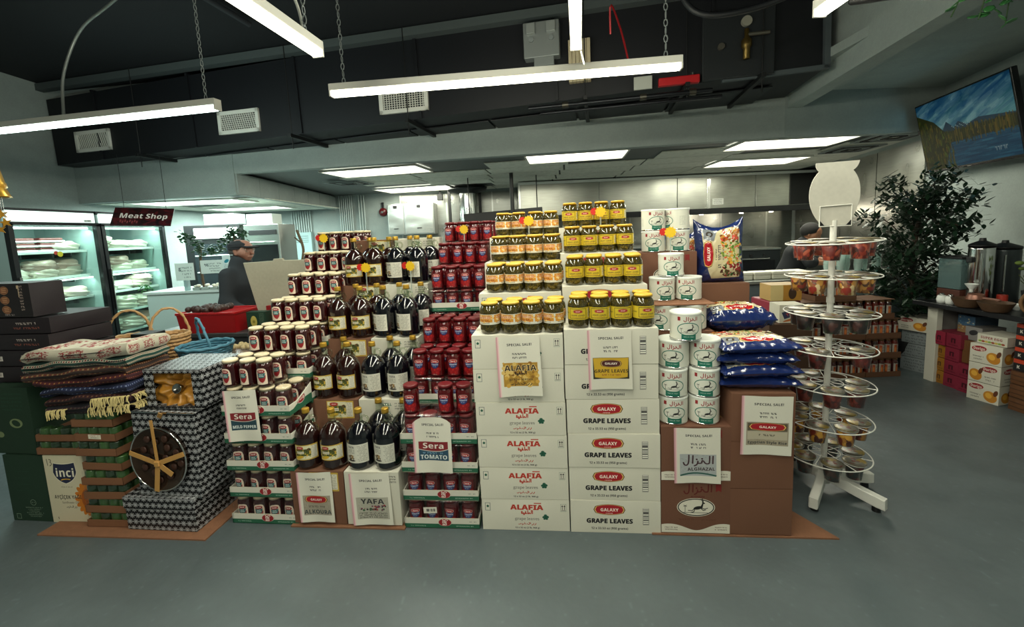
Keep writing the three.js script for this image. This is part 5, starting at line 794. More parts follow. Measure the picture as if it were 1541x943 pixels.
// ------------------------------------------------------------------ meat shop: upright glass-door fridges along the left wall
const mFridgeIn = M(0x8ea3a1, 0.5), mFrame = M(0x1a1d20, 0.35, { metalness: 0.4 }), mRail = M(0xcfd6d4, 0.35);
function fridge(label, z, header, litter) {
  const w = 0.95, d = 0.75, h = 2.0, t = thing('meat_fridge', label, 'fridge', V(-5.0, 0, z), Math.PI / 2);
  part('cabinet', merge([mv(box(w, 0.04, d), 0, h - 0.02, -d / 2), mv(box(w, 0.3, d), 0, 0.15, -d / 2)]), mFrame, t);
  part('side_panel', box(0.02, h - 0.34, d), mFridgeIn, t, [-w / 2 + 0.01, h / 2 + 0.13, -d / 2]); part('side_panel', box(0.02, h - 0.34, d), mFridgeIn, t, [w / 2 - 0.01, h / 2 + 0.13, -d / 2]);
  part('back_panel', box(w, h - 0.34, 0.02), mFridgeIn, t, [0, h / 2 + 0.13, -d + 0.01]);
  for (let k = 0; k < 2; k++) part('back_divider', box(0.02, 1.55, 0.012), mFrame, t, [-0.16 + k * 0.32, 1.1, -d + 0.03]);
  part('lit_header', rbox(w - 0.05, 0.125, 0.05, 0.006), M(0xdfe8e2, 0.4, { emissive: COOL, emissiveIntensity: 0.55 }), t, [0, 1.91, 0.0]);
  part('header_mark', box(0.09, 0.03, 0.001), lab(canvas(128, 44, (x, W, H) => { x.fillStyle = '#cfd8d2'; x.fillRect(0, 0, W, H); fakeLine(x, 64, 22, 80, 20, '#2a2c30', 5); })), t, [0.36, 1.88, 0.0262]);
  [1.53, 1.24, 0.985, 0.72, 0.45].forEach((y) => { const s = part('shelf', box(w - 0.05, 0.012, d - 0.22), mGlass, t, [0, y, -d / 2 - 0.02]); part('price_rail', rbox(w - 0.05, 0.03, 0.012, 0.003), mRail, s, [0, 0.004, (d - 0.22) / 2]); for (const x of [-0.22, 0.1, 0.3]) part('bracket', box(0.014, 0.06, d - 0.3), mFrame, s, [x, -0.035, 0]); });
  const fr = part('door_frame', merge([mv(box(0.045, 1.56, 0.05), -w / 2 + 0.022, 1.06, 0.025), mv(box(0.045, 1.56, 0.05), w / 2 - 0.022, 1.06, 0.025), mv(box(w, 0.035, 0.05), 0, 1.84, 0.025), mv(box(w, 0.06, 0.05), 0, 0.3, 0.025)]), mFrame, t);
  part('glass_pane', box(w - 0.09, 1.5, 0.004), mGlass, fr, [0, 1.08, 0.025]); part('door_handle', rbox(0.014, 0.5, 0.03, 0.005), mChrome, fr, [-w / 2 + 0.02, 1.05, 0.065]);
  part('lamp_tube', cyl(0.012, 0.012, w - 0.1, 10), M(0xffffff, 0.5, { emissive: COOL, emissiveIntensity: 3 }), t, [0, 1.80, -0.06], [0, 0, Math.PI / 2]);
  areaLight(w - 0.1, 0.03, COOL, FRIDGE_LIGHT * 6, V(-5.075, 1.785, z), V(-5.35, 1.0, z));
  areaLight(w - 0.1, 0.03, COOL, FRIDGE_LIGHT * 3, V(-5.09, 1.2, z), V(-5.5, 0.75, z));
  for (const y of [1.215]) part('lamp_tube', cyl(0.01, 0.01, w - 0.1, 8), M(0xffffff, 0.5, { emissive: COOL, emissiveIntensity: 1.5 }), t, [0, y, -0.08], [0, 0, Math.PI / 2]);
  return t;
}
fridge('glass-door meat fridge nearest the gold ornament with a lit white header', -4.73, 'Ami');
fridge('glass-door meat fridge behind the hanging meat shop sign', -5.70, 'Ami');
{
  function lump(w, h, d, sd) { const g = new THREE.SphereGeometry(0.5, 18, 12), p = g.attributes.position; for (let i = 0; i < p.count; i++) { const x = p.getX(i), y = p.getY(i), z = p.getZ(i), n = 1 + 0.12 * Math.sin(x * 11 + sd) * Math.sin(z * 9 + sd * 2) + 0.08 * Math.sin(y * 17 + x * 7 + sd); p.setXYZ(i, Math.sign(x) * Math.pow(Math.abs(x) * 2, 0.7) / 2 * w * n, (Math.max(-0.36, y) + 0.36) * h * 1.15 * n, Math.sign(z) * Math.pow(Math.abs(z) * 2, 0.7) / 2 * d * n); } g.computeVertexNormals(); return g; }
  const lumps = [0, 1, 2, 3].map((k) => lump(0.34, 0.12, 0.27, k * 2.1)), mp = [M(0xc9bfb0, 0.35, { clearcoat: 0.6 }), M(0xb7a89a, 0.35, { clearcoat: 0.6 }), M(0xa98a80, 0.35, { clearcoat: 0.6 }), M(0xd2cdc2, 0.35, { clearcoat: 0.6 })];
  const mMeat = M(0x5c1e1e, 0.4, { clearcoat: 0.5 }), mFoam = M(0xd6d6d0, 0.6);
  const ys = [1.54, 1.25, 0.995, 0.73, 0.46], where = ['top', 'second', 'third', 'fourth', 'lowest'];
  for (const [fz, fn] of [[-4.73, 'first'], [-5.70, 'second']]) ys.forEach((y, r) => {
    for (let k = 0; k < 3; k++) {
      if (r === 0 && k < 2 && fn === 'first') { // neat trays of red mince
        for (let m = 0; m < 3; m++) { const t = thing('meat_tray', `foam tray of dark red meat on the ${where[r]} shelf of the first fridge, ${['bottom', 'middle', 'upper'][m]} layer`, 'meat', V(-5.28, y + 0.003 + m * 0.052, fz + 0.16 - k * 0.3), Math.PI / 2, 'red meat trays in the first fridge'); part('foam_tray', rbox(0.27, 0.022, 0.19, 0.008), mFoam, t, [0, 0.011, 0]); part('meat', rbox(0.25, 0.032, 0.17, 0.014, 2), mMeat, t, [0, 0.034, 0]); }
        continue;
      }
      const n = rnd() < 0.6 ? 2 : 1;
      for (let m = 0; m < n; m++) solo('meat_package', lumps[(r + k + m) % 4], mp[Math.floor(rnd() * 4)], `pale wrapped meat package on the ${where[r]} shelf of the ${fn} fridge${m ? ', lying upper' : ''}`, 'meat', V(-5.28 + rr(-0.04, 0.04), y + m * 0.07, fz + 0.28 - k * 0.28 + rr(-0.02, 0.02)), [0, Math.PI / 2 + rr(-0.3, 0.3), 0], `wrapped meat on the ${where[r]} shelf of the ${fn} fridge`);
    }
  });
  const vine = thing('leaf_garnish', 'small green leaf garnish on the third shelf edge of the second fridge', 'garnish', V(-4.97, 1.0, -5.72)); const gs = []; for (let k = 0; k < 26; k++) { const g = new THREE.SphereGeometry(0.018, 6, 4); g.scale(1, 0.25, 0.7); g.rotateZ(rr(-1, 1)); g.rotateY(rr(0, 6)); g.translate(rr(-0.02, 0.04), rr(-0.06, 0.06), rr(-0.1, 0.1)); gs.push(g); } part('leaves', merge(gs), M(0x2f7a34, 0.5), vine); part('stem', tube([[0, 0, -0.1], [0.02, 0.04, 0], [0, -0.03, 0.1]], 0.004), M(0x2c5a2c, 0.6), vine);
  const fl = thing('price_flag', 'red and yellow price flag on the second shelf rail of the first fridge', 'price tag', V(-4.99, 1.51, -4.72), Math.PI / 2); part('yellow_burst', cyl(0.03, 0.03, 0.002, 11).rotateX(Math.PI / 2), M(0xe0b81f, 0.5), fl, [0.02, 0, 0]); part('red_burst', cyl(0.022, 0.022, 0.002, 9).rotateX(Math.PI / 2), M(0xc22018, 0.5), fl, [-0.02, 0.015, -0.003]);
  // hanging sign
  const art = canvas(512, 220, (x, w, h) => { x.fillStyle = '#2a0f10'; x.fillRect(0, 0, w, h); for (let k = 0; k < 130; k++) { x.fillStyle = ['#3d0e12', '#260a0c', '#4c1216', '#140707'][k % 4]; x.beginPath(); x.ellipse(rnd() * w, rnd() * h, 10 + rnd() * 36, 8 + rnd() * 20, rnd() * 3, 0, 7); x.fill(); } txt(x, 'Meat Shop', 262, 104, 82, '#d6cfc8', { sx: 1.0, rot: 0.02 }); for (let k = 0; k < 8; k++) { x.fillStyle = '#7d3a3c'; x.fillRect(70 + k * 20, 150 + (k % 2) * 14, 12, 30); } });
  const t = thing('hanging_sign', 'dark red hanging sign with white meat shop lettering before the fridges', 'sign', V(-4.62, 1.925, -5.45), 0.55); t.rotation.order = 'YXZ'; t.rotation.set(-0.6, 0.35, -0.06); const upL = V(0, 1, 0).applyQuaternion(t.quaternion.clone().invert());
  part('sign_board', box(0.62, 0.27, 0.012), [M(0x1c0a0a, 0.5), M(0x1c0a0a, 0.5), M(0x1c0a0a, 0.5), M(0x1c0a0a, 0.5), lab(art, 0.4), M(0x1c0a0a, 0.5)], t); for (const e of [-1, 1]) { const p0 = V(e * 0.22, 0.13, 0); part('cord', bar(p0, p0.clone().addScaledVector(upL, 0.66), 0.003), mBlack, t); }
}
// meat counter and what stands on it
{
  const t = thing('service_counter', 'white fronted service counter behind the man', 'counter', V(-3.7, 0, -5.7));
  part('counter_body', uvMetres(rbox(2.0, 0.93, 0.55, 0.01)), M(0xb9cac8, 0.5), t, [0, 0.465, 0]); part('countertop', rbox(2.05, 0.035, 0.6, 0.006), M(0xc8d2d0, 0.3), t, [0, 0.95, 0]);
  const leafG = new THREE.SphereGeometry(0.03, 6, 4); leafG.scale(1, 0.16, 0.6);
  const pl = thing('garland_plant', 'leafy green garland on thin twigs standing on the white counter', 'plant', V(-4.0, 0.967, -5.5)); 
  part('twig', tube([[0, 0, 0], [-0.01, 0.25, 0], [0.01, 0.55, 0]], 0.016, 12, 6), M(0x4a3a28, 0.8), pl); part('twig', tube([[0.45, 0, 0], [0.44, 0.3, 0], [0.46, 0.7, 0]], 0.012, 12, 6), M(0x4a3a28, 0.8), pl);
  const gs = []; const C = new THREE.CatmullRomCurve3([V(-0.2, 0.72, 0), V(-0.05, 0.62, 0.02), V(0.1, 0.5, 0.05), V(0.25, 0.52, 0.02), V(0.4, 0.66, 0), V(0.5, 0.74, 0), V(0.62, 0.66, 0)]); for (let k = 0; k < 260; k++) { const p = C.getPoint(rnd()); const g = leafG.clone(); g.rotateX(rr(-1, 1)); g.rotateY(rr(0, 6)); g.rotateZ(rr(-1, 1)); g.translate(p.x + rr(-0.06, 0.06), p.y + rr(-0.07, 0.07), p.z + rr(-0.05, 0.05)); gs.push(g); } const f = part('foliage', merge(gs), M(0x1f4428, 0.5), pl); f.userData = { kind: 'stuff', label: 'dark green garland leaves' };
  const note = (x, y, w, h, label, seedc) => solo('paper_notice', box(w, h, 0.004), [mWhitePlastic, mWhitePlastic, mWhitePlastic, mWhitePlastic, lab(canvas(160, 110, (c, W, H) => { paper(c, W, H, '#cdd8d4'); txt(c, seedc, 40, 40, 34, '#3c4a4c'); for (let k = 0; k < 4; k++) fakeLine(c, 96, 30 + k * 20, 100 - k * 12, 10, '#5c6c6c', 9); })), mWhitePlastic], label, 'notice', V(x, y, -5.44));
  note(-4.18, 1.21, 0.24, 0.22, 'white framed paper notice with large print on the service counter', '&'); note(-3.82, 1.26, 0.3, 0.17, 'wide white paper notice with green print under the leafy garland', '%');
  solo('paper_notice', box(0.1, 0.2, 0.004), lab(canvas(80, 160, (c, W, H) => { paper(c, W, H, '#c8d8d8'); c.fillStyle = '#1f7f92'; c.beginPath(); c.ellipse(42, 60, 26, 16, -0.5, 0, 7); c.fill(); for (let k = 0; k < 4; k++) fakeLine(c, 40, 100 + k * 14, 60, 7, '#5c6c6c', 8); })), 'small white card with a teal swoosh beside the man', 'notice', V(-3.62, 1.3, -5.42));
  const mW = M(0xd6d2c2, 0.5); for (let k = 0; k < 5; k++) { const b = thing('mushroom_punnet', `small punnet of white mushrooms on the service counter, ${ORD[k]} from the garland twig`, 'food', V(-4.05 + k * 0.11, 0.967, -5.46), 0, 'mushroom punnets'); part('punnet', rbox(0.09, 0.035, 0.09, 0.006), M(0x9aa5a0, 0.4), b, [0, 0.018, 0]); const g = []; for (let m = 0; m < 6; m++) { const s = new THREE.SphereGeometry(rr(0.016, 0.024), 8, 6); s.scale(1, 0.8, 1); s.translate(rr(-0.028, 0.028), 0.045 + rr(0, 0.02), rr(-0.028, 0.028)); g.push(s); } part('mushrooms', merge(g), mW, b); }
  const bt = thing('spray_bottle', 'clear plastic bottle standing beside the mushrooms', 'bottle', V(-4.2, 0.967, -5.48)); part('bottle_body', lathe([[0, 0], [0.032, 0], [0.034, 0.01], [0.034, 0.13], [0.014, 0.17], [0.012, 0.2], [0, 0.2]], 14), M(0xaebfc0, 0.12, { transmission: 0.6, thickness: 0 }), bt); part('cap', cyl(0.014, 0.014, 0.03, 10), mWhitePlastic, bt, [0, 0.21, 0]);
  // dark upright cooler and steel oven tower beyond
  const c = thing('drink_cooler', 'black upright cooler with a pale lit header beyond the service counter', 'fridge', V(-4.85, 0, -7.0), 0.12);
  part('cabinet', rbox(0.86, 1.86, 0.6, 0.01), mBlack, c, [0, 0.93, -0.3]); part('lit_header', rbox(0.66, 0.17, 0.03, 0.004), M(0xc9d6d0, 0.4, { emissive: COOL, emissiveIntensity: 0.3 }), c, [0.06, 1.72, 0.005]); part('glass_pane', box(0.7, 1.3, 0.01), M(0x20262a, 0.08), c, [0.05, 0.9, 0.005]); for (let k = 0; k < 4; k++) part('price_rail', rbox(0.68, 0.02, 0.012, 0.003), mRail, c, [0.05, 0.55 + k * 0.27, 0.014]);
  const o = thing('oven_tower', 'stainless steel oven tower with a dark slot beside the black cooler', 'oven', V(-4.05, 0, -7.0), 0.05);
  part('housing', rbox(0.56, 1.83, 0.6, 0.01), mSteelFlat, o, [0, 0.915, -0.3]); part('dark_slot', rbox(0.44, 0.08, 0.02, 0.004), mBlack, o, [0.02, 1.70, 0.002]); part('lower_door', rbox(0.48, 0.5, 0.02, 0.004), mBlackGloss, o, [0, 1.25, 0.002]); part('handle', rbox(0.4, 0.02, 0.03, 0.006), mChrome, o, [0, 1.54, 0.02]);
  for (const [x, w, l] of [[-4.78, 0.5, 'on top of the black cooler'], [-4.12, 0.42, 'on top of the steel oven']]) { const b = carton('white_carton', 'bright white carton ' + l, 'carton', V(x, 1.865 - (x > -4.5 ? 0.03 : 0), -7.1), w, 0.17, 0.3, null, M(0xd5e0dc, 0.7), { turn: 0 }); }
  const st = thing('branch_stand', 'crooked bare branch standing before the bright back wall', 'branch', V(-3.62, 0, -7.4)); part('branch', tube([[0, 0, 0], [0.02, 0.6, 0], [-0.02, 1.1, 0], [0.03, 1.4, 0], [-0.05, 1.72, 0]], 0.022, 30, 7), M(0x5a4a36, 0.8), st); part('twig', tube([[0.0, 1.5, 0], [-0.07, 1.58, 0.02], [-0.1, 1.6, 0]], 0.012, 10, 6), M(0x5a4a36, 0.8), st);
  // electric panels and conduits on the back wall
  for (const [x, y, w, h, l, n, pw] of [[-4.76, 1.36, 0.46, 0.72, 'large grey electrical panel with louvres on the bright back wall', 9, 0.42], [-3.72, 1.45, 0.32, 0.5, 'second grey electrical panel beside the large one', 7, 0.28], [-3.36, 1.5, 0.2, 0.4, 'narrow grey electrical panel beside the fire bell', 3, 0.12]]) {
    const e = thing('electrical_panel', l, 'electrical panel', V(x, y, -9.89)); part('panel_box', rbox(w, h, 0.12, 0.008), M(0x8fa6a6, 0.5), e, [0, 0, 0.06]); for (let k = 0; k < 4; k++) part('louvre', rbox(w * 0.7, 0.016, 0.014, 0.004), M(0x6d8484, 0.5), e, [0, h * 0.38 - k * 0.045, 0.122]);
    for (let k = 0; k < n; k++) part('conduit', cyl(0.013, 0.013, 2.2 - y - h / 2 + (x > -3.86 ? 0.3 : 0), 8), M(0xa9b4b2, 0.45, { metalness: 0.3 }), e, [-pw / 2 + k * pw / (n - 1), (2.2 - y + h / 2 + (x > -3.86 ? 0.3 : 0)) / 2, 0.04]);
  }
  const bell = thing('fire_bell', 'round dark red fire bell on the back wall', 'fire bell', V(-2.88, 2.1, -9.88)); part('gong', lathe([[0, 0.07], [0.05, 0.065], [0.09, 0.04], [0.1, 0.0], [0, 0]], 24).rotateX(Math.PI / 2), M(0x5a0f14, 0.3), bell); part('hub', cyl(0.025, 0.025, 0.03, 12).rotateX(Math.PI / 2), mChrome, bell, [0, 0, 0.08]); part('bracket', rbox(0.05, 0.14, 0.03, 0.004), mBlack, bell, [0, 0.15, 0.015]);
}
// ------------------------------------------------------------------ kitchen: steel wall, cabinets, flue, hood
{
  const w0 = thing('steel_wall_cladding', 'stainless steel sheets cladding the kitchen back wall', 'cladding', V(2.0, 0, -9.885));
  for (let k = 0; k < 9; k++) part('steel_sheet', uvMetres(box(1.04, 2.45, 0.012)), mSteel, w0, [-3.95 + k * 1.05, 1.23, 0]);
  for (let k = 0; k < 10; k++) part('seam_strip', box(0.03, 2.45, 0.012), mSteelFlat, w0, [-4.475 + k * 1.05, 1.23, 0.008]);
  const cb = thing('wall_cabinet', 'bright steel wall cabinet with two doors beside the fire bell', 'cabinet', V(-2.16, 1.56, -9.85)); part('carcass', rbox(1.02, 0.68, 0.4, 0.01), mSteelFlat, cb, [0, 0.34, 0.2]);
  for (const [x, w] of [[-0.33, 0.34], [0.18, 0.62]]) { const d = part('door', rbox(w, 0.64, 0.02, 0.01, 2), M(0xd8dad4, 0.22, { metalness: 0.9, bumpMap: waveBump, bumpScale: 0.01 }), cb, [x, 0.34, 0.41]); part('latch', rbox(0.08, 0.06, 0.02, 0.004), mBlack, d, [0, 0.27, 0.012]); part('handle', rbox(0.1, 0.02, 0.02, 0.004), mBlack, d, [0, -0.2, 0.014]); }
  const bx = thing('exit_light', 'small black fixture under the ceiling beside the wall cabinet', 'fixture', V(-1.5, 2.35, -9.5)); part('housing', rbox(0.12, 0.14, 0.1, 0.01), mBlack, bx); part('bracket', rbox(0.04, 0.1, 0.04, 0.004), mBlack, bx, [0, 0.1, 0]);
  const fl = thing('flue_pipe', 'shiny round steel flue pipe rising into a ceiling collar', 'flue', V(-0.86, 0, -9.1)); part('pipe', cyl(0.19, 0.19, 1.3, 28), M(0xc4c6c2, 0.16, { metalness: 1 }), fl, [0, 1.78, 0]); part('pipe_ring', cyl(0.197, 0.197, 0.03, 28), mSteelFlat, fl, [0, 1.8, 0]); part('ceiling_collar', lathe([[0.19, 2.36], [0.4, 2.42], [0.42, 2.49], [0.19, 2.49]], 28), M(0x3a3d3e, 0.4, { metalness: 0.7 }), fl); part('grease_box', rbox(0.5, 1.15, 0.5, 0.01), mSteelFlat, fl, [0, 0.575, 0]);
  for (const [x, l] of [[-1.28, 'beside the flue'], [-0.62, 'close against the flue pipe']]) solo('steel_column', rbox(0.06, 2.49, 0.06, 0.004), mBlack, `slim black column ${l}`, 'column', V(x, 1.245, -9.35));
  solo('steel_column', cyl(0.032, 0.032, 2.5, 12), mBlack, 'round black post from floor to tiled ceiling behind the gold lidded jars', 'column', V(0.06, 1.25, -7.2));
  const awn = thing('grill_canopy', 'black sloping canopy sheet before the steel wall', 'canopy', V(-0.1, 1.78, -7.6)); part('canopy_sheet', rbox(1.35, 0.2, 0.5, 0.01), mBlack, awn, [0, 0.02, 0], [0, 0, 0.05]); for (const x of [-0.6, 0.6]) part('hanger', cyl(0.01, 0.01, 0.66, 6), mBlack, awn, [x, 0.39, 0]);
  // hood
  const hd = thing('kitchen_hood', 'long stainless steel extractor hood with its lower edge shadow as a black strip', 'hood', V(3.35, 0, -8.6), 0.0);
  for (let k = 0; k < 4; k++) part('front_panel', uvMetres(rbox(1.55, 0.62, 0.03, 0.004)), M(0xb2b3aa, 0.3, { metalness: 1, map: steelMap, bumpMap: waveBump, bumpScale: 0.006 }), hd, [-2.33 + k * 1.56, 2.13, 0]);
  part('hood_body', box(6.3, 0.66, 1.1), mSteelFlat, hd, [0, 2.14, -0.58]); part('top_rail', rbox(6.3, 0.05, 0.06, 0.006), mWhitePlastic, hd, [0, 2.465, 0.02]); part('shadow_edge', rbox(6.34, 0.11, 0.1, 0.006), mBlackGloss, hd, [0, 1.765, 0.02]);  // last part: the shadow band under the hood, put in as a black strip
  part('dark_end_panel', rbox(0.9, 0.6, 0.04, 0.004), mBlack, hd, [2.7, 2.13, 0.02]);
  part('hinge_post', rbox(0.07, 0.6, 0.05, 0.004), mChrome, hd, [0.62, 2.1, 0.03]); part('notice', box(0.22, 0.12, 0.004), lab(canvas(120, 64, (x, w, h) => { paper(x, w, h, '#c9cbc4'); for (let k = 0; k < 3; k++) fakeLine(x, 60, 14 + k * 17, 90, 8, '#444', 10); })), hd, [0.82, 1.95, 0.02]);
  for (const x of [0.5, 1.3, 1.9]) part('hood_lamp', cyl(0.04, 0.04, 0.02, 14), M(0xffffff, 0.4, { emissive: 0xfff2d8, emissiveIntensity: 2 }), hd, [x, 1.705, 0.0]);
  for (const x of [0.5, 1.3, 1.9]) { const l = new THREE.PointLight(0xfff2d8, 0.25, 0, 2); l.position.set(3.35 + x, 1.66, -8.6); l.castShadow = true; scene.add(l); }
  // cooking line under the hood
  for (const [x, w, h, l] of [[1.2, 1.5, 0.98, 'dark cooking range beneath the hood, behind the white cans'], [2.9, 1.6, 1.08, 'dark griddle cabinet beneath the hood, behind the upright rice bag'], [4.6, 1.6, 0.95, 'dark work cabinet beneath the hood, near the steel side wall']]) { const e = thing('cooking_range', l, 'range', V(x, 0, -8.9)); part('cabinet', rbox(w, h, 0.8, 0.01), M(0x24292b, 0.4, { metalness: 0.5 }), e, [0, h / 2, 0]); part('steel_top', rbox(w, 0.04, 0.84, 0.006), mSteelFlat, e, [0, h + 0.02, 0]); for (let k = 0; k < 5; k++) part('knob', cyl(0.025, 0.025, 0.03, 10).rotateX(Math.PI / 2), mBlack, e, [-w / 2 + 0.2 + k * w / 6, h - 0.1, 0.41]); part('oven_door', rbox(w * 0.86, 0.5, 0.03, 0.006), mBlackGloss, e, [0, 0.5, 0.4]); part('handle', rbox(w * 0.7, 0.025, 0.04, 0.006), mChrome, e, [0, 0.78, 0.43]); }
  // steel cladding on the side wall
  const rt = -Math.atan(0.3), RW = (d) => V(4.45 + 0.3 * (d - 3), 0, -d);
  const sw = thing('steel_wall_cladding', 'stainless steel sheets on the right kitchen side wall', 'cladding', RW(7.5).add(V(-0.015, 0, 0)), rt);
  for (let k = 0; k < 4; k++) part('steel_sheet', uvMetres(box(0.012, 1.0, 1.1)), mSteel, sw, [0, 1.95, 1.72 - k * 1.12]); for (let k = 0; k < 4; k++) part('steel_sheet', uvMetres(box(0.012, 1.42, 1.1)), mSteel, sw, [0, 0.73, 1.72 - k * 1.12]); part('seam_strip', box(0.02, 0.03, 4.5), mSteelFlat, sw, [-0.004, 1.445, 0.04]);
  // order counter before the kitchen
  const oc = thing('order_counter', 'long grey order counter with steel top before the kitchen', 'counter', V(2.95, 0, -4.85)); part('counter_body', uvMetres(rbox(3.6, 0.86, 0.55, 0.008)), M(0x59656a, 0.6), oc, [0, 0.43, 0]); part('countertop', rbox(3.66, 0.035, 0.62, 0.006), M(0x9aa09c, 0.3, { metalness: 0.6 }), oc, [0, 0.8775, 0]);
  for (let k = 0; k < 5; k++) { const b = thing('foam_container', `white foam takeout container on the order counter, ${ORD[k]} along from the blue rice bag`, 'container', V(2.36 + k * 0.2, 0.895, -4.72), rr(-0.05, 0.05), 'foam takeout containers'); part('tray', rbox(0.185, 0.05, 0.16, 0.012, 2), M(0xc9c8b8, 0.6), b, [0, 0.025, 0]); part('lid', rbox(0.19, 0.035, 0.165, 0.012, 2), M(0xd6d5c6, 0.55), b, [0, 0.068, 0]); }
  const mCup = M(0xe4efec, 0.15, { transmission: 0.7, thickness: 0 });
  for (let k = 0; k < 6; k++) { const n = [5, 6, 8, 9, 9, 7][k], b = thing('cup_stack', `tall stack of clear plastic cups on the order counter, ${['shortest one', 'second', 'third', 'tallest one', 'fifth', 'last before the ficus'][k]}`, 'cups', V(3.53 + k * 0.098, 0.895, -4.72 + (k % 2) * 0.06)); for (let m = 0; m < n; m++) part('cup', lathe([[0.028, 0], [0.042, 0.115], [0.045, 0.115], [0.045, 0.121], [0.042, 0.121]], 18), mCup, b, [0, m * 0.027, 0]); }
  const sm = thing('condiment_tray', 'tray of small teal and white cups on the order counter', 'tray', V(4.0, 0.895, -4.62)); part('tray', rbox(0.4, 0.02, 0.14, 0.005), mGrey, sm, [0, 0.01, 0]); for (let k = 0; k < 7; k++) part('cup', cyl(0.022, 0.018, 0.05, 10), k % 3 ? mWhitePlastic : M(0x4aa6a8, 0.4), sm, [-0.16 + k * 0.053, 0.046, (k % 2) * 0.04 - 0.02]);
}

// ------------------------------------------------------------------ right: snack cup spinner
{
  const base = V(1.735, 0, -2.29), t = thing('spinner_rack', 'white wire spinner rack on a four-footed base with a blank round sign', 'rack', base);
  part('pole', cyl(0.0155, 0.0155, 1.46, 16), mWhiteMetal, t, [0, 0.8, 0]); part('pole_collar', cyl(0.019, 0.019, 0.03, 16), mWhiteMetal, t, [0, 1.1, 0]); part('hub', lathe([[0, 0.16], [0.022, 0.16], [0.024, 0.1], [0.036, 0.09], [0.036, 0.05], [0, 0.05]], 16), mWhiteMetal, t);
  const legG = () => { const s = new THREE.Shape(); s.moveTo(0, 0.115); s.lineTo(0.26, 0.078); s.lineTo(0.262, 0.03); s.lineTo(0.23, 0.03); s.lineTo(0, 0.07); s.closePath(); const g = new THREE.ExtrudeGeometry(s, { depth: 0.034, bevelEnabled: true, bevelSize: 0.004, bevelThickness: 0.004, bevelSegments: 1 }); g.translate(0.02, 0, -0.017); return g; };
  for (const a of [0.02, -1.0, -2.35, 1.9]) { const l = part('leg', legG(), mWhiteMetal, t, [0, 0, 0], [0, a, 0]); part('rubber_foot', cyl(0.018, 0.02, 0.03, 12), mBlack, l, [0.245, 0.015, 0]); }
  const sg = new THREE.Shape(); sg.moveTo(-0.105, 0.327); sg.lineTo(0.125, 0.335); sg.quadraticCurveTo(0.118, 0.30, 0.092, 0.286); sg.bezierCurveTo(0.155, 0.22, 0.15, 0.09, 0.068, 0.0); sg.lineTo(-0.062, 0.0); sg.bezierCurveTo(-0.15, 0.08, -0.16, 0.21, -0.088, 0.282); sg.quadraticCurveTo(-0.11, 0.30, -0.105, 0.327);
  part('sign_plate', new THREE.ExtrudeGeometry(sg, { depth: 0.004, bevelEnabled: false, curveSegments: 16 }), M(0xcfcbbf, 0.6, { map: wallMap }), t, [-0.005, 1.505, 0.004]);
  part('sign_holder', merge([bar(V(-0.085, 1.50, 0.012), V(-0.085, 1.605, 0.012), 0.003), bar(V(-0.085, 1.605, 0.012), V(0.085, 1.612, 0.012), 0.003), bar(V(0.085, 1.612, 0.012), V(0.085, 1.50, 0.012), 0.003), bar(V(0.085, 1.5, 0.012), V(-0.085, 1.5, 0.012), 0.003)]), mWhiteMetal, t);
  for (const e of [-1, 1]) { const s = new THREE.Shape(); s.moveTo(0, 0); s.lineTo(e * 0.028, 0); s.lineTo(e * 0.028, 0.03); s.closePath(); part('corner_clip', new THREE.ExtrudeGeometry(s, { depth: 0.004, bevelEnabled: false }), mBlack, t, [e * 0.058, 1.503, 0.01]); }
  const ys = [1.418, 1.237, 1.033, 0.837, 0.635, 0.43, 0.228];
  const clearCup = (content) => { const g = new THREE.Group(); part('cup', lathe([[0, 0], [0.036, 0], [0.046, 0.088], [0.049, 0.09], [0.049, 0.094], [0.046, 0.094]], 18), M(0xffffff, 0.06, { transmission: 1, thickness: 0 }), g); part('contents', lathe([[0, 0.003], [0.034, 0.003], [0.043, 0.078], [0, 0.082]], 16), content, g); part('lid', lathe([[0, 0.1], [0.04, 0.099], [0.054, 0.096], [0.055, 0.093], [0, 0.093]], 20), lidMat, g); return g; };
  const lidArt = canvas(128, 128, (x, w, h) => { x.fillStyle = '#6f6b60'; x.fillRect(0, 0, w, h); for (let k = 0; k < 40; k++) { x.fillStyle = ['#7d704a', '#6e2f22', '#b0aca0', '#4c4c44', '#9a823c'][k % 5]; x.beginPath(); x.arc(rnd() * w, rnd() * h, 4 + rnd() * 12, 0, 7); x.fill(); } });
  const lidMat = M(0xffffff, 0.3, { map: lidArt, metalness: 0.25 });
  const bits = (cols) => { const m = canvas(128, 96, (x, w, h) => { x.fillStyle = cols[0]; x.fillRect(0, 0, w, h); for (let k = 0; k < 150; k++) { x.fillStyle = cols[k % cols.length]; x.beginPath(); x.ellipse(rnd() * w, rnd() * h, 3 + rnd() * 9, 3 + rnd() * 7, rnd() * 3, 0, 7); x.fill(); } }); return M(0xffffff, 0.5, { map: m }); };
  const kinds = [bits(['#6d1d14', '#92301c', '#3f1410', '#b0553a']), bits(['#8a5a24', '#c08a3c', '#8c2a1c', '#d8c090', '#4a2a14']), bits(['#2a1c18', '#4a2a24', '#2c3a24', '#1a1414']), bits(['#5a1c18', '#7a2a20', '#2a1410']), bits(['#5a201c', '#3a1512', '#782c22']), bits(['#b0782a', '#d8a23c', '#7a2c1c', '#4a1c14']), bits(['#2c3432', '#44302a', '#54201c', '#26302e'])];
  const names = ['top', 'second', 'third', 'fourth', 'fifth', 'sixth', 'lowest'], what = ['dark red', 'golden pasta', 'dark mixed', 'brown red', 'deep red', 'orange ring', 'dark grey'];
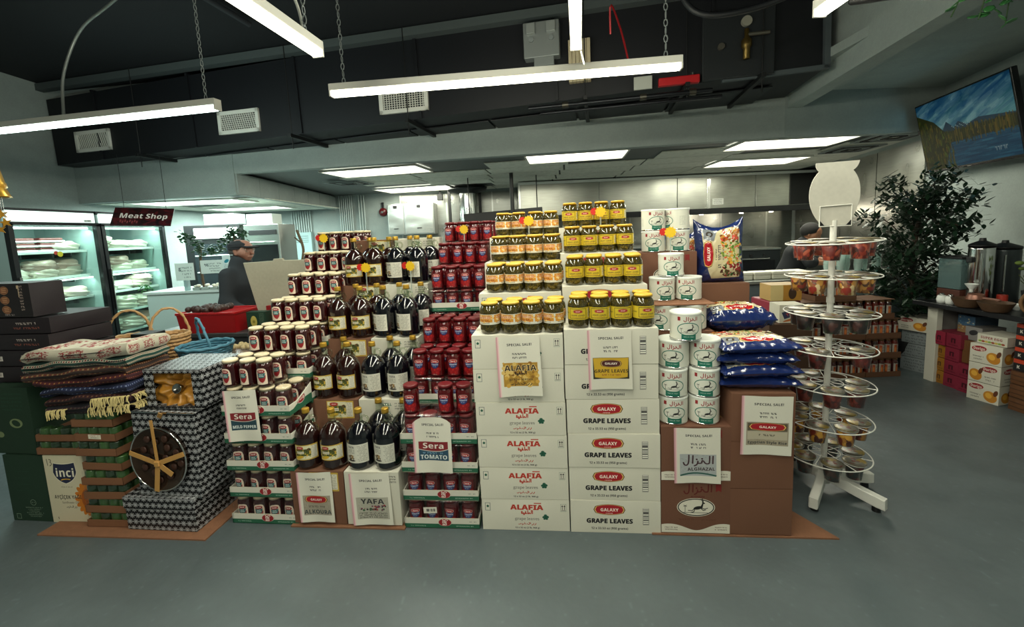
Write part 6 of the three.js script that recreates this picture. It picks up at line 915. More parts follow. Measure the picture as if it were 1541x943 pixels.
  ys.forEach((y, L) => {
    const ring = (r, w = 0.0035) => new THREE.TorusGeometry(r, w, 6, 56).rotateX(Math.PI / 2), gs = [ring(0.215, 0.0034), ring(0.075, 0.0025)];
    for (let k = 0; k < 7; k++) { const a = k / 7 * 6.283 + L * 0.4; gs.push(bar(V(Math.cos(a) * 0.02, 0, Math.sin(a) * 0.02), V(Math.cos(a) * 0.215, 0, Math.sin(a) * 0.215), 0.0025, 5)); const b = a + 0.449; gs.push(ring(0.0505, 0.002).translate(Math.cos(b) * 0.145, 0, Math.sin(b) * 0.145)); }
    part('wire_tier', merge(gs), mWhiteMetal, t, [0, y, 0], [0, 0, L === 0 ? 0.05 : (L === 1 ? 0.01 : -0.01)]);
    const proto = clearCup(kinds[L]);
    for (let k = 0; k < 7; k++) { const a = k / 7 * 6.283 + L * 0.4 + 0.449; if (L === 3 && [0, 2, 5].includes(k)) continue; if (L === 4 && k === 4) continue; const dy = (L === 0 ? 0.05 : 0) * Math.cos(a) * 0.145; const c = put(proto, 'snack_cup', `clear snack cup with ${what[L]} filling on the ${names[L]} tier of the spinner rack`, 'cup', base.clone().add(V(Math.cos(a) * 0.145, y - 0.088 + dy, -Math.sin(a) * 0.145 * -1)), rr(0, 6), `snack cups on the ${names[L]} spinner tier`); }
  });
}
// trays of small bottles stacked behind the spinner
{
  const artB = canvas(128, 64, (x, w, h) => { x.fillStyle = '#8f8a80'; x.fillRect(0, 0, w, h); x.fillStyle = '#8c3a1c'; x.fillRect(30, 6, 46, 52); x.fillStyle = '#b0662a'; x.beginPath(); x.arc(52, 36, 16, 0, 7); x.fill(); fakeLine(x, 100, 20, 40, 7, '#3a3632', 6); fakeLine(x, 100, 40, 40, 7, '#3a3632', 6); });
  const mB = [glossy(0x3c1410), glossy(0x54190f), glossy(0x2b1612)], mL = lab(artB), g = lathe([[0, 0], [0.026, 0], [0.03, 0.006], [0.03, 0.09], [0.024, 0.105], [0.023, 0.11]], 14), lg = lathe([[0, 0.124], [0.023, 0.123], [0.025, 0.108], [0, 0.108]], 14), pg = wrap(0.0306, 0.02, 0.085, 2.0, { n: 8 }), mLd = M(0x6a4a2c, 0.4);
  const tray = (label, x, y, z, n, group) => { const w = n * 0.064 + 0.01, t = thing('bottle_tray', label, 'jar case', V(x + w / 2, y, z), 0.0, group); part('cardboard_tray', merge([mv(box(w, 0.05, 0.004), 0, 0.025, 0.0), mv(box(w, 0.05, 0.004), 0, 0.025, -0.26), mv(box(0.004, 0.05, 0.26), w / 2, 0.025, -0.13), mv(box(0.004, 0.05, 0.26), -w / 2, 0.025, -0.13), mv(box(w, 0.003, 0.26), 0, 0.0015, -0.13)]), M(0x5e3f2a, 0.85), t);
    for (let k = 0; k < n; k++) for (let r = 0; r < 2; r++) { const j = part('bottle', g, mB[Math.floor(rnd() * 3)], t, [-w / 2 + 0.037 + k * 0.064, 0.003, -0.036 - r * 0.18], [0, rr(-0.8, 0.8), 0]); j.scale.y = 1.44; part('lid', lg, mLd, j); if (!r) part('paper_label', pg, mL, j); }
    part('upper_sheet', box(w, 0.003, 0.26), M(0x5e3f2a, 0.85), t, [0, 0.1835, -0.13]); return t; };
  for (let L = 0; L < 4; L++) { const y = 0.002 + L * 0.1875; let y0 = y; [[2.62, 6], [3.02, 5], [3.36, 5 - (L === 3 ? 1 : 0)]].forEach(([x, n], k) => { tray(`brown tray of small red bottles, ${ORD[L]} layer, ${['beside the pink crates', 'in the middle', 'at the aisle end'][k]}`, x, y, -3.94 - (L * 0.01), n); }); }
  tray('brown tray of small orange bottles, on the order counter side above all layers', 2.9, 0.752, -4.02, 6);
  // pink crates, yellow box, small white box
  const mPink = M(0x8c2a3a, 0.5);
  for (let k = 0; k < 2; k++) { const c = thing('plastic_crate', `pink plastic crate, ${k ? 'upper, under the yellow box' : 'lower, on the floor'}, beside the small bottles`, 'crate', V(2.42, k * 0.415, -3.72)); part('crate_body', rbox(0.28, 0.41, 0.3, 0.012, 2), mPink, c, [0, 0.205, -0.15]); part('hand_hole', rbox(0.08, 0.035, 0.01, 0.004), mBlack, c, [0, 0.34, 0.0]); for (let m = 0; m < 4; m++) part('rib', rbox(0.012, 0.38, 0.01, 0.003), mPink, c, [-0.12 + m * 0.08, 0.2, 0.004]); part('stamp', box(0.1, 0.05, 0.002), lab(canvas(96, 48, (x, w, h) => { x.fillStyle = '#8c2a3a'; x.fillRect(0, 0, w, h); fakeLine(x, 48, 24, 70, 26, '#b98a84', 5); })), c, [0.02, 0.12, 0.002]); }
  carton('snack_box', 'yellow and brown snack box on top of the pink crate', 'box', V(2.41, 0.83, -3.7), 0.26, 0.145, 0.2, lab(canvas(200, 110, (x, w, h) => { paper(x, w, h, '#a8762a'); x.fillStyle = '#c9b27a'; x.fillRect(0, 0, 80, h); x.fillStyle = '#3a2414'; x.beginPath(); x.ellipse(140, 60, 26, 40, 0, 0, 7); x.fill(); })), M(0xb8945a, 0.6), { turn: -0.1, bare: 1 });
  carton('snack_box', 'small white box with a red and navy print beside the lying rice bag', 'box', D(1.60, 1.02, 0.832), 0.17, 0.13, 0.14, lab(canvas(160, 130, (x, w, h) => { paper(x, w, h, '#cbc6b4'); x.fillStyle = '#2b2c4c'; x.save(); x.translate(80, 58); x.rotate(-0.35); x.fillRect(-62, -26, 124, 50); fakeLine(x, 0, 0, 84, 20, '#c23a34', 6); x.restore(); x.fillStyle = '#b0622c'; x.beginPath(); x.ellipse(70, 106, 50, 8, -0.3, 0, 7); x.fill(); x.fillStyle = '#a02c24'; x.beginPath(); x.ellipse(124, 112, 18, 8, 0, 0, 7); x.fill(); })), M(0xcbc6b4, 0.7), { bare: 1 });
  for (let k = 0; k < 2; k++) carton('plain_carton', `dark brown carton, ${k ? 'upper' : 'lower'}, under the small white snack box`, 'carton', D(1.58, 1.0, k * 0.416), 0.28, 0.414, 0.26, null, M(0x4c3423, 0.8));
}
// ------------------------------------------------------------------ right wall: television, counter, plants, groceries beneath
const RT = -Math.atan(0.3), RWALL = (d) => V(4.45 + 0.3 * (d - 3), 0, -d);
{
  const art = canvas(768, 432, (x, w, h) => {
    const g = x.createLinearGradient(0, 0, 0, 220); g.addColorStop(0, '#0e3f5c'); g.addColorStop(1, '#5c9a9a'); x.fillStyle = g; x.fillRect(0, 0, w, 240);
    for (let k = 0; k < 170; k++) { const a = rnd() * w, b = rnd() * 190; x.fillStyle = ['rgba(150,200,195,0.16)', 'rgba(20,70,110,0.22)', 'rgba(190,215,200,0.12)'][k % 3]; x.beginPath(); x.ellipse(a, b, 30 + rnd() * 90, 8 + rnd() * 18, -0.35, 0, 7); x.fill(); }
    x.fillStyle = '#274350'; x.beginPath(); x.moveTo(180, 240); x.lineTo(260, 150); x.lineTo(320, 196); x.lineTo(360, 168); x.lineTo(430, 200); x.lineTo(520, 180); x.lineTo(768, 210); x.lineTo(768, 250); x.lineTo(180, 250); x.fill(); x.fillStyle = '#9db8b4'; for (let k = 0; k < 14; k++) x.fillRect(300 + k * 11, 186 + (k % 3) * 7, 8, 5);
    x.fillStyle = '#1a4a62'; x.fillRect(0, 270, w, 162); for (let k = 0; k < 160; k++) { x.fillStyle = ['rgba(120,180,190,0.14)', 'rgba(10,40,70,0.25)', 'rgba(60,130,150,0.2)'][k % 3]; x.fillRect(rnd() * w, 280 + rnd() * 150, 40 + rnd() * 140, 2 + rnd() * 7); }
    x.fillStyle = '#2e3318'; x.fillRect(200, 216, w, 66); for (let k = 0; k < 190; k++) { const a = 200 + rnd() * 568; x.fillStyle = ['#3c4018', '#55521c', '#262e18', '#6b5a20'][k % 4]; x.fillRect(a, 196 + rnd() * 44, 3 + rnd() * 5, 24 + rnd() * 50); }
    x.fillStyle = '#2b3216'; x.beginPath(); x.moveTo(0, 60); x.lineTo(150, 130); x.lineTo(290, 260); x.lineTo(240, 340); x.lineTo(190, 432); x.lineTo(0, 432); x.fill(); for (let k = 0; k < 320; k++) { const a = rnd() * 280, b = 80 + a * 0.5 + rnd() * 300; x.fillStyle = ['#4c4a1a', '#3a4218', '#6a5a1e', '#1f2814', '#57681f'][k % 5]; x.fillRect(a, Math.min(420, b), 3 + rnd() * 5, 10 + rnd() * 36); }
    fakeLine(x, 640, 376, 90, 22, '#7f979c', 5);
  });
  const d = V(0.287, 0, -0.958), n = V(-0.958, 0, -0.287), BL = V(4.83, 1.989, -4.985), W = 1.316, Hh = 0.775;
  const t = thing('television', 'large flat television showing a mountain lake, tilted on the right wall', 'television', BL.clone().addScaledVector(d, -W / 2), Math.atan2(n.x, n.z)); t.rotation.order = 'YXZ'; t.rotation.x = rad(12);
  part('case', rbox(W, Hh, 0.05, 0.008), mBlackGloss, t, [0, Hh / 2, -0.03]);
  part('screen', new THREE.PlaneGeometry(W - 0.03, Hh - 0.045), M(0x050506, 0.4, { specularIntensity: 0.12, emissive: 0xffffff, emissiveMap: art, emissiveIntensity: 0.17 }), t, [0, Hh / 2 + 0.006, -0.0035]);
  part('brand_bar', box(0.05, 0.006, 0.002), mChrome, t, [0, 0.01, -0.004]);
  part('wall_mount', rbox(0.26, 0.26, 0.26, 0.01), mBlack, t, [0, Hh / 2 - 0.12, -0.16], [-rad(12), 0, 0]); part('side_bracket', rbox(0.06, 0.05, 0.06, 0.008), mBlack, t, [-W / 2 - 0.03, Hh * 0.62, -0.05]);
  areaLight(W - 0.03, Hh - 0.045, 0x6aa0b0, 0.22, BL.clone().addScaledVector(d, -W / 2).add(V(0, Hh / 2, 0)).addScaledVector(n, 0.12), BL.clone().addScaledVector(d, -W / 2).add(V(0, Hh / 2 - 0.3, 0)).addScaledVector(n, 1.2));
}
{
  const t = thing('side_counter', 'black topped counter along the right wall with a white end panel', 'counter', V(3.7, 0, -3.05)); 
  const s = new THREE.Shape(); s.moveTo(0.02, 0.84); s.lineTo(0.84, 0.84); s.lineTo(0.42, -0.9); s.lineTo(0.07, -0.9); s.closePath(); const g = new THREE.ExtrudeGeometry(s, { depth: 0.035, bevelEnabled: true, bevelSize: 0.003, bevelThickness: 0.003, bevelSegments: 1 }); g.rotateX(-Math.PI / 2);
  part('countertop', g, M(0x17191c, 0.35), t, [0, 0.715, 0]); part('end_panel', rbox(0.055, 0.712, 0.09, 0.004), M(0xc4c2b6, 0.6), t, [0.155, 0.356, -0.76]); part('inner_panel', rbox(0.02, 0.7, 0.55, 0.004), M(0x7d7a76, 0.7), t, [0.45, 0.352, -0.76], [0, Math.PI / 2, 0]); part('support_leg', rbox(0.05, 0.712, 0.05, 0.004), mBlack, t, [0.3, 0.356, 0.75]);
  // what stands under it, all turned toward the aisle
  const L = -Math.PI / 2, under = (name, label, x, y, z, w, h, d, art, side, o = {}) => carton(name, label, o.cat ?? 'box', V(x, y, z), w, h, d, art, side, { turn: L, bare: 1, ...o });
  const face = (bg, fg, extra) => lab(canvas(128, 128, (x, w, h) => { paper(x, w, h, bg); x.fillStyle = fg; x.fillRect(44, 40, 40, 44); x.fillStyle = bg; x.fillRect(58, 52, 12, 32); fakeLine(x, 64, 104, 84, 10, fg, 8); if (extra) extra(x); }));
  const fY = face('#8f5f18', '#4c2c0e'), fP = face('#7d2236', '#3c0c18'), mY = M(0x8f5f18, 0.6), mP = M(0x7d2236, 0.55);
  for (let k = 0; k < 3; k++) under('tea_crate', `mustard yellow box under the side counter, ${ORD[k]} of its stack`, 3.86, k * 0.121, -3.745, 0.09, 0.12, 0.26, fY, mY);
  for (let k = 0; k < 3; k++) under('tea_crate', `crimson pink box between yellow and brown boxes, ${ORD[k]} of its stack`, 3.85, k * 0.121, -3.635, 0.12, 0.12, 0.26, fP, mP);
  for (let k = 0; k < 2; k++) under('tea_crate', `crimson pink box beside the white fruit cartons, ${ORD[k]} of two`, 3.84, k * 0.125, -3.505, 0.13, 0.124, 0.26, fP, mP);
  under('tea_crate', 'crimson pink box with pale shelf lip on top of the yellow boxes', 3.83, 0.364, -3.735, 0.1, 0.125, 0.26, face('#8a2238', '#33101a'), mP); under('tea_crate', 'crimson pink box on top of the middle pink stack', 3.84, 0.364, -3.62, 0.12, 0.125, 0.26, fP, mP);
  under('plain_carton', 'tall tan carton between pink boxes and white fruit cartons', 3.87, 0.251, -3.505, 0.13, 0.2, 0.26, lab(canvas(96, 128, (x, w, h) => { paper(x, w, h, '#6d4a2a'); for (let k = 0; k < 9; k++) { x.fillStyle = '#5c3c20'; x.fillRect(k * 11, 0, 2, h); } })), M(0x6d4a2a, 0.8), { cat: 'carton' });
  under('snack_box', 'small grey box with dark print on the tan carton', 3.9, 0.452, -3.52, 0.13, 0.12, 0.2, lab(canvas(96, 96, (x, w, h) => { paper(x, w, h, '#7d7a78'); x.fillStyle = '#26262a'; x.beginPath(); x.ellipse(48, 40, 26, 18, -0.4, 0, 7); x.fill(); })), M(0x6d6a68, 0.6));
  under('snack_box', 'small blue and tan printed box high under the counter', 3.95, 0.49, -3.63, 0.14, 0.155, 0.2, lab(canvas(96, 96, (x, w, h) => { paper(x, w, h, '#3a5a78'); x.fillStyle = '#8a6a48'; x.fillRect(0, 56, w, 40); for (let k = 0; k < 20; k++) { x.fillStyle = ['#a89a6a', '#5c7f94', '#c8b48a'][k % 3]; x.fillRect(rnd() * 90, rnd() * 90, 8, 6); } })), M(0x3a4a5c, 0.6));
  const fruit = (a) => lab(canvas(256, 150, (x, w, h) => { paper(x, w, h, '#c6c2b4'); const red = '#8c1c22'; x.fillStyle = red; x.beginPath(); x.ellipse(a ? 74 : 168, 36, 60, 22, -0.05, 0, 7); x.fill(); txt(x, 'Durigo', a ? 74 : 168, 36, 30, '#d8d2c4'); x.fillStyle = '#b87a24'; x.beginPath(); x.ellipse(a ? 190 : 60, 96, 54, 44, 0.3, 0, 7); x.fill(); x.fillStyle = '#d8a23c'; x.beginPath(); x.ellipse(a ? 178 : 50, 88, 26, 22, 0.3, 0, 7); x.fill(); x.fillStyle = '#5a2f18'; x.beginPath(); x.ellipse(a ? 230 : 100, 60, 16, 26, 0.4, 0, 7); x.fill(); fakeLine(x, a ? 70 : 180, 100, 90, 9, '#3a3632', 12); fakeLine(x, a ? 70 : 180, 122, 70, 9, '#3a3632', 10); }));
  const fr = [fruit(1), fruit(0)], mF = M(0xc6c2b4, 0.7); 
  for (let k = 0; k < 3; k++) { const b = under('fruit_carton', `white fruit cookie carton under the side counter, ${ORD[k]} of three`, 3.79, k * 0.158, -3.32, 0.2, 0.157, 0.26, fr[k % 2], mF, { cat: 'carton', jog: 0.22 }); part('printed_end', new THREE.PlaneGeometry(0.24, 0.145), fr[(k + 1) % 2], b, [0.1052, 0.078, -0.13], [0, Math.PI / 2, 0]); }
  under('fruit_carton', 'low white carton with green and red print on top of the fruit cartons', 3.82, 0.475, -3.31, 0.19, 0.08, 0.24, lab(canvas(200, 84, (x, w, h) => { paper(x, w, h, '#c3bfb0'); txt(x, 'SUPER EGG', 96, 30, 28, '#7d1c22'); for (let k = 0; k < 8; k++) { x.fillStyle = ['#7a9a3c', '#8c3a24', '#b9a24a'][k % 3]; x.beginPath(); x.ellipse(20 + k * 22, 66, 12, 9, 0, 0, 7); x.fill(); } })), mF, { cat: 'carton', jog: 0.15 });
  for (let k = 0; k < 4; k++) under('snack_box', `orange and black printed box under the counter, ${ORD[k]} of four on the brown crates`, 3.84, 0.318 + k * 0.092, -3.02, 0.3, 0.091, 0.24, lab(canvas(220, 66, (x, w, h) => { paper(x, w, h, '#1c1a1c'); x.fillStyle = '#b03a20'; x.fillRect(0, 0, w, 22); txt(x, 'K', 24, 44, 26, '#cfc8bc'); x.fillStyle = '#a9a49c'; x.fillRect(70, 30, 70, 28); fakeLine(x, 104, 44, 54, 12, '#1c1a1c', 6); })), M(0xb03a20, 0.5));
  for (let k = 0; k < 3; k++) under('wooden_crate', `brown slatted crate on the floor, ${ORD[k]} of three under the orange boxes`, 3.84, k * 0.106, -3.02, 0.32, 0.105, 0.26, lab(canvas(128, 64, (x, w, h) => { paper(x, w, h, '#5c3a22'); for (let k2 = 0; k2 < 3; k2++) { x.fillStyle = '#3a2414'; x.fillRect(0, k2 * 22, w, 4); } for (let k2 = 0; k2 < 60; k2++) { x.fillStyle = 'rgba(130,90,50,0.3)'; x.fillRect(rnd() * w, rnd() * h, 14, 1); } })), M(0x5c3a22, 0.8), { cat: 'crate' });
  for (let k = 0; k < 4; k++) { const top = k === 3; under('fruit_carton', `white printed carton behind the counter end panel, ${top ? 'topmost' : ORD[k]} of its stack`, 3.93 - (top ? 0.05 : 0), k * 0.137, -4.05, 0.24, 0.136, 0.26, top ? fruit(1) : lab(canvas(160, 90, (x, w, h) => { paper(x, w, h, '#7d8486'); for (let q = 0; q < 4; q++) fakeLine(x, 80, 16 + q * 20, 120, 9, '#4a5054', 12); })), M(top ? 0xc0bcae : 0x7d8486, 0.7), { cat: 'carton', jog: 0.35 }); }
  // on the counter
  const Y = 0.753, tk = thing('juice_tank', 'square glass drink tank on a wooden stand on the side counter', 'drink dispenser', V(4.0, Y, -3.76)); part('wooden_stand', rbox(0.2, 0.11, 0.2, 0.006), M(0x4a2418, 0.5), tk, [0, 0.055, 0]); part('glass_tank', rbox(0.2, 0.27, 0.2, 0.01), M(0x9fc0c0, 0.08, { transmission: 0.75, thickness: 0 }), tk, [0, 0.247, 0]); part('drink', rbox(0.18, 0.2, 0.18, 0.01), M(0x163436, 0.3), tk, [0, 0.22, 0]); part('lid', rbox(0.21, 0.02, 0.21, 0.006), mBlack, tk, [0, 0.392, 0]);
  const urn = (x, z, h, r, m, label) => { const u = thing('coffee_urn', label, 'coffee urn', V(x, Y, z)); part('tank', lathe([[0, 0.0], [r, 0.0], [r, h * 0.86], [r * 0.97, h * 0.9], [0, h * 0.92]], 28), m, u); part('lid', lathe([[0, h * 0.99], [r * 0.3, h * 0.985], [r * 1.02, h * 0.93], [r * 1.04, h * 0.89], [0, h * 0.89]], 28), mBlack, u); part('lid_knob', cyl(0.02, 0.026, 0.03, 12), mBlack, u, [0, h * 1.0, 0]); part('sight_glass', cyl(0.008, 0.008, h * 0.6, 8), mChrome, u, [-r * 0.72, h * 0.5, r * 0.72]); part('tap', rbox(0.03, 0.03, 0.05, 0.008, 2), mBlack, u, [-r * 0.75, 0.08, r * 0.75]); for (const e of [-1, 1]) part('handle', rbox(0.03, 0.05, 0.05, 0.01, 2), mBlack, u, [e * (r + 0.012), h * 0.7, 0]); };
  urn(3.98, -3.58, 0.55, 0.082, mChrome, 'tall polished steel coffee urn on the side counter'); urn(4.22, -3.62, 0.52, 0.1, M(0x3c4244, 0.3, { metalness: 0.6 }), 'dark steel coffee urn beside the polished one');
  for (const [z, l] of [[-3.70, 'beside the wooden tank stand'], [-3.625, 'beside the copper pot']]) { const p = thing('sugar_jar', `small white sugar jar with steel top ${l}`, 'jar', V(3.79, Y, z)); part('jar_body', lathe([[0, 0], [0.03, 0], [0.036, 0.03], [0.03, 0.06], [0.024, 0.07], [0, 0.07]], 18), mWhitePlastic, p); part('steel_top', lathe([[0, 0.088], [0.012, 0.086], [0.024, 0.07], [0, 0.07]], 16), mChrome, p); }
  const pot = thing('copper_pot', 'pinkish copper pot with pouring lip before the urns', 'pot', V(3.86, Y, -3.49)); part('pot_body', lathe([[0, 0], [0.06, 0], [0.066, 0.02], [0.06, 0.08], [0.05, 0.1], [0.052, 0.108], [0.046, 0.1], [0, 0.02]], 22), M(0x8a5f50, 0.35, { metalness: 0.5 }), pot); part('handle', rbox(0.02, 0.02, 0.14, 0.008, 2), M(0x7a5244, 0.4), pot, [0, 0.08, 0.11]); part('funnel', lathe([[0.012, 0.1], [0.014, 0.13], [0.042, 0.168], [0.044, 0.168], [0.016, 0.126]], 18), mWhitePlastic, pot, [-0.01, 0.02, -0.03]);
  solo('red_tin', lathe([[0, 0], [0.032, 0], [0.033, 0.004], [0.033, 0.1], [0.03, 0.105], [0, 0.105]], 18), M(0x9a2a1c, 0.4), 'small red tin among the copper pot and dark urn', 'tin', V(4.0, Y, -3.42));
  solo('white_cup', lathe([[0, 0], [0.018, 0], [0.024, 0.05], [0.022, 0.05], [0.016, 0.006], [0, 0.004]], 16), mWhitePlastic, 'small white cup behind the wooden bowls', 'cup', V(3.98, Y, -3.3));
  for (const [z, r, l] of [[-3.48, 0.1, 'nearer the copper pot'], [-3.27, 0.105, 'nearer the rattan ring']]) solo('wooden_bowl', lathe([[0, 0], [r * 0.6, 0], [r * 0.72, 0.012], [r, 0.075], [r * 0.96, 0.078], [r * 0.66, 0.018], [0, 0.012]], 24), M(0x4a3422, 0.55), `brown wooden bowl on the side counter ${l}`, 'bowl', V(3.78, Y, z));
  { const b = thing('rattan_ring', 'woven rattan ring basket at the near end of the side counter', 'basket', V(3.8, Y, -3.06)); for (let k = 0; k < 4; k++) part('woven_ring', new THREE.TorusGeometry(0.05 + k * 0.016, 0.011, 6, 26), M(0x6a4a2a, 0.7), b, [0, 0.11, 0.02 * k], [0, -0.9, 0]); }
  { const p = thing('potted_succulent', 'yellow-green leafy plant in a dark pot by the right wall', 'plant', V(4.15, Y, -3.32)); part('pot', lathe([[0, 0], [0.06, 0], [0.08, 0.14], [0.074, 0.14], [0, 0.12]], 18), M(0x2a2c2e, 0.5), p); const gs = []; for (let k = 0; k < 34; k++) { const g = new THREE.IcosahedronGeometry(rr(0.016, 0.028), 1); const a = rr(0, 6.28), r = rr(0, 0.15); g.scale(1, 0.7, 1); g.translate(Math.cos(a) * r, 0.2 + rr(0, 0.18), Math.sin(a) * r); gs.push(g); } const f = part('foliage', merge(gs), M(0x5c6f2a, 0.6), p); f.userData = { kind: 'stuff', label: 'yellow green rosettes' }; const ss = []; for (let k = 0; k < 14; k++) { const a = rr(0, 6.28), r = rr(0.03, 0.13); ss.push(bar(V(0, 0.12, 0), V(Math.cos(a) * r, rr(0.2, 0.34), Math.sin(a) * r), 0.004, 4)); } part('stems', merge(ss), M(0x3a4420, 0.7), p); }
  // ficus
  const fx = thing('ficus_tree', 'dark green artificial ficus tree standing at the far end of the side counter', 'plant', V(4.02, 0, -4.22)); part('pot', lathe([[0, 0], [0.13, 0], [0.16, 0.28], [0.15, 0.28], [0, 0.24]], 20), M(0x18191b, 0.5), fx);
  part('trunk', tube([[0, 0.22, 0], [0.02, 0.6, 0.01], [-0.02, 1.0, 0], [0.0, 1.5, 0.02]], 0.02, 30, 7), M(0x3a2c20, 0.8), fx);
  const tips = []; for (let k = 0; k < 30; k++) { const y = 0.62 + k * 0.043, a = k * 2.4, r = 0.18 + 0.2 * Math.sin(Math.min(1, (2.1 - y) / 1.1) * 2.2) + rr(-0.04, 0.06); const p0 = V(0, Math.min(1.48, y * 0.8), 0), p1 = V(Math.cos(a) * r * 0.6, y + 0.02, Math.sin(a) * r * 0.6), p2 = V(Math.cos(a) * r, y + rr(-0.02, 0.1), Math.sin(a) * r); part('branch', tube([p0, p1, p2], 0.005, 10, 5), M(0x3a2c20, 0.8), fx); tips.push([p0, p1, p2]); }
  tips.push([V(0, 1.4, 0), V(0.06, 1.7, 0.04), V(0.1, 1.96, 0.05)], [V(0, 1.4, 0), V(0.2, 1.66, 0.1), V(0.3, 1.72, 0.28)], [V(0, 1.3, 0), V(0.15, 1.45, 0.15), V(0.22, 1.44, 0.38)]);
  const s2 = new THREE.Shape(); s2.moveTo(0, 0); s2.quadraticCurveTo(0.031, 0.028, 0, 0.086); s2.quadraticCurveTo(-0.031, 0.028, 0, 0); const leaf = new THREE.ExtrudeGeometry(s2, { depth: 0.0012, bevelEnabled: false, curveSegments: 5 }); leaf.computeVertexNormals();
  const mLeaf = M(0x16301c, 0.42, { transmission: 0.15, thickness: 0 }), rest = []; let made = 0;
  for (let k = 0; k < 4200; k++) { const b = tips[k % tips.length], c = new THREE.QuadraticBezierCurve3(...b), u = rr(0.22, 1.05), p = c.getPoint(Math.min(1, u)).add(V(rr(-0.085, 0.085), rr(-0.07, 0.07), rr(-0.085, 0.085))); const rx = rr(0.6, 2.4), ry = rr(0, 6.28), sc = rr(0.75, 1.15); if (made < 260 && u > 0.85) { const m = part('leaf', leaf, mLeaf, fx, [p.x, p.y, p.z], [rx, ry, 0]); m.rotation.order = 'YXZ'; m.scale.setScalar(sc); made++; } else { const g = leaf.clone(); g.scale(sc, sc, sc); g.rotateX(rx); g.rotateY(ry); g.translate(p.x, p.y, p.z); rest.push(g); } }
  const fo = part('foliage', merge(rest), mLeaf, fx); fo.userData = { kind: 'stuff', label: 'dense dark green leaves' };
  // leafy vine hanging into view at the upper right
  const vn = thing('hanging_vine', 'bright green vine leaves hanging from the ceiling above the television', 'plant', V(2.75, 2.98, -2.45)); const vs = [], vl = []; for (let b = 0; b < 5; b++) { const p = [V(0.12 * b - 0.2, 0, 0), V(0.12 * b - 0.24, -0.2, 0.02), V(0.12 * b - 0.3 + b * 0.03, -0.38 - 0.02 * b, 0)]; part('stem', tube(p, 0.004, 8, 4), M(0x2c4a24, 0.6), vn); for (let k = 0; k < 9; k++) { const g = new THREE.SphereGeometry(0.03, 6, 4); g.scale(1, 0.12, 0.8); g.rotateX(rr(-0.8, 0.8)); g.rotateZ(rr(-0.8, 0.8)); const c = new THREE.QuadraticBezierCurve3(...p).getPoint(rr(0.4, 1)); g.translate(c.x + rr(-0.04, 0.04), c.y, c.z + rr(-0.04, 0.04)); vl.push(g); } } const vf = part('foliage', merge(vl), M(0x2f6a34, 0.5), vn); vf.userData = { kind: 'stuff' };
  solo('beam_plate', rbox(0.5, 0.05, 0.12, 0.006), mBlack, 'black plate above the television at the ceiling', 'bracket', V(2.95, 2.94, -2.6), [0, 0.2, 0]);
}

// ------------------------------------------------------------------ people
function blob(bones, k, lo, hi, n) { // smooth union of tapered capsules, meshed on an n-cell grid
  const size = hi.clone().sub(lo), mc = new MarchingCubes(n, new THREE.MeshStandardMaterial(), false, false, 90000), half = n / 2, p = V(0, 0, 0), ab = V(0, 0, 0), pa = V(0, 0, 0);
  for (let z = 0; z < n; z++) for (let y = 0; y < n; y++) for (let x = 0; x < n; x++) {
    p.set(lo.x + size.x * ((x - half) / half + 1) / 2, lo.y + size.y * ((y - half) / half + 1) / 2, lo.z + size.z * ((z - half) / half + 1) / 2);
    let d = 1e3;
    for (const [a, ra, b, rb, kk] of bones) { ab.subVectors(b, a); pa.subVectors(p, a); const l2 = ab.lengthSq(), t = l2 ? Math.max(0, Math.min(1, pa.dot(ab) / l2)) : 0, e = pa.addScaledVector(ab, -t).length() - (ra + (rb - ra) * t), K = kk ?? k, h = Math.max(0, K - Math.abs(d - e)) / K; d = Math.min(d, e) - h * h * K / 4; }
    mc.field[x + y * n + z * n * n] = -d;
  }
  mc.isolation = 0; mc.update();
  const c = mc.count, pos = new Float32Array(c * 3); for (let i = 0; i < c; i++) { pos[3 * i] = lo.x + size.x * (mc.positionArray[3 * i] + 1) / 2; pos[3 * i + 1] = lo.y + size.y * (mc.positionArray[3 * i + 1] + 1) / 2; pos[3 * i + 2] = lo.z + size.z * (mc.positionArray[3 * i + 2] + 1) / 2; }
  let g = new THREE.BufferGeometry(); g.setAttribute('position', new THREE.BufferAttribute(pos, 3)); g = mergeVertices(g, 1e-5); g.computeVertexNormals(); return g;
}
const headBones = (c, pitch) => { const q = new THREE.Quaternion().setFromEuler(new THREE.Euler(pitch, 0, 0)), T = (x, y, z) => V(x, y, z).applyQuaternion(q).add(c); return [[T(0, 0.025, -0.02), 0.088, T(0, 0.03, 0.03), 0.076], [T(0, -0.03, 0.03), 0.066, T(0, -0.065, 0.055), 0.043], [T(0, 0.012, 0.098), 0.011, T(0, -0.028, 0.122), 0.0155, 0.02], [T(-0.045, -0.03, 0.055), 0.03, T(0.045, -0.03, 0.055), 0.03], [T(-0.03, 0.035, 0.085), 0.016, T(0.03, 0.035, 0.085), 0.016, 0.02], [T(-0.018, -0.062, 0.098), 0.008, T(0.018, -0.062, 0.098), 0.008, 0.015], [T(-0.078, 0.0, -0.005), 0.016, T(-0.08, -0.035, 0.0), 0.011, 0.015], [T(0.078, 0.0, -0.005), 0.016, T(0.08, -0.035, 0.0), 0.011, 0.015]]; };
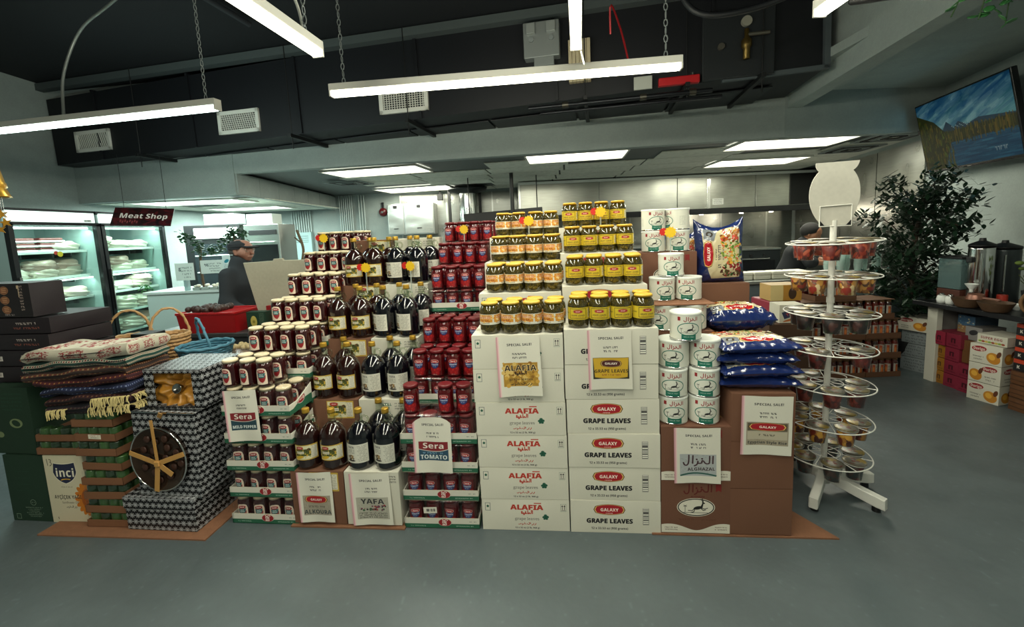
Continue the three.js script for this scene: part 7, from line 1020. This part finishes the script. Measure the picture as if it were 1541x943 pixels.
function handGeo(wrist, dir, palmN, s) {
  const z = dir.clone().normalize(), y = palmN.clone().normalize(), x = V(0, 0, 0).crossVectors(y, z).multiplyScalar(s), P = (a, b, c) => wrist.clone().addScaledVector(x, a).addScaledVector(y, b).addScaledVector(z, c), b = [[wrist.clone().addScaledVector(z, -0.04), 0.027, wrist, 0.026], [P(-0.02, 0, 0.03), 0.02, P(-0.026, 0, 0.075), 0.015], [P(0.02, 0, 0.03), 0.02, P(0.026, 0, 0.075), 0.015], [P(0, 0, 0.0), 0.024, P(0, 0, 0.075), 0.016]];
  [[-0.031, 0.056], [-0.0105, 0.068], [0.0105, 0.064], [0.031, 0.05]].forEach(([a, l]) => { const k = P(a, 0.004, 0.082), m = P(a * 1.05, -0.012, 0.082 + l * 0.5), t = P(a * 1.0, -0.036, 0.082 + l * 0.78); b.push([k, 0.0098, m, 0.009, 0.006], [m, 0.009, t, 0.0078, 0.006]); });
  const t0 = P(0.03, -0.004, 0.02), t1 = P(0.058, -0.014, 0.052), t2 = P(0.056, -0.026, 0.082); b.push([t0, 0.014, t1, 0.0105, 0.012], [t1, 0.0105, t2, 0.009, 0.006]);
  const c = P(0, 0, 0.06); return blob(b, 0.014, c.clone().addScalar(-0.12), c.clone().addScalar(0.12), 64);
}
function person(label, pos, turn, o) {
  const t = thing('person', label, 'person', pos, turn), skin = M(o.skin, 0.55), H = o.head;
  const bodyB = [[o.pelvis, 0.12, o.chest, 0.135], [o.chest, 0.135, o.neck0, 0.085], [o.neck0, 0.06, H.clone().add(V(0, -0.06, -0.01)), 0.052, 0.04]];
  for (const s of [-1, 1]) { const sh0 = o.chest.clone().add(V(s * 0.16, o.shoulder, 0)), el = o.elbow(s), wr = o.wrist(s); bodyB.push([sh0, 0.058, el, 0.043], [el, 0.043, wr, 0.029], [o.pelvis.clone().add(V(s * 0.08, -0.04, 0)), 0.088, V(s * 0.1, 0.48, 0.02), 0.062], [V(s * 0.1, 0.48, 0.02), 0.06, V(s * 0.1, 0.08, -0.02), 0.04], [V(s * 0.1, 0.05, -0.03), 0.042, V(s * 0.11, 0.035, 0.13), 0.034]); }
  const lo = V(-0.5, -0.02, -0.5), hi = V(0.5, 1.5, 0.6);
  const body = blob(bodyB, 0.06, lo, hi, 96), head = blob(headBones(H, o.pitch ?? 0), 0.045, H.clone().addScalar(-0.17), H.clone().addScalar(0.17), 84);
  const hands = [-1, 1].map((s) => handGeo(o.wrist(s), o.wrist(s).clone().sub(o.elbow(s)), V(0, 1, 0.2), s));
  part('body', merge([body, head, ...hands].map((g) => { g.setAttribute('uv', new THREE.BufferAttribute(new Float32Array(g.attributes.position.count * 2), 2)); return g; })), skin, t);
  const grow = (b, d) => b.map(([a, ra, c, rb, k]) => [a, ra + d, c, rb + d, k]);
  const arms = bodyB.filter((b, i) => i >= 3 && (i - 3) % 5 < 2), legs = bodyB.filter((b, i) => i >= 3 && (i - 3) % 5 >= 2 && (i - 3) % 5 < 4), feet = bodyB.filter((b, i) => i >= 3 && (i - 3) % 5 === 4);
  const sleeve = arms.map(([a, ra, c, rb], i) => i % 2 ? [a, ra, a.clone().lerp(c, o.sleeve ?? 0.93), rb + 0.004] : [a, ra, c, rb]);
  part('jacket', blob(grow([[o.pelvis.clone().add(V(0, -0.04, 0)), 0.13, o.chest, 0.14], [o.chest, 0.14, o.neck0, 0.075], ...sleeve, ...(o.collar ? [[o.neck0, 0.075, o.neck0.clone().add(V(0, 0.055, 0.012)), 0.068]] : [])], 0.018), 0.06, lo, hi, 100), M(o.jacket, 0.85), t);
  part('trousers', blob(grow(legs, 0.014), 0.06, lo, hi, 72), M(o.trousers ?? 0x1a1c20, 0.85), t); part('shoes', blob(grow(feet, 0.01), 0.02, V(-0.3, -0.02, -0.2), V(0.3, 0.2, 0.3), 56), M(0x111214, 0.5), t);
  return t;
}
{
  const H = V(0, 1.468, 0.03), t = person('man in dark jacket, flat cap and glasses standing in profile behind the counter', V(-2.75, 0, -4.33), 1.35, { skin: 0x8c6252, jacket: 0x171b20, head: H, pelvis: V(0, 0.86, -0.02), chest: V(0, 1.14, -0.01), neck0: V(0, 1.315, 0.0), shoulder: 0.09, elbow: (s) => V(s * 0.24, 0.96, 0.03), wrist: (s) => V(s * 0.2, 0.86, 0.25), collar: 1 });
  part('flat_cap', merge([new THREE.SphereGeometry(0.102, 24, 12, 0, 6.3, 0, 1.75).scale(1, 0.62, 1.16).translate(0, 1.512, 0.015), new THREE.CylinderGeometry(0.1, 0.1, 0.05, 24).scale(1, 1, 1.14).translate(0, 1.508, 0.012), rbox(0.15, 0.014, 0.08, 0.006, 2).rotateX(0.16).translate(0, 1.505, 0.14)]), M(0x14161a, 0.9), t);
  part('hair', new THREE.SphereGeometry(0.094, 20, 12, 2.4, 4.6, 1.3, 0.75).scale(0.98, 1.0, 1.08).translate(0, 1.475, 0.0), M(0x3c3a38, 0.9), t);
  const gl = [-1, 1].map((s) => new THREE.TorusGeometry(0.024, 0.0022, 6, 20).translate(s * 0.033, 1.478, 0.132)); gl.push(bar(V(-0.012, 1.482, 0.134), V(0.012, 1.482, 0.134), 0.002)); for (const s of [-1, 1]) gl.push(bar(V(s * 0.058, 1.484, 0.128), V(s * 0.086, 1.48, 0.02), 0.002)); part('glasses', merge(gl), M(0xb9b2a4, 0.3, { metalness: 0.7 }), t);
  for (const s of [-1, 1]) part('eye', new THREE.SphereGeometry(0.009, 10, 8), M(0x1c1512, 0.2), t, [s * 0.033, 1.474, 0.112]);
}
{
  const H = V(0, 1.36, 0.2), t = person('kitchen worker in dark clothes bending over behind the order counter', V(3.72, 0, -5.62), 0.9, { skin: 0x8f6248, jacket: 0x14161a, head: H, pitch: 0.55, pelvis: V(0, 0.84, -0.05), chest: V(0, 1.08, 0.08), neck0: V(0, 1.225, 0.14), shoulder: 0.06, elbow: (s) => V(s * 0.25, 1.0, 0.22), wrist: (s) => V(s * 0.16, 0.98, 0.42), sleeve: 0.15 });
  part('hair', new THREE.SphereGeometry(0.106, 20, 14, 0, 6.3, 0, 2.0).scale(0.95, 1, 1.06).rotateX(-0.25).translate(0, 1.385, 0.19), M(0x0d0b0a, 0.85), t);
  for (const s of [-1, 1]) part('eye', new THREE.SphereGeometry(0.009, 10, 8), M(0x1c1512, 0.2), t, [s * 0.033, 1.33, 0.29]);
}
renderer.render(scene, camera);
